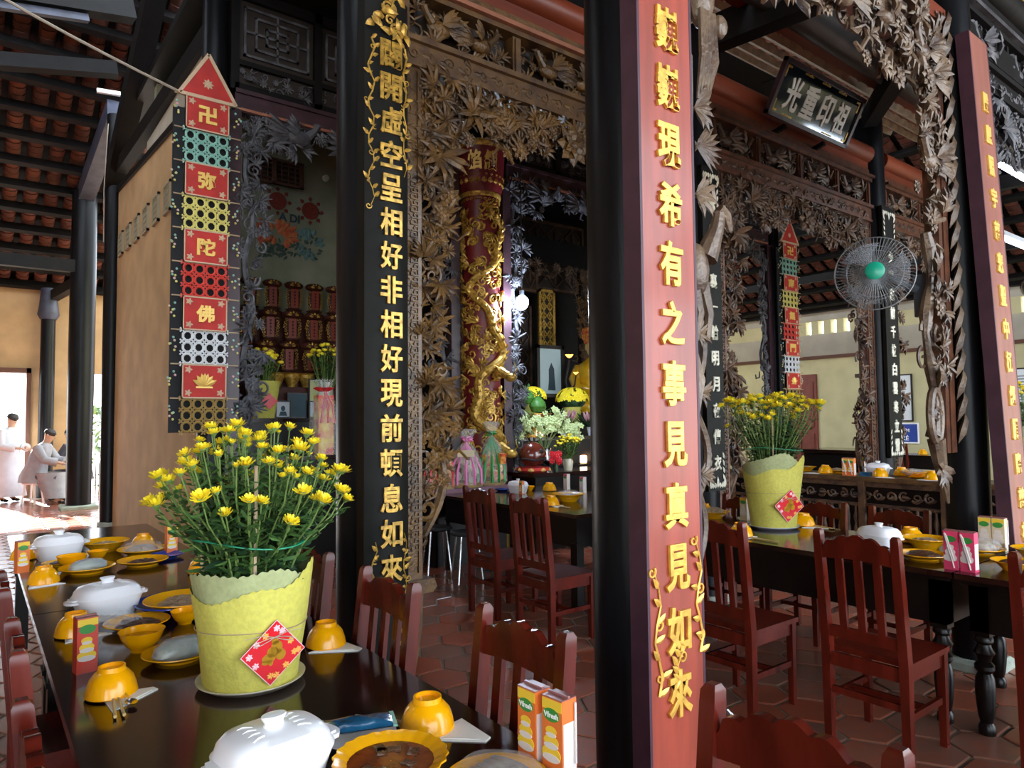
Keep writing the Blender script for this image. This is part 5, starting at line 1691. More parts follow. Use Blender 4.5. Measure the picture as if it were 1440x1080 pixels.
def chrys(label, loc, pr0, pr1, ph, top, spread, n, seed, card_az, br=0.021, tie=True, leaves=420, saucer='saucer', stake_n=3, hollow=0.0, drop=0.4, card=True, cyl=False):
    rg = random.Random(seed)
    t = thing('potted_chrysanthemum', label, 'potted flowers', loc)
    build('saucer', MB().lathe([(0.001, 0.0), (pr0 * 0.95, 0.0), (pr0 * 1.16, 0.018), (pr0 * 1.17, 0.022), (pr0 * 1.12, 0.020), (pr0 * 0.9, 0.008), (0.001, 0.008)], 48, cap0=False, cap1=False), saucer, t)
    build('inner_pot', MB().lathe([(pr0 * 0.9, 0.012), (pr1 * 0.86, ph * 0.86), (pr1 * 0.80, ph * 0.86), (pr1 * 0.78, ph * 0.8)], 32, cap1=False), 'pot_black', t)
    build('soil', MB().lathe([(pr1 * 0.79, ph * 0.80), (0.001, ph * 0.83)], 24, cap0=True, cap1=False), 'soil', t)
    # paper wrapper with a scalloped edge
    def wrap(scale, hfun, name, m, a0=0.0, a1=2 * PI, r_off=0.0):
        mb = MB()
        na, nz = 150, 10
        for i in range(na + 1):
            a = a0 + (a1 - a0) * i / na
            H = hfun(a)
            for k in range(nz + 1):
                z = 0.012 + (H - 0.012) * k / nz
                u = z / ph
                r = (pr0 + (pr1 - pr0) * min(u, 1.15) + r_off) * scale * (1 + 0.010 * math.sin(3 * a + 4 * u) + 0.007 * math.sin(9 * a + 7 * u))
                if u > 1.0: r += 0.10 * (u - 1.0) * pr1 * (1 + 0.6 * math.sin(2 * a + 1))
                mb.v.append((r * math.cos(a), r * math.sin(a), z))
        for i in range(na):
            for k in range(nz):
                mb.f.append((i * (nz + 1) + k, (i + 1) * (nz + 1) + k, (i + 1) * (nz + 1) + k + 1, i * (nz + 1) + k + 1))
        return build(name, mb, m, t, smooth=80)
    sc = lambda a: 0.008 * abs(math.sin(a * 21))
    camaz = math.atan2(-loc[1], -loc[0])
    def h_out(a):
        d = (a - camaz + PI) % (2 * PI) - PI        # 0 toward the viewer, + to the viewer's right
        return ph * (1.0 + 0.24 * math.exp(-((d - 1.25) / 0.45) ** 2) - 0.10 * math.exp(-((d + 0.75) / 0.5) ** 2) + 0.10 * math.exp(-((d - 0.1) / 0.3) ** 2) * 0.3) + sc(a)
    def h_in(a):
        d = (a - camaz + PI) % (2 * PI) - PI
        return ph * (1.12 + 0.13 * math.exp(-((d - 0.45) / 0.5) ** 2) + 0.12 * math.sin(2 * a + 0.6) * 0.5) + sc(a + 0.3)
    wr = wrap(1.0, h_out, 'wrapper', 'wrapper')
    wrap(0.965, h_in, 'wrapper_lining', 'wrapper_inner')
    zc = ph * 0.58
    rs = pr0 + (pr1 - pr0) * 0.62
    cord = [((rs * 1.02) * math.cos(2 * PI * k / 40), (rs * 1.02) * math.sin(2 * PI * k / 40), ph * 0.62 + 0.004 * math.sin(k * 0.3)) for k in range(41)]
    build('string', MB().tube(cord, 0.0016, 4, False), 'stake', t)
    if card:
        rr = (pr0 + (pr1 - pr0) * 0.45) * 1.035 + 0.004
        nrm = V((math.cos(card_az), math.sin(card_az), -(pr1 - pr0) / ph * 0.9)).normalized()
        f = frame(nrm)
        cc = V((rr * math.cos(card_az), rr * math.sin(card_az), ph * 0.42))
        rot = f @ Matrix.Rotation(PI / 4 - 0.05, 3, 'Z')
        S = 0.138 * ph / 0.30 if ph < 0.35 else 0.118 * ph / 0.30
        cm = MB().bb(-S / 2, S / 2, -S / 2, S / 2, -0.0008, 0.0008, mx(cc, rot))
        cd = build('greeting_card', cm, 'card_red', t)
        e = MB()
        for a in ((-1, 1, -1, -0.97), (-1, 1, 0.97, 1), (-1, -0.97, -1, 1), (0.97, 1, -1, 1)):
            e.bb(a[0] * S / 2, a[1] * S / 2, a[2] * S / 2, a[3] * S / 2, 0.0006, 0.0014, mx(cc, rot))
        build('card_edge', e, 'card_pink', cd)
        g = MB()
        f3 = f
        for (u, v, ru, rv) in ((-0.10, -0.10, 0.15, 0.10), (0.06, 0.10, 0.13, 0.16), (-0.02, 0.02, 0.13, 0.12), (0.16, -0.06, 0.11, 0.12), (-0.16, -0.17, 0.09, 0.06), (0.02, 0.24, 0.08, 0.07), (-0.05, -0.2, 0.05, 0.07)):
            g.prism([(ru * S * math.cos(2 * PI * k / 16), rv * S * math.sin(2 * PI * k / 16)) for k in range(16)], 0.002, mx(cc + f3 @ V((u * S, v * S, 0.001)), f3))
        build('gold_print', g, 'card_gold', cd)
        for nm, mm, spots in (('orange_print', 'card_orange', ((-0.36, -0.33), (-0.27, -0.42), (0.30, -0.36), (0.38, -0.40), (0.0, -0.43), (0.40, -0.1), (0.12, 0.42))),
                              ('pink_print', 'card_pink', ((-0.38, 0.36), (-0.42, 0.1), (0.38, 0.36), (0.42, 0.22), (-0.12, 0.44)))):
            g = MB()
            for (u, v) in spots:
                for q in range(6):
                    a = q * PI / 3
                    g.leaf(cc + rot @ V((u * S, v * S, 0.001)), rot @ V((math.cos(a), math.sin(a), 0.1)), rot @ V((0, 0, 1)), S * 0.085, S * 0.06, 0.1)
            build(nm, g, mm, cd)
        bwm = MB()
        for q in (-1, 1):
            pts = [cc + f @ V((q * S * 0.42 * math.sin(PI * k / 10), S * 0.34 - S * 0.22 * math.sin(2 * PI * k / 10 * 0.5) * (k / 10), 0.004)) for k in range(11)]
            bwm.tube(pts, 0.0014, 4)
            bwm.tube([cc + f @ V((0, S * 0.34, 0.004)), cc + f @ V((q * S * 0.3, S * 0.42, 0.004)), cc + f @ V((q * S * 0.62, S * 0.40, 0.0))], 0.0012, 4)
        build('bow', bwm, 'string', cd)
    # stems, blossoms, leaves
    stems, lv, caly = MB(), MB(), MB()
    z0 = ph * 0.80
    heads = []
    ga = PI * (3 - math.sqrt(5))
    for k in range(n):
        q = math.sqrt((k + 0.5) / n)
        a = k * ga + rg.uniform(-0.2, 0.2)
        rr = spread * q * rg.uniform(0.93, 1.05)
        zt = top - drop * (q ** 2.2) * (top - ph) * 0.55 - rg.uniform(0, 0.13) * (top - ph) - (rg.uniform(0.08, 0.24) * (top - ph) if rg.random() < 0.2 else 0)
        heads.append((rr * math.cos(a), rr * math.sin(a), zt))
    for k, (x, y, z) in enumerate(heads):
        r0 = pr1 * 0.5 * math.sqrt(x * x + y * y) / spread
        a = math.atan2(y, x)
        p0 = V((r0 * math.cos(a), r0 * math.sin(a), z0))
        p3 = V((x, y, z))
        p1 = p0.lerp(p3, 0.4) + V((-0.02 * math.cos(a), -0.02 * math.sin(a), 0.03)) + V((rg.uniform(-.01, .01), rg.uniform(-.01, .01), 0))
        p2 = p0.lerp(p3, 0.78) + V((rg.uniform(-.008, .008), rg.uniform(-.008, .008), 0.0))
        stems.tube([p0, p1, p2, p3], [0.0032, 0.0029, 0.0024, 0.002], 5)
        d = (p3 - p2).normalized()
        sc_ = br * rg.uniform(0.75, 1.25)
        tp = rg.random()
        vi = 0 if tp < 0.4 else 1 if tp < 0.7 else 2 if tp < 0.88 else 3
        if vi == 3: sc_ *= 0.6
        o = bpy.data.objects.new('bloom', BLOOMS[vi])
        COL.objects.link(o)
        o.parent = t
        tilt = (d + V((rg.uniform(-.3, .3), rg.uniform(-.3, .3), 0.4))).normalized()
        fm_ = frame(tilt) @ Matrix.Rotation(rg.uniform(0, 6), 3, 'Z')
        o.matrix_local = mx(p3, fm_, sc_)
        stems.lathe([(0.15 * sc_, -0.35 * sc_), (0.42 * sc_, 0.0), (0.36 * sc_, 0.16 * sc_)], 6, mx(p3, frame(tilt)), cap1=False)
        # small leaves up the stem
        m_ = max(3, int(leaves / n))
        for j in range(m_):
            u = 0.12 + 0.80 * (j + rg.random()) / m_
            P = p0.lerp(p1, u / 0.4) if u < 0.4 else (p1.lerp(p2, (u - 0.4) / 0.38) if u < 0.78 else p2.lerp(p3, (u - 0.78) / 0.22))
            aa = rg.uniform(0, 2 * PI)
            dd = V((math.cos(aa), math.sin(aa), rg.uniform(-0.1, 0.9)))
            big = 1.0 - 0.55 * u
            lv.leaf(P, dd, V((0, 0, 1)) + dd * 0.01, 0.066 * big * rg.uniform(0.7, 1.3), 0.023 * big * rg.uniform(0.8, 1.3), rg.uniform(-0.6, 0.3), 0.05)
    build('stem', stems, 'stem', t)
    build('foliage', lv, 'leaf', t)
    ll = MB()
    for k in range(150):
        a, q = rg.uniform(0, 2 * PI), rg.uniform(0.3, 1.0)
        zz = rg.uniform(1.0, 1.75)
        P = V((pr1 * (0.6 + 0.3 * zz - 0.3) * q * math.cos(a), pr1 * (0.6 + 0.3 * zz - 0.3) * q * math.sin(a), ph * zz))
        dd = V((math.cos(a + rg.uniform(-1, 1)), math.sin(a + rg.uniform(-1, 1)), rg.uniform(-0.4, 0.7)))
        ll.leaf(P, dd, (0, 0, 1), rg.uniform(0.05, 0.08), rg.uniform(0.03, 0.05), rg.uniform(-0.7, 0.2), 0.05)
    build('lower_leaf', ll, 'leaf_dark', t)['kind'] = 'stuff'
    for k in range(stake_n):
        a = camaz + (0.05, 2.4, -1.5)[k]
        r0, r1 = pr1 * (0.72, 0.7, 0.75)[k], pr1 * (0.86, 0.9, 0.95)[k]
        build('stake', MB().tube([(r0 * math.cos(a), r0 * math.sin(a), ph * 0.8), (r1 * math.cos(a), r1 * math.sin(a), ph + (top - ph) * (0.72, 0.8, 0.62)[k])], 0.0055, 7), 'stake', t)
    if tie:
        zt = ph + (top - ph) * 0.27
        rt = pr1 * 0.98
        pts = [(rt * (1 + 0.04 * math.sin(3 * q)) * math.cos(q), rt * (1 + 0.04 * math.sin(3 * q)) * math.sin(q), zt + 0.012 * math.sin(2 * q + 1)) for q in [2 * PI * k / 48 for k in range(49)]]
        tm = MB()
        for k in range(48):
            tm.bar(pts[k], pts[k + 1], 0.010, 0.003, up=(0, 0, 1))
        build('green_tie', tm, 'ribbon_green', t)
    return t
chrys('big yellow chrysanthemum in a wrapped pot, between white lidded pots and yellow bowls', (0.665, 2.13, TZ), 0.130, 0.166, 0.285, 0.775, 0.285, 100, 4, -1.50, br=0.026, leaves=2300, drop=0.75)
chrys('smaller yellow chrysanthemum in a yellow-wrapped pot on the central table', (4.39, 2.76, TZ), 0.145, 0.198, 0.40, 0.93, 0.33, 96, 7, -1.98, br=0.036, leaves=1300, saucer='saucer_white', drop=0.25)
chrys('yellow chrysanthemum pot cut off by the picture edge behind the slim red board', (7.49, 2.18, 0.90), 0.15, 0.20, 0.42, 0.92, 0.32, 55, 12, -2.6, br=0.033, leaves=420, tie=False, stake_n=1)
# ---------------------------------------------------------------- dragon column
dc = thing('dragon_column', 'crimson column wrapped in a gilded dragon with a flared top', 'column', (4.80, 6.83, 0), kind='thing')
rng = random.Random(77)
r0 = 0.225
build('shaft', MB().lathe([(r0, 0.55), (r0, 4.22)], 40), 'crimson', dc)
build('base_stone', MB().lathe([(0.32, 0.0), (0.32, 0.3), (0.27, 0.4), (0.24, 0.55)], 32), 'gold_old', dc)
build('capital', MB().lathe([(0.24, 4.20), (0.26, 4.26), (0.275, 4.34), (0.30, 4.72), (0.31, 4.80)], 40), 'crimson', dc)
g = MB()
for k in range(22):
    a = 2 * PI * k / 22
    g.leaf((0.262 * math.cos(a), 0.262 * math.sin(a), 4.30), (math.cos(a) * 0.1, math.sin(a) * 0.1, 1), (math.cos(a), math.sin(a), 0), 0.085, 0.075, 0.2)
g.lathe([(0.305, 4.74), (0.316, 4.77), (0.316, 4.80), (0.305, 4.82)], 40)
g.lathe([(0.24, 4.16), (0.25, 4.18), (0.25, 4.21), (0.24, 4.22)], 40)
for k in range(26):
    a = 2 * PI * k / 26
    scroll(g, (0.232 * math.cos(a), 0.232 * math.sin(a), 4.12), 0.022, 1.1, 0, 0.006, (math.cos(a), math.sin(a), 0))
    scroll(g, (0.285 * math.cos(a), 0.285 * math.sin(a), 4.40), 0.016, 1.1, 0, 0.005, (math.cos(a), math.sin(a), 0))
build('gilt_band', g, 'gold_old', dc)
az = math.atan2(-6.83, -4.80)
for k, (ch, da) in enumerate((('焰', -0.34), ('續', 0.34))):
    a = az + da + 0.12
    rr = 0.288
    rot = frame((math.cos(a), math.sin(a), -0.05))
    c = MB()
    put_char(c, ch, (rr * math.cos(a), rr * math.sin(a), 4.57), 0.17, 0.24, rot, 0.03, 0.05, 0.01, 0.14)
    build('character', c, 'gold_bright', dc)
dr = MB()
pts, rad = [], []
for k in range(120):
    u = k / 119
    z = 3.98 - 3.05 * u
    a = az + 0.4 + math.sin(u * 15) * 0.75 + 0.25 * math.sin(u * 37)
    pts.append((0.255 * math.cos(a), 0.255 * math.sin(a), z))
    rad.append(0.022 + 0.038 * math.sin(PI * min(1, u * 1.15) * 0.5) * (1 - 0.4 * max(0, u - 0.85) / 0.15))
dr.tube(pts, rad, 9)
for k in range(3, 118, 3):      # crest and scales
    p = V(pts[k])
    n = V((p.x, p.y, 0)).normalized()
    dr.leaf(p + n * rad[k] * 0.8, V(pts[k - 3]) - p + n * 0.05, n, 0.075, 0.05, 0.4)
for k in range(360):             # clouds and flames
    a = az + rng.uniform(-1.7, 1.7)
    z = rng.uniform(0.75, 4.05)
    n = (math.cos(a), math.sin(a), 0)
    c = (0.232 * n[0], 0.232 * n[1], z)
    if k % 3: scroll(dr, c, rng.uniform(0.035, 0.07), rng.uniform(1, 1.5), rng.uniform(0, 6), 0.014, n, rng.choice((-1, 1)))
    else: rosette(dr, rng, c, 0.11, 4, n, rng.uniform(0, 6), 1.4, 0.3)
hx_, hy_ = math.cos(az + 0.75), math.sin(az + 0.75)
for (z, o) in ((2.02, 0.12), (1.15, 0.1)):     # heads reaching out of the column
    h0 = V((0.25 * hx_, 0.25 * hy_, z))
    out = V((hx_, hy_, 0))
    dr.tube([h0, h0 + out * 0.08 + V((0, 0, 0.05)), h0 + out * 0.2 + V((0, 0, 0.0))], [0.06, 0.065, 0.045], 9)
    dr.ell(tuple(h0 + out * 0.24 + V((0, 0, -0.02))), (0.07, 0.07, 0.05), 10, 7)
    for k in range(7):
        dr.leaf(h0 + out * 0.12, V((0, 0, 0.3)) - out * 0.5 + V((rng.uniform(-.5, .5), rng.uniform(-.5, .5), rng.uniform(-.4, .6))), out, 0.17, 0.04, 0.5)
    dr.tube([h0 + out * 0.26, h0 + out * 0.34 + V((0, 0, 0.06)), h0 + out * 0.3 + V((0.0, 0, 0.14))], [0.012, 0.009, 0.004], 5)
build('dragon_relief', dr, 'gold_old', dc)

# ---------------------------------------------------------------- main altar
def altar_table(label, x0, x1, y0, y1, z, name='altar_table', m='table_body', spindle=False):
    t = thing(name, label, 'altar table', ((x0 + x1) / 2, (y0 + y1) / 2, 0))
    P = lambda n, mb, mm: build(n, mb, mm, t, world=True)
    P('tabletop', MB().bb(x0, x1, y0, y1, z - 0.045, z), 'rail_gold' if spindle else 'box_lilac' if name == 'gift_table' else 'table_top')
    P('body', MB().bb(x0 + 0.05, x1 - 0.03, y0 + 0.03, y1 - 0.03, 0.0, z - 0.045), m)
    f = MB()
    if spindle:
        f.bb(x0 + 0.02, x0 + 0.05, y0 + 0.02, y1 - 0.02, z - 0.10, z - 0.045)
        f.bb(x0 + 0.02, x0 + 0.05, y0 + 0.02, y1 - 0.02, z - 0.30, z - 0.27)
        f.bb(x0 + 0.02, x0 + 0.05, y0 + 0.02, y1 - 0.02, 0.08, 0.14)
        for k in range(5):
            y = y0 + 0.05 + (y1 - y0 - 0.1) * k / 4
            f.bb(x0, x0 + 0.05, y - 0.03, y + 0.03, 0, z - 0.045)
        P('frame', f, 'carve_brown')
        rg = random.Random(4)
        fr = MB()
        y = y0 + 0.12
        while y < y1 - 0.1:
            scroll(fr, (x0 + 0.04, y, z - 0.185), 0.05, 1.3, rg.uniform(0, 6), 0.012, (-1, 0, 0), rg.choice((-1, 1)))
            fr.leaf((x0 + 0.04, y + 0.05, z - 0.19), (0, 1, rg.uniform(-.5, .5)), (-1, 0, 0), 0.10, 0.04, 0.2)
            y += 0.12
        P('frieze_carving', fr, 'carve_brown')
        k = 0
        y = y0 + 0.14
        while y < y1 - 0.1:
            s = MB().lathe([(0.014, 0.14), (0.014, 0.2), (0.028, 0.25), (0.014, 0.30), (0.028, 0.36), (0.014, 0.42), (0.028, 0.48), (0.014, 0.54), (0.014, z - 0.3)], 10, mx((x0 + 0.035, y, 0)))
            P('spindle', s, 'carve_brown')
            y += 0.085
            k += 1
    return t
altar_table('carved brown side table with spindles and pale top beneath the wall fan', 7.235, 7.73, 1.95, 5.15, 0.90, 'carved_side_table', spindle=True)
altar_table('dark low altar table holding the wooden fish drum', 5.09, 7.3, 6.22, 6.72, 0.895)
altar_table('dark middle altar table behind the pale orchids', 5.3, 7.8, 7.22, 7.95, 1.28)
altar_table('dark rear altar table under the seated statue', 5.5, 8.10, 8.2, 9.3, 1.62)
altar_table('dark chest with overhanging lid behind the smaller flower pot', 9.2, 9.95, 4.4, 5.35, 1.07, 'dark_chest')
altar_table('lilac-topped side table with gift baskets at the facade foot', 3.75, 4.75, 6.22, 6.5, 0.80, 'gift_table')

mo = thing('wooden_fish_drum', 'round glossy red-brown wooden fish drum on the red cushion', 'drum', (5.28, 6.47, 0.965))
mo_b = MB().lathe([(0.001, 0.0), (0.11, 0.02), (0.165, 0.08), (0.175, 0.14), (0.15, 0.21), (0.10, 0.26), (0.04, 0.285), (0.001, 0.288)], 32, None, 1.0, 0.85, cap0=False, cap1=False)
build('body', mo_b, 'fish_drum', mo)
ms = MB()
pts = [(0.177 * math.cos(a), 0.15 * math.sin(a), 0.085 + 0.01 * math.sin(4 * a)) for a in [az - 1.2 + 2.4 * k / 14 for k in range(15)]]
ms.tube(pts, 0.012, 6)
ms.ell((0.13 * math.cos(az + 0.8), 0.13 * math.sin(az + 0.8), 0.18), 0.03, 10, 7)
build('slit', ms, 'pot_black', mo)
cu = thing('drum_cushion', 'red and gold round cushion under the wooden fish drum', 'cushion', (5.28, 6.47, 0.897))
build('pad', MB().lathe([(0.001, 0.0), (0.17, 0.002), (0.20, 0.025), (0.19, 0.055), (0.12, 0.068), (0.001, 0.068)], 32, cap0=False, cap1=False), 'cushion_red', cu)
for k in range(8):
    cg = MB()
    a = 2 * PI * k / 8
    cg.leaf((0.197 * math.cos(a), 0.197 * math.sin(a), 0.006), (0, 0, 1), (math.cos(a), math.sin(a), 0), 0.052, 0.08, 0.1, 0.1)
    build('gold_patch', cg, 'cushion_gold', cu)

def vase(label, x, y, z, h, r, m):
    return single('flower_vase', MB().lathe([(0.001, 0.002), (r * 0.6, 0.0), (r * 0.95, h * 0.3), (r, h * 0.5), (r * 0.6, h * 0.8), (r * 0.7, h), (r * 0.62, h), (r * 0.5, h * 0.8)], 20, cap0=False, cap1=False), m, label, 'vase', None, (x, y, z))
# orchids
orc = thing('orchid_spray', 'wide spray of pale green orchids above the wooden fish drum', 'flowers', (6.02, 7.12, 0.90))
om, ost = MB(), MB()
rg = random.Random(21)
for k in range(16):
    a = rg.uniform(-1, 1)
    p = [V((0, 0, 0.16)), V((a * 0.14, -0.02, 0.36)), V((a * 0.42, -0.05, 0.60 + 0.14 * (1 - a * a)))]
    p.append(V((a * 0.62 + rg.uniform(-.06, .06), -0.08 + rg.uniform(-.06, .06), 0.50 + 0.28 * (1 - a * a) + rg.uniform(-0.10, 0.1))))
    ost.tube(p, 0.005, 5)
for k in range(150):
    u = rg.uniform(-1, 1)
    c = V((0.55 * u + rg.uniform(-.03, .03), -0.07 + rg.uniform(-0.1, 0.08), 0.50 + 0.24 * (1 - u * u) * rg.uniform(0.2, 1.05) + rg.uniform(-0.17, 0.03) + 0.05 * math.sin(u * 7)))
    n = V((-0.5 + rg.uniform(-.3, .3), -0.8, rg.uniform(0, 0.5)))
    f = frame(n)
    for q in range(5):
        a = 2 * PI * q / 5 + k
        om.leaf(c, f.col[0] * math.cos(a) + f.col[1] * math.sin(a) + f.col[2] * 0.2, f.col[2], 0.046, 0.036, 0.2)
build('stem', ost, 'stem', orc)
build('blossom', om, 'orchid', orc)['kind'] = 'stuff'
build('vase', MB().lathe([(0.001, 0.002), (0.06, 0), (0.10, 0.10), (0.08, 0.2), (0.09, 0.24)], 20, cap0=False, cap1=False), 'steel', orc)
ta = MB().bb(5.35, 7.4, 7.03, 7.21, 0, 0.90)
single('flower_stand', ta, 'table_body', 'dark narrow stand behind the wooden fish drum', 'stand')

def mum_dome(label, x, y, z, R, m='petal', pot_m='wrapper', stem_h=0.2):
    t = thing('flower_dome', label, 'flowers', (x, y, z))
    rg = random.Random(int(x * 100))
    d = MB()
    for k in range(210):
        u = rg.random()
        a, e = rg.uniform(0, 2 * PI), math.asin(u)
        n = V((math.cos(a) * math.cos(e), math.sin(a) * math.cos(e), math.sin(e)))
        c = V((n.x * R, n.y * R, stem_h + n.z * R * 0.75))
        f = frame(n)
        for q in range(6):
            b = q * PI / 3 + k
            d.leaf(c, f.col[0] * math.cos(b) + f.col[1] * math.sin(b) + n * 0.4, n, R * 0.19, R * 0.13, 0.3)
    build('blossom', d, m, t)['kind'] = 'stuff'
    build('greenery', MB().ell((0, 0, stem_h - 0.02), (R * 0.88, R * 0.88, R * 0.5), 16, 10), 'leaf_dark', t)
    build('pot', MB().lathe([(R * 0.45, 0.0), (R * 0.62, stem_h)], 20), pot_m, t)
    return t
mum_dome('dome of yellow chrysanthemums in front of the yellow-robed statue', 7.10, 7.75, 1.28, 0.23, stem_h=0.52)
mum_dome('smaller dome of yellow chrysanthemums behind the green pomelos', 6.33, 7.75, 1.28, 0.19, stem_h=0.55)
def lotus_pot(label, x, y, z, n, seed):
    t = thing('bud_arrangement', label, 'flowers', (x, y, z))
    rg = random.Random(seed)
    l, b = MB(), MB()
    for k in range(26):
        a = rg.uniform(0, 6.28)
        l.leaf((0, 0, 0.1), (math.cos(a), math.sin(a), rg.uniform(0.3, 1.2)), (0, 0, 1), rg.uniform(0.22, 0.34), 0.05, -0.2)
    for k in range(n):
        a = -PI * 0.95 + 0.9 * PI * (k + 0.5) / n
        d = V((math.cos(a) * 0.55, math.sin(a) * 0.3, 0.9)).normalized()
        p = d * 0.24
        b.lathe([(0.005, 0), (0.02, 0.04), (0.022, 0.09), (0.012, 0.14), (0.001, 0.16)], 8, mx(p, frame(d)), cap0=False, cap1=False)
        l.tube([(0, 0, 0.05), p], 0.006, 5)
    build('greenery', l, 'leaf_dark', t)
    build('bud', b, 'lotus_pink', t)
    build('pot', MB().lathe([(0.05, 0), (0.075, 0.12)], 16), 'saucer_white', t)
lotus_pot('dull pink buds with dark leaves in front of the chrysanthemum dome', 6.62, 7.4, 1.28, 7, 1)
lotus_pot('dull pink buds with dark leaves beside the thick black column', 7.10, 7.34, 1.28, 8, 2)
for x, y, z, r, l in ((6.02, 7.26, 1.60, 0.115, 'large green pomelo lowest on the altar fruit pile'), (5.90, 7.34, 1.72, 0.105, 'green pomelo above the largest one, partly behind the dragon'),
                   (6.18, 7.42, 1.60, 0.10, 'smaller dark green pomelo at the back of the altar fruit pile')):
    p = thing('pomelo', l, 'fruit', (x, y, z), group='altar pomelos')
    build('rind', MB().lathe([(0.001, 0), (r * 0.7, r * 0.15), (r, r * 0.8), (r * 0.9, r * 1.3), (r * 0.45, r * 1.8), (r * 0.15, r * 2.0), (0.001, r * 2.02)], 24, cap0=False, cap1=False), 'pomelo', p)
    st = MB().tube([(0, 0, r * 2), (0.004, 0, r * 2.25)], 0.006, 5)
    for q in range(2): st.leaf((0, 0, r * 2.1), (q - 0.5, 0.3, 0.5), (0, 0, 1), 0.12, 0.05, -0.3)
    build('stem', st, 'leaf', p)
for x, y, z, l in ((6.0, 7.2, 1.28, 'glowing white candle jar beside the pomelos'), (6.70, 7.10, 0.90, 'small glowing candle jar below the orchids, toward the drum'), (7.06, 7.10, 0.90, 'small glowing candle jar below the orchids, beside the thick black column')):
    t = thing('candle_jar', l, 'candle', (x, y, z))
    build('jar', MB().lathe([(0.001, 0), (0.042, 0.002), (0.05, 0.05), (0.045, 0.11), (0.04, 0.115)], 18, cap0=False, cap1=False), 'candle_glow', t)
    build('stand', MB().lathe([(0.05, -0.0), (0.045, 0.012)], 18), 'gold_old', t)
single('fruit_stand', MB().lathe([(0.16, 0), (0.06, 0.06), (0.05, 0.26), (0.24, 0.31), (0.24, 0.32)], 24), 'gold_old', 'gilt pedestal dish under the green pomelos', 'stand', None, (6.03, 7.34, 1.28))
# vase of small yellow flowers beside the drum
fv = thing('flower_vase', 'vase of small yellow flowers at the altar table end', 'flowers', (5.80, 6.42, 0.895))
rg = random.Random(8)
a_, b_, c_ = MB(), MB(), MB()
for k in range(46):
    a = rg.uniform(0, 6.28); q = math.sqrt(rg.random())
    p = V((0.16 * q * math.cos(a), 0.16 * q * math.sin(a), 0.42 - 0.08 * q * q + rg.uniform(-.05, .03)))
    a_.tube([(0.02 * math.cos(a), 0.02 * math.sin(a), 0.1), p * 0.7, p], 0.004, 4)
    b_.ell(tuple(p), (0.02, 0.02, 0.014), 8, 5)
    for j in range(4):
        c_.leaf(p * rg.uniform(0.4, 0.9), (math.cos(a + j), math.sin(a + j), 0.6), (0, 0, 1), 0.08, 0.02, 0.1)
build('stem', a_, 'stem', fv); build('blossom', b_, 'petal', fv)['kind'] = 'stuff'; build('foliage', c_, 'leaf', fv)
build('vase', MB().lathe([(0.001, 0), (0.05, 0.0), (0.065, 0.1), (0.05, 0.14)], 16, cap0=False, cap1=False), 'saucer', fv)
rf = MB()
rg = random.Random(5)
for k in range(9):
    flower(rf, rg, (rg.uniform(-.07, .07), rg.uniform(-.04, .04), 0.16 + rg.uniform(-.05, .05)), 0.05, (-0.4, -0.8, 0.3))
rfo = single('red_silk_flower', rf, 'bow_red', 'red silk flowers between the drum and the vase', 'flowers', None, (5.55, 6.36, 0.895))
build('stem', MB().tube([(0, 0, 0), (0, 0, 0.14)], 0.03, 8), 'leaf_dark', rfo)

# seated statue in yellow robe
bu = thing('seated_statue', 'statue in a glossy yellow robe and red hat, half behind the near column', 'statue', (8.52, 8.75, 1.62), -0.75)
rb = MB().lathe([(0.40, 0.0), (0.42, 0.10), (0.36, 0.22), (0.27, 0.36), (0.26, 0.55), (0.285, 0.72), (0.25, 0.84), (0.12, 0.93), (0.085, 0.96)], 36, None, 1.0, 0.72)
for q in (-1, 1):
    rb.tube([(q * 0.24, 0, 0.80), (q * 0.33, -0.06, 0.58), (q * 0.27, -0.20, 0.42), (q * 0.06, -0.25, 0.40)], [0.09, 0.10, 0.10, 0.06], 12)
    rb.tube([(q * 0.05, -0.2, 0.12), (q * 0.28, -0.22, 0.12), (q * 0.38, -0.08, 0.12)], [0.09, 0.11, 0.09], 12)
body = build('robe', rb, 'robe_yellow', bu)
hd = MB().lathe([(0.07, 0.92), (0.07, 1.0), (0.10, 1.03), (0.125, 1.12), (0.125, 1.2), (0.10, 1.28), (0.04, 1.33), (0.001, 1.335)], 24, None, 0.92, 1.0, cap0=True, cap1=False)
hd.leaf((0, -0.115, 1.20), (0, -0.2, -1), (0, -1, 0), 0.07, 0.05, 0.1)
for q in (-1, 1):
    hd.ell((q * 0.12, 0.0, 1.14), (0.018, 0.03, 0.06), 8, 6)
    hd.ell((q * 0.045, -0.115, 1.19), (0.022, 0.012, 0.008), 8, 5)
hd.ell((0, -0.118, 1.085), (0.03, 0.012, 0.008), 8, 5)
for q in (-1, 1):
    for k in range(5):
        hd.tube([(q * 0.02, -0.25, 0.40), (-q * 0.05, -0.27, 0.37 + 0.016 * k), (-q * 0.09, -0.27, 0.36 + 0.02 * k)], [0.014, 0.011, 0.008], 6)
build('head', hd, 'statue_skin', bu)
ht = MB().lathe([(0.145, 1.20), (0.15, 1.30), (0.17, 1.46), (0.15, 1.48), (0.05, 1.44)], 24)
for k in range(7):
    a = 2 * PI * k / 7
    ht.leaf((0.15 * math.cos(a), 0.15 * math.sin(a), 1.22), (math.cos(a) * 0.15, math.sin(a) * 0.15, 1), (math.cos(a), math.sin(a), 0), 0.28, 0.13, 0.1)
build('hat', ht, 'hat_red', bu)

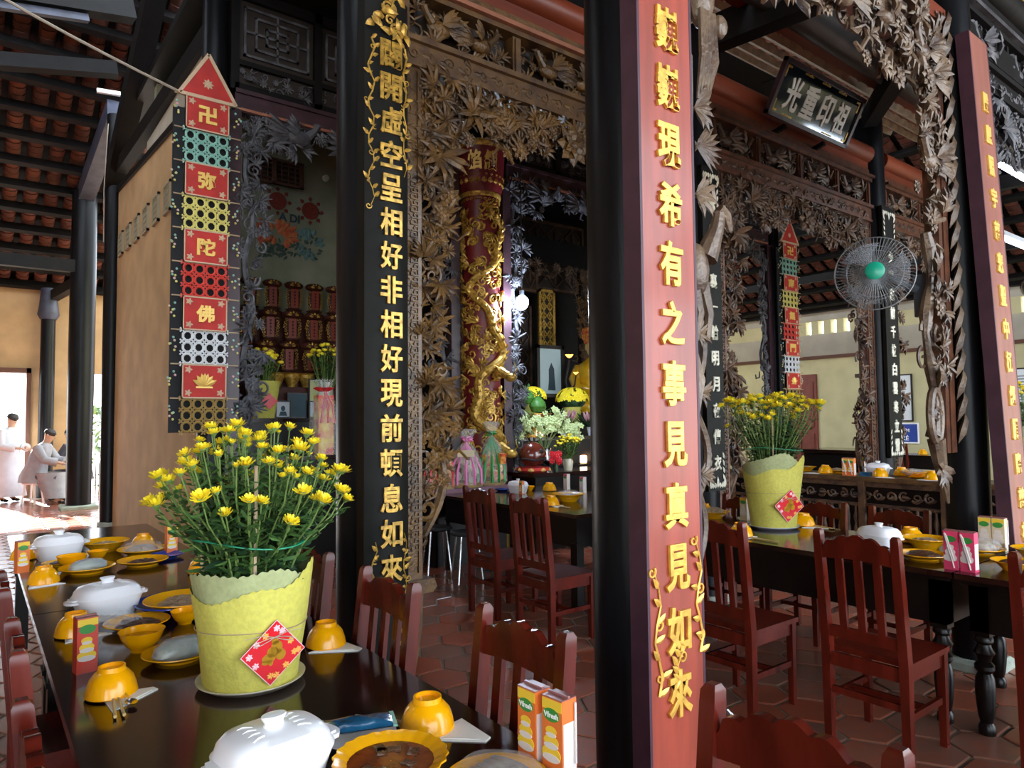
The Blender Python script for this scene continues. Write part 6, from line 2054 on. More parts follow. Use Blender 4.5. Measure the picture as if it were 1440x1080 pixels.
# screens and picture at the back of the altar
def lattice_screen(label, x0, x1, y, z0, z1, nx, nz, m, gm):
    t = thing('lattice_screen', label, 'screen', ((x0 + x1) / 2, y, z0))
    P = lambda n, mb, mm: build(n, mb, mm, t, world=True)
    P('ground', MB().bb(x0, x1, y, y + 0.04, z0, z1), gm)
    f, l = MB(), MB()
    for a in ((x0, x0 + 0.05, z0, z1), (x1 - 0.05, x1, z0, z1), (x0, x1, z0, z0 + 0.05), (x0, x1, z1 - 0.05, z1)):
        f.bb(a[0], a[1], y - 0.04, y, a[2], a[3])
    for i in range(nx):
        for j in range(nz):
            cx, cz = x0 + 0.05 + (x1 - x0 - 0.1) * (i + 0.5) / nx, z0 + 0.05 + (z1 - z0 - 0.1) * (j + 0.5) / nz
            rx, rz = (x1 - x0 - 0.1) / nx * 0.46, (z1 - z0 - 0.1) / nz * 0.46
            pts = [(cx, y - 0.02, cz - rz), (cx + rx, y - 0.02, cz), (cx, y - 0.02, cz + rz), (cx - rx, y - 0.02, cz)]
            for q in range(4): l.bar(pts[q], pts[(q + 1) % 4], 0.018, 0.02)
            l.bb(cx - 0.012, cx + 0.012, y - 0.03, y, cz - rz * 0.5, cz + rz * 0.5)
    P('frame', f, m)
    P('lattice', l, m)
lattice_screen('gilded openwork panel above the framed white picture', 7.95, 8.33, 9.55, 2.74, 3.85, 2, 6, 'gold_old', 'carve_ground')
lattice_screen('dark openwork screen above the altar lamp', 5.6, 7.4, 8.9, 3.62, 4.10, 7, 1, 'carve_brown', 'carve_ground')
lattice_screen('dark carved wall panel behind the altar lamp', 5.3, 7.9, 9.7, 2.0, 3.6, 8, 4, 'carve_brown', 'carve_ground')
lattice_screen('broad dark panel high behind the altar', 5.2, 9.3, 9.8, 3.9, 5.2, 9, 3, 'carve_brown', 'carve_ground')
ip = thing('carved_altar_post', 'gilded carved post beside the yellow-robed statue', 'post', (8.9, 9.4, 0))
pm_ = MB().bb(8.82, 8.98, 9.35, 9.45, 0.0, 4.6)
build('core', pm_, 'carve_ground', ip, world=True)
pc = MB()
rg = random.Random(17)
thicket(pc, rng, openwork_spots(rg, lambda x, z: True, 8.76, 9.04, 1.6, 4.6, 0.11), 0.1, 9.34, 0.03)
build('carving', pc, 'carve_gold', ip, world=True)
hb = thing('altar_valance', 'dark carved beam hanging low before the altar wall', 'carved beam', (7.0, 8.6, 3.5))
bm_ = MB().bb(5.2, 9.0, 8.55, 8.65, 4.05, 4.45)
build('beam', bm_, 'beam_dark', hb, world=True)
vb = MB()
thicket(vb, rng, openwork_spots(rg, lambda x, z: True, 5.3, 8.9, 3.88, 4.06, 0.12), 0.09, 8.57, 0.03)
build('carving', vb, 'carve_brown', hb, world=True)
pf = thing('framed_picture', 'framed white picture with a faint standing figure behind the altar flowers', 'picture', (7.92, 9.2, 1.95))
build('mount', MB().bb(7.66, 8.18, 9.2, 9.22, 1.95, 2.75), 'picture_white', pf, world=True)
fr = MB()
for a in ((7.61, 7.67, 1.9, 2.8), (8.17, 8.23, 1.9, 2.8), (7.61, 8.23, 1.9, 1.96), (7.61, 8.23, 2.74, 2.8)): fr.bb(a[0], a[1], 9.17, 9.23, a[2], a[3])
build('frame', fr, 'photo_frame', pf, world=True)
ik = MB().prism([(-0.08, -0.26), (0.09, -0.26), (0.07, -0.05), (0.06, 0.12), (0.03, 0.16), (0.0, 0.22), (-0.03, 0.16), (-0.06, 0.10), (-0.06, -0.1)], 0.004, mx((7.95, 9.198, 2.28), FRONT))
build('painted_figure', ik, 'ink', pf, world=True)
lt = thing('lotus_lamp', 'small glowing lotus lamps on a dark stalk before the white picture', 'lamp', (7.55, 8.35, 1.62))
tk = MB().tube([(0, 0, 0), (0.03, 0, 0.3), (-0.04, 0, 0.5), (0.05, 0, 0.85)], 0.018, 7)
tk.tube([(0.03, 0, 0.3), (0.16, 0, 0.45), (0.19, 0, 0.6)], 0.012, 6)
build('stalk', tk, 'carve_ground', lt)
for c, r in (((0.05, 0, 0.88), 0.09), ((0.19, 0, 0.62), 0.06)):
    lf = MB()
    for k in range(8):
        a = k * PI / 4
        lf.leaf(c, (math.cos(a), math.sin(a), 0.8), (-math.cos(a), -math.sin(a), 0.5), r, r * 0.6, 0.4)
    build('lotus', lf, 'lotus_glow', lt)
for x, y, z, s, l in ((6.05, 7.5, 1.62, 1.0, 'dark carved censer topped with a lotus behind the pomelos'),):
    t = thing('incense_burner', l, 'censer', (x, y + 0.8, z))
    build('bowl', MB().lathe([(0.001, 0), (0.10, 0.0), (0.06, 0.08), (0.05, 0.3), (0.14, 0.42), (0.17, 0.5), (0.13, 0.55), (0.16, 0.6), (0.001, 0.62)], 20, cap0=False, cap1=False), 'carve_brown', t)
bl = thing('hanging_bulb', 'bright bare bulb glowing blue-white in front of the altar', 'lamp', (5.26, 6.62, 2.94))
build('bulb', MB().ell((0, 0, 0), (0.08, 0.08, 0.09), 16, 12), 'bulb', bl)
build('cord', MB().tube([(0, 0, 0.08), (0, 0, 0.9), (0.0, 0.02, 3.06)], 0.008, 6), 'pot_black', bl)
build('socket', MB().lathe([(0.03, 0.08), (0.03, 0.15), (0.015, 0.17)], 12), 'pot_black', bl)

# gift baskets
def basket(label, x, y, z, h, r, fill, ribbon, bow, seed):
    t = thing('gift_basket', label, 'gift basket', (x, y, z))
    rg = random.Random(seed)
    build('tray', MB().lathe([(0.001, 0.0), (r * 0.85, 0.0), (r, 0.05), (r * 0.95, 0.05), (r * 0.8, 0.01)], 24, cap0=False, cap1=False), 'bamboo', t)
    g = MB()
    for k in range(16):
        a, q = rg.uniform(0, 6.28), r * 0.6 * math.sqrt(rg.random())
        zz = 0.03 + (h * 0.5) * (k / 16) * (1 - q / r * 0.5)
        if k % 2: g.box((q * math.cos(a), q * math.sin(a), zz + 0.05), (0.07, 0.06, 0.11), Matrix.Rotation(rg.uniform(-.3, .3), 4, 'X'))
        else: g.ell((q * math.cos(a), q * math.sin(a), zz + 0.05), (0.05, 0.045, 0.05), 8, 6)
    build('sweets', g, fill, t)['kind'] = 'stuff'
    build('cellophane', MB().lathe([(r, 0.03), (r * 0.98, h * 0.3), (r * 0.6, h * 0.62), (r * 0.16, h * 0.78), (r * 0.55, h * 0.95), (r * 0.5, h)], 26, cap0=False, cap1=False, wav=lambda a, rr, zz: 1 + 0.06 * math.sin(6 * a + zz * 20)), ribbon, t)
    b = MB()
    for k in range(12):
        a = k * 2 * PI / 12
        b.leaf((0, 0, h * 0.78), (math.cos(a), math.sin(a), rg.uniform(-0.3, 0.9)), (0, 0, 1), r * 0.45, r * 0.22, 0.5)
    for k in range(5):
        a = az + (k - 2) * 0.45
        d = V((math.cos(a), math.sin(a), 0))
        b.tube([V((0, 0, h * 0.76)), d * r * 0.55 + V((0, 0, h * 0.55)), d * r * 1.03 + V((0, 0, h * 0.3)), d * r * 1.08 + V((0, 0, h * 0.05))], 0.014, 4)
    build('bow', b, bow, t)
    return t
bk1 = basket('gift basket with a big pink bow and trailing ribbons', 4.26, 6.36, 0.80, 0.62, 0.20, 'sweet_pink', 'cellophane', 'ribbon_pink', 1)
build('gift_tag', MB().bb(-0.09, 0.09, -0.002, 0.002, 0.33, 0.40, Matrix.Translation((-0.13, -0.19, 0)) @ Matrix.Rotation(-0.6, 4, 'Z')), 'carton_cream', bk1)
basket('gift basket of red sweets tied with a green bow', 4.60, 6.36, 0.80, 0.70, 0.17, 'candy_mix', 'cellophane', 'bow_green', 2)
basket('gift basket with red bow seen through the carved post', 3.92, 6.36, 0.80, 0.55, 0.18, 'candy_mix', 'cellophane', 'bow_red', 3)
for k in range(3):       # chromed stools below
    t = thing('metal_stool', ('chromed stool legs under the gift table, beside the chair', 'chromed stool legs under the gift table, middle one', 'chromed stool legs under the gift table, beside the carved post')[k], 'stool',
              (3.72 - 0.06 * k, 5.55 + 0.45 * k, 0))
    build('seat', MB().lathe([(0.15, 0.44), (0.16, 0.45), (0.15, 0.47), (0.001, 0.475)], 20, cap1=False), 'black_cloth', t)
    for q in range(4):
        a = q * PI / 2 + 0.5
        build('leg', MB().tube([(0.11 * math.cos(a), 0.11 * math.sin(a), 0.44), (0.17 * math.cos(a), 0.17 * math.sin(a), 0.0)], 0.011, 8), 'steel', t)

# ---------------------------------------------------------------- chapel of tablets
stp = thing('tablet_stand', 'stepped dark stand carrying the rows of ancestor tablets', 'stand', (3.3, 9.3, 0))
for k, (y0, z) in enumerate(((8.56, 1.0), (8.78, 2.10), (9.04, 2.54), (9.30, 2.99))):
    build('step', MB().bb(2.0, 4.65, y0, 9.95, 0 if k == 0 else z - 0.46, z), 'tablet', stp, world=True)
def make_tablet():
    t = thing('ancestor_tablet', 'x', 'tablet', (0, 0, 0), 0, 'ancestor tablets in the chapel')
    build('body', MB().lathe([(0.085, 0.10), (0.095, 0.2), (0.10, 0.33), (0.095, 0.46), (0.085, 0.55)], 16, None, 1, 0.42), 'tablet', t)
    build('base', MB().lathe([(0.15, 0.0), (0.15, 0.03), (0.10, 0.06), (0.13, 0.10)], 20, None, 1, 0.6), 'tablet', t)
    build('crown', MB().ell((0, 0, 0.575), (0.145, 0.085, 0.085), 16, 10), 'tablet', t)
    build('name_panel', MB().bb(-0.055, 0.055, -0.05, -0.04, 0.13, 0.50), 'gold_old', t)
    g = MB()
    for q in (-1, 1):
        for k in range(7):
            scroll(g, (q * (0.088 + 0.02 * math.sin(PI * k / 6)), -0.04, 0.15 + 0.055 * k), 0.028, 1.1, k, 0.006, sgn=q)
    for k in range(7):
        a = PI * k / 6
        g.leaf((0.0, -0.07, 0.56), (math.cos(a), 0, math.sin(a) * 0.6), (0, -1, 0), 0.09, 0.03, 0.2)
    build('gilt_pattern', g, 'gold_old', t)
    bars = MB().bb(-0.003, 0.003, -0.052, -0.049, 0.17, 0.45)
    for k in range(5): bars.bb(-0.014, 0.014, -0.053, -0.049, 0.17 + 0.063 * k, 0.20 + 0.063 * k)
    build('script_pattern', bars, 'tablet', t)
    return t
tb = make_tablet()
rows = ((9.42, 2.99, 7, 2.70, 'top'), (9.16, 2.54, 7, 2.58, 'second'), (8.90, 2.10, 6, 2.74, 'third'))
nm = ['first', 'second', 'third', 'fourth', 'fifth', 'sixth', 'seventh']
fst = True
for y, z, n, x0, rn in rows:
    for k in range(n):
        x = x0 + 0.295 * k - 0.12
        col = (k + (rn == 'second')) % 3 == 0
        lab = '%s ancestor tablet along the %s tier, %s' % (nm[k], rn, 'its red panel edged in gold' if col else 'its panel and scrolls gilded')
        if fst:
            o = tb; fst = False
            o.location = (x, y, z); o['label'] = lab; o.scale = (0.92, 0.92, 0.70)
        else:
            o = dup(tb, (x, y, z), 0, lab, None, (0.92, 0.92, 0.70))
        if col: recolor(o, 'name_panel', 'tablet_red')
for k in range(3):
    t = single('incense_burner', MB().lathe([(0.001, 0), (0.05, 0.0), (0.07, 0.06), (0.10, 0.12), (0.09, 0.16), (0.12, 0.18), (0.09, 0.17), (0.001, 0.15)], 16, cap0=False, cap1=False), 'gold_old',
               ('gilt censer below the tablets, beside the yellow chapel flowers', 'gilt censer below the tablets, second from the chapel vase', 'gilt censer below the tablets, beside the olive card')[k], 'censer', 'gilt censers under the tablets', (2.98 + 0.195 * k, 8.68, 1.95))
single('censer_shelf', MB().bb(2.7, 4.3, 8.585, 8.77, 1.003, 1.95), 'tablet', 'dark shelf below the tablets carrying gilt censers', 'shelf')
def photo(label, x, y, z, w_, h, m):
    t = thing('framed_photo', label, 'photo', (x, y, z))
    build('print', MB().bb(-w_ / 2, w_ / 2, -0.008, 0.0, 0.02, h), m, t)
    f = MB()
    for a in ((-w_ / 2 - 0.015, -w_ / 2, 0, h + 0.015), (w_ / 2, w_ / 2 + 0.015, 0, h + 0.015), (-w_ / 2, w_ / 2, 0, 0.02), (-w_ / 2, w_ / 2, h, h + 0.015)): f.bb(a[0], a[1], -0.014, 0.006, a[2], a[3])
    build('frame', f, 'photo_frame', t)
    if m == 'photo_pale':
        p = MB().ell((0, -0.010, h * 0.6), (w_ * 0.17, 0.004, h * 0.17), 10, 6)
        p.prism([(-w_ * 0.32, 0.03), (w_ * 0.32, 0.03), (w_ * 0.2, h * 0.42), (-w_ * 0.2, h * 0.42)], 0.006, mx((0, -0.010, 0), FRONT))
        build('portrait', p, 'ink', t)
photo('small leaning photo of a person beside the chapel vase', 2.98, 8.44, 1.56, 0.16, 0.2, 'photo_pale')
photo('small photo of a person under the olive card in the chapel', 3.40, 8.44, 1.56, 0.16, 0.2, 'photo_pale')
photo('olive card in a black frame before the tablets', 3.42, 8.50, 1.56, 0.16, 0.48, 'photo_olive')
photo('broad dark framed photo before the tablets', 3.18, 8.50, 1.56, 0.22, 0.30, 'ink')
cpt_ = thing('potted_chrysanthemum', 'yellow flowers in a yellow pot with red card inside the chapel', 'potted flowers', (2.72, 8.40, 1.56))
def small_mums(t, R, h0, h1, n, seed, zb=0.0):
    rg = random.Random(seed)
    a_, b_, c_ = MB(), MB(), MB()
    for k in range(n):
        a = rg.uniform(0, 6.28); q = math.sqrt(rg.random())
        p = V((R * q * math.cos(a), R * q * math.sin(a), zb + h1 - (h1 - h0) * 0.3 * q * q + rg.uniform(-.05, .03)))
        a_.tube([(R * 0.3 * math.cos(a), R * 0.3 * math.sin(a), zb + h0 * 0.8), p], 0.005, 4)
        b_.ell(tuple(p), (0.034, 0.034, 0.022), 8, 5)
        for j in range(5):
            c_.leaf(p.lerp(V((0, 0, zb + h0)), rg.uniform(0.15, 0.9)), (math.cos(a + j), math.sin(a + j), 0.6), (0, 0, 1), 0.11, 0.03, 0.1)
    build('stem', a_, 'stem', t); build('blossom', b_, 'petal', t)['kind'] = 'stuff'; build('foliage', c_, 'leaf', t)
small_mums(cpt_, 0.22, 0.42, 0.82, 30, 1)
build('wrapper', MB().lathe([(0.14, 0), (0.20, 0.44)], 24, cap1=False), 'wrapper', cpt_)
build('greeting_card', MB().box((0.02, -0.19, 0.2), (0.14, 0.004, 0.14), Matrix.Translation((0.02, -0.19, 0.2)) @ Matrix.Rotation(PI / 4, 4, 'Y') @ Matrix.Translation((-0.02, 0.19, -0.2))), 'card_red', cpt_)
tv = thing('flower_vase', 'bunch of yellow flowers before the tablets by the long black board', 'flowers', (3.52, 8.40, 1.56))
small_mums(tv, 0.24, 0.45, 0.92, 30, 2)
build('vase', MB().lathe([(0.06, 0), (0.09, 0.25), (0.07, 0.45)], 16, cap1=False), 'saucer', tv)
cp = thing('candy_pack', 'tall cellophane pack of yellow sweets with a red bow beside the black board', 'gift', (3.13, 7.55, 1.15))
build('packet', MB().bb(-0.09, 0.09, -0.07, 0.07, 0.0, 0.66), 'candy_yellow', cp)
build('cellophane', MB().lathe([(0.16, 0), (0.15, 0.55), (0.05, 0.72), (0.12, 0.84)], 18, cap0=False, cap1=False, wav=lambda a, r, z: 1 + 0.08 * math.sin(5 * a + 20 * z)), 'cellophane', cp)
bwm = MB()
for k in range(10):
    a = 2 * PI * k / 10
    bwm.leaf((0, 0, 0.70), (math.cos(a), math.sin(a), 0.3), (0, 0, 1), 0.13, 0.07, 0.4)
for k in range(3):
    bwm.tube([(0, -0.05, 0.70), (-0.05 + 0.05 * k, -0.12, 0.55), (-0.08 + 0.08 * k, -0.12, 0.35)], 0.012, 4)
build('bow', bwm, 'bow_red', cp)
altar_table('dark table in front of the chapel holding the sweets pack', 2.2, 4.4, 7.35, 7.85, 1.15)
altar_table('dark chapel altar table holding flowers and photos', 2.02, 4.62, 8.2, 8.545, 1.56)

# painted wall above the tablets
mw = thing('wall_mural', 'green wall painting with red suns, red bloom and the letters A DI', 'mural', (3.7, 9.98, 4.0), kind='thing')
P = lambda n, mb, m: build(n, mb, m, mw, world=True)
for (x, z) in ((3.43, 4.72), (3.92, 4.66)):
    s = MB().prism([(0.13 * math.cos(2 * PI * k / 24), 0.13 * math.sin(2 * PI * k / 24)) for k in range(24)], 0.008, mx((x, 9.99, z), FRONT))
    for k in range(8):
        a = 2 * PI * k / 8
        s.prism([(0.14, 0), (0.175, 0.033), (0.215, 0), (0.175, -0.033)], 0.008, mx((x, 9.99, z), FRONT @ Matrix.Rotation(a, 3, 'Z')))
    P('painted_sun', s, 'sun_red')
P('lettering', text_line('A DI', (3.60, 9.985, 4.50), 0.12, bold=0.03, ext=0.006), 'ink')
rg = random.Random(31)
rb = MB()
for k in range(40):
    a, q = rg.uniform(0, 6.28), 0.2 * math.sqrt(rg.random())
    rb.leaf((3.40 + 1.25 * q * math.cos(a), 9.99, 4.24 + 0.55 * q * math.sin(a)), (math.cos(a), 0, math.sin(a)), (0, -1, 0), 0.14, 0.09, 0, 0.05)
P('painted_bloom', rb, 'bloom_red')
lf = MB()
for k in range(90):
    u = rg.random()
    x, z = 3.25 + 0.75 * u + rg.uniform(-.1, .1), 3.95 + 0.42 * u * rg.random() + rg.uniform(-.06, .06)
    a = rg.uniform(0, 6.28)
    lf.leaf((x, 9.99, z), (math.cos(a), 0, math.sin(a)), (0, -1, 0), 0.09, 0.04, 0, 0.05)
P('painted_leaf', lf, 'mural_leaf')
fl_ = MB()
for k in range(26):
    a, q = rg.uniform(0, 6.28), 0.15 * math.sqrt(rg.random())
    fl_.leaf((3.9 + q * math.cos(a), 9.99, 4.15 + q * math.sin(a)), (math.cos(a), 0, math.sin(a)), (0, -1, 0), 0.12, 0.09, 0, 0.05)
P('painted_flower', fl_, 'mural_blue')
cv = thing('wall_vent', 'brown pierced vent block high on the chapel wall', 'vent', (3.45, 9.97, 5.1))
build('ground', MB().bb(2.95, 3.78, 9.97, 10.0, 4.98, 5.3), 'vent_dark', cv, world=True)
fm = MB()
for k in range(3):
    x = 2.95 + 0.405 * k
    fm.bb(x - 0.02, x + 0.04, 9.94, 9.98, 4.95, 5.33)
for z in (4.95, 5.29): fm.bb(2.93, 3.80, 9.94, 9.98, z, z + 0.04)
for i in range(8):
    fm.bb(2.97 + 0.1 * i, 2.985 + 0.1 * i, 9.95, 9.975, 4.98, 5.3)
for j in range(4): fm.bb(2.95, 3.78, 9.95, 9.975, 5.03 + 0.07 * j, 5.045 + 0.07 * j)
build('grille', fm, 'vent_brown', cv, world=True)
single('wall_socket', MB().lathe([(0.05, 0), (0.045, 0.05), (0.02, 0.06)], 16, mx((0, 0, 0), FRONT)), 'plastic_cream', 'small round white fitting on the chapel wall', 'fitting', None, (4.15, 9.99, 5.2))

# ---------------------------------------------------------------- fan, lamps, wires
fn = thing('wall_fan', 'grey caged wall fan with a green hub beside the carved post', 'fan', (4.19, 1.93, 2.36))
nrm = V((-0.86, -0.42, 0.02)).normalized()
F = frame(nrm)
def f3(x, y, z): return F @ V((x, y, z))
cg = MB()
R_ = 0.215
for k in range(64):
    a = 2 * PI * k / 64
    pts = []
    for q in range(9):
        b = PI * q / 8
        rr = 0.035 + (R_ - 0.035) * math.sin(b) ** 0.6
        pts.append(f3(rr * math.cos(a), rr * math.sin(a), 0.075 * math.cos(b)))
    cg.tube(pts, 0.0015, 4, False)
for (rr, z) in ((R_, 0.0), (0.15, 0.055), (0.15, -0.055)):
    pts = [f3(rr * math.cos(2 * PI * k / 40), rr * math.sin(2 * PI * k / 40), z) for k in range(41)]
    cg.tube(pts, 0.004 if z == 0 else 0.0025, 5, False)
build('cage', cg, 'fan_cage', fn)
build('hub_cap', MB().lathe([(0.05, 0.072), (0.052, 0.082), (0.04, 0.09), (0.001, 0.092)], 24, mx((0, 0, 0), F), cap1=False), 'fan_hub', fn)
for k in range(3):
    a0 = 2 * PI * k / 3
    bl = MB()
    n = 8
    for i in range(n + 1):
        for j in range(4):
            u, v = i / n, j / 3
            a = a0 + (v - 0.5) * (0.5 + 0.9 * u)
            r = 0.04 + 0.15 * u
            bl.v.append(tuple(f3(r * math.cos(a), r * math.sin(a), 0.022 * (v - 0.5) * 2)))
    for i in range(n):
        for j in range(3): bl.f.append((i * 4 + j, (i + 1) * 4 + j, (i + 1) * 4 + j + 1, i * 4 + j + 1))
    build('blade', bl, 'fan_blade', fn)
build('motor', MB().lathe([(0.05, -0.07), (0.075, -0.09), (0.075, -0.17), (0.05, -0.2)], 20, mx((0, 0, 0), F)), 'fan_body', fn)
mt = MB().tube([f3(0, 0, -0.17), V((0.30, 0.06, 0.02)), V((0.42, -0.06, -0.06))], 0.026, 10)
mt.box((0.44, -0.08, -0.10), (0.05, 0.08, 0.26))
build('bracket', mt, 'fan_body', fn)

def tube_lamp(label, p, q):
    p, q = V(p), V(q)
    t = thing('fluorescent_lamp', label, 'lamp', p)
    build('tube', MB().tube([(0, 0, 0), (q - p) * 0.5, q - p], 0.019, 10), 'tube', t)
    build('housing', MB().bar((0, 0, 0.05), (q - p) + V((0, 0, 0.05)), 0.05, 0.045, up=(0, 0, 1)), 'lamp_housing', t)
    c = MB()
    for r in (p * 0, q - p): c.tube([r + V((0, 0, 0.06)), r + V((0, 0, 1.0))], 0.004, 4)
    build('cord', c, 'pot_black', t)
tube_lamp('bright fluorescent tube beside the slim red board', (7.62, 2.42, 3.24), (8.90, 2.36, 3.20))
tube_lamp('second fluorescent tube higher up at the picture edge', (7.85, 2.42, 3.97), (8.85, 2.42, 3.97))
lp = thing('globe_lamp', 'small glass globe lamp at the picture edge', 'lamp', (9.6, 2.66, 2.98))
build('globe', MB().ell((0, 0, 0), 0.12, 16, 12), 'steel', lp)
build('cord', MB().tube([(0, 0, 0.11), (0, 0, 1.2), (0, 0.02, 2.4)], 0.008, 5), 'pot_black', lp)
rp = MB().tube([V((-1.6, 6.1, 5.3)).lerp(V((1.6, 6.72, 4.46)), k / 12) - V((0, 0, 0.10 * math.sin(PI * k / 12))) for k in range(13)], 0.012, 6)
single('hanging_cable', rp, 'rope', 'slack pale cable running from the roof down to the tall banner', 'cable')
wf = MB().tube([(1.50, 11.8, 6.0), (1.46, 11.78, 5.0), (1.47, 11.79, 4.2)], 0.008, 5)
single('hanging_cable', wf, 'rope', 'thin dark wire on the column at the end of the beige wall', 'cable')
pl = MB().bar((1.366, 12.0, 6.55), (1.68, 12.0, 6.58), 0.06, 0.06)
single('pale_bracket', pl, 'white', 'short white strip on top of the slanting blue roof brace', 'bracket')
# gold-framed sign corner at the very edge
gs = thing('gilt_sign', 'corner of a gilded carved sign at the upper picture edge', 'sign', (6.61, 1.9, 4.78))
build('panel', MB().box((0, 0, 0), (0.9, 0.05, 0.5), Matrix.Rotation(0.35, 4, 'X')), 'gold_old', gs)
fr = MB()
for a in ((-0.45, -0.41, -0.25, 0.25), (0.41, 0.45, -0.25, 0.25), (-0.45, 0.45, -0.25, -0.21), (-0.45, 0.45, 0.21, 0.25)): fr.bb(a[0], a[1], -0.045, -0.02, a[2], a[3], Matrix.Rotation(0.35, 4, 'X'))
build('frame', fr, 'gold_bright', gs)

# notices on the far yellow wall
def notice(label, y0, y1, z0, z1, m='notice', lines=True, seed=1):
    t = thing('wall_notice', label, 'notice', (16.99, (y0 + y1) / 2, z0))
    build('sheet', MB().bb(16.965, 16.99, y0, y1, z0, z1), m, t, world=True)
    f = MB()
    for a in ((y0 - 0.03, y0, z0 - 0.03, z1 + 0.03), (y1, y1 + 0.03, z0 - 0.03, z1 + 0.03), (y0, y1, z0 - 0.03, z0), (y0, y1, z1, z1 + 0.03)): f.bb(16.955, 16.99, a[0], a[1], a[2], a[3])
    build('frame', f, 'photo_frame' if m == 'notice' else 'white', t, world=True)
    if lines:
        rg = random.Random(seed)
        l = MB()
        z = z1 - 0.15
        while z > z0 + 0.1:
            l.bb(16.960, 16.966, y0 + 0.08 + rg.uniform(0, 0.1), y1 - 0.08, z, z + 0.022)
            z -= 0.06
        build('printed_line', l, 'notice_line', t, world=True)
    return t
notice('tall framed printed notice half behind the white-lettered board', 7.10, 7.85, 1.42, 2.45)
notice('framed printed notice beyond the slim red board at the picture edge', 4.40, 5.35, 1.57, 2.45, seed=2)
bs = notice('blue wall sign with white letters beyond the carved post', 6.99, 7.75, 0.92, 1.33, 'sign_blue', False)
build('lettering', text_line('NGHIÊM', (16.955, 7.37, 1.20), 0.105, LEFTF, 0.02), 'white', bs, world=True)
build('lettering', text_line('KẺ', (16.955, 7.25, 1.02), 0.12, LEFTF, 0.02), 'white', bs, world=True)

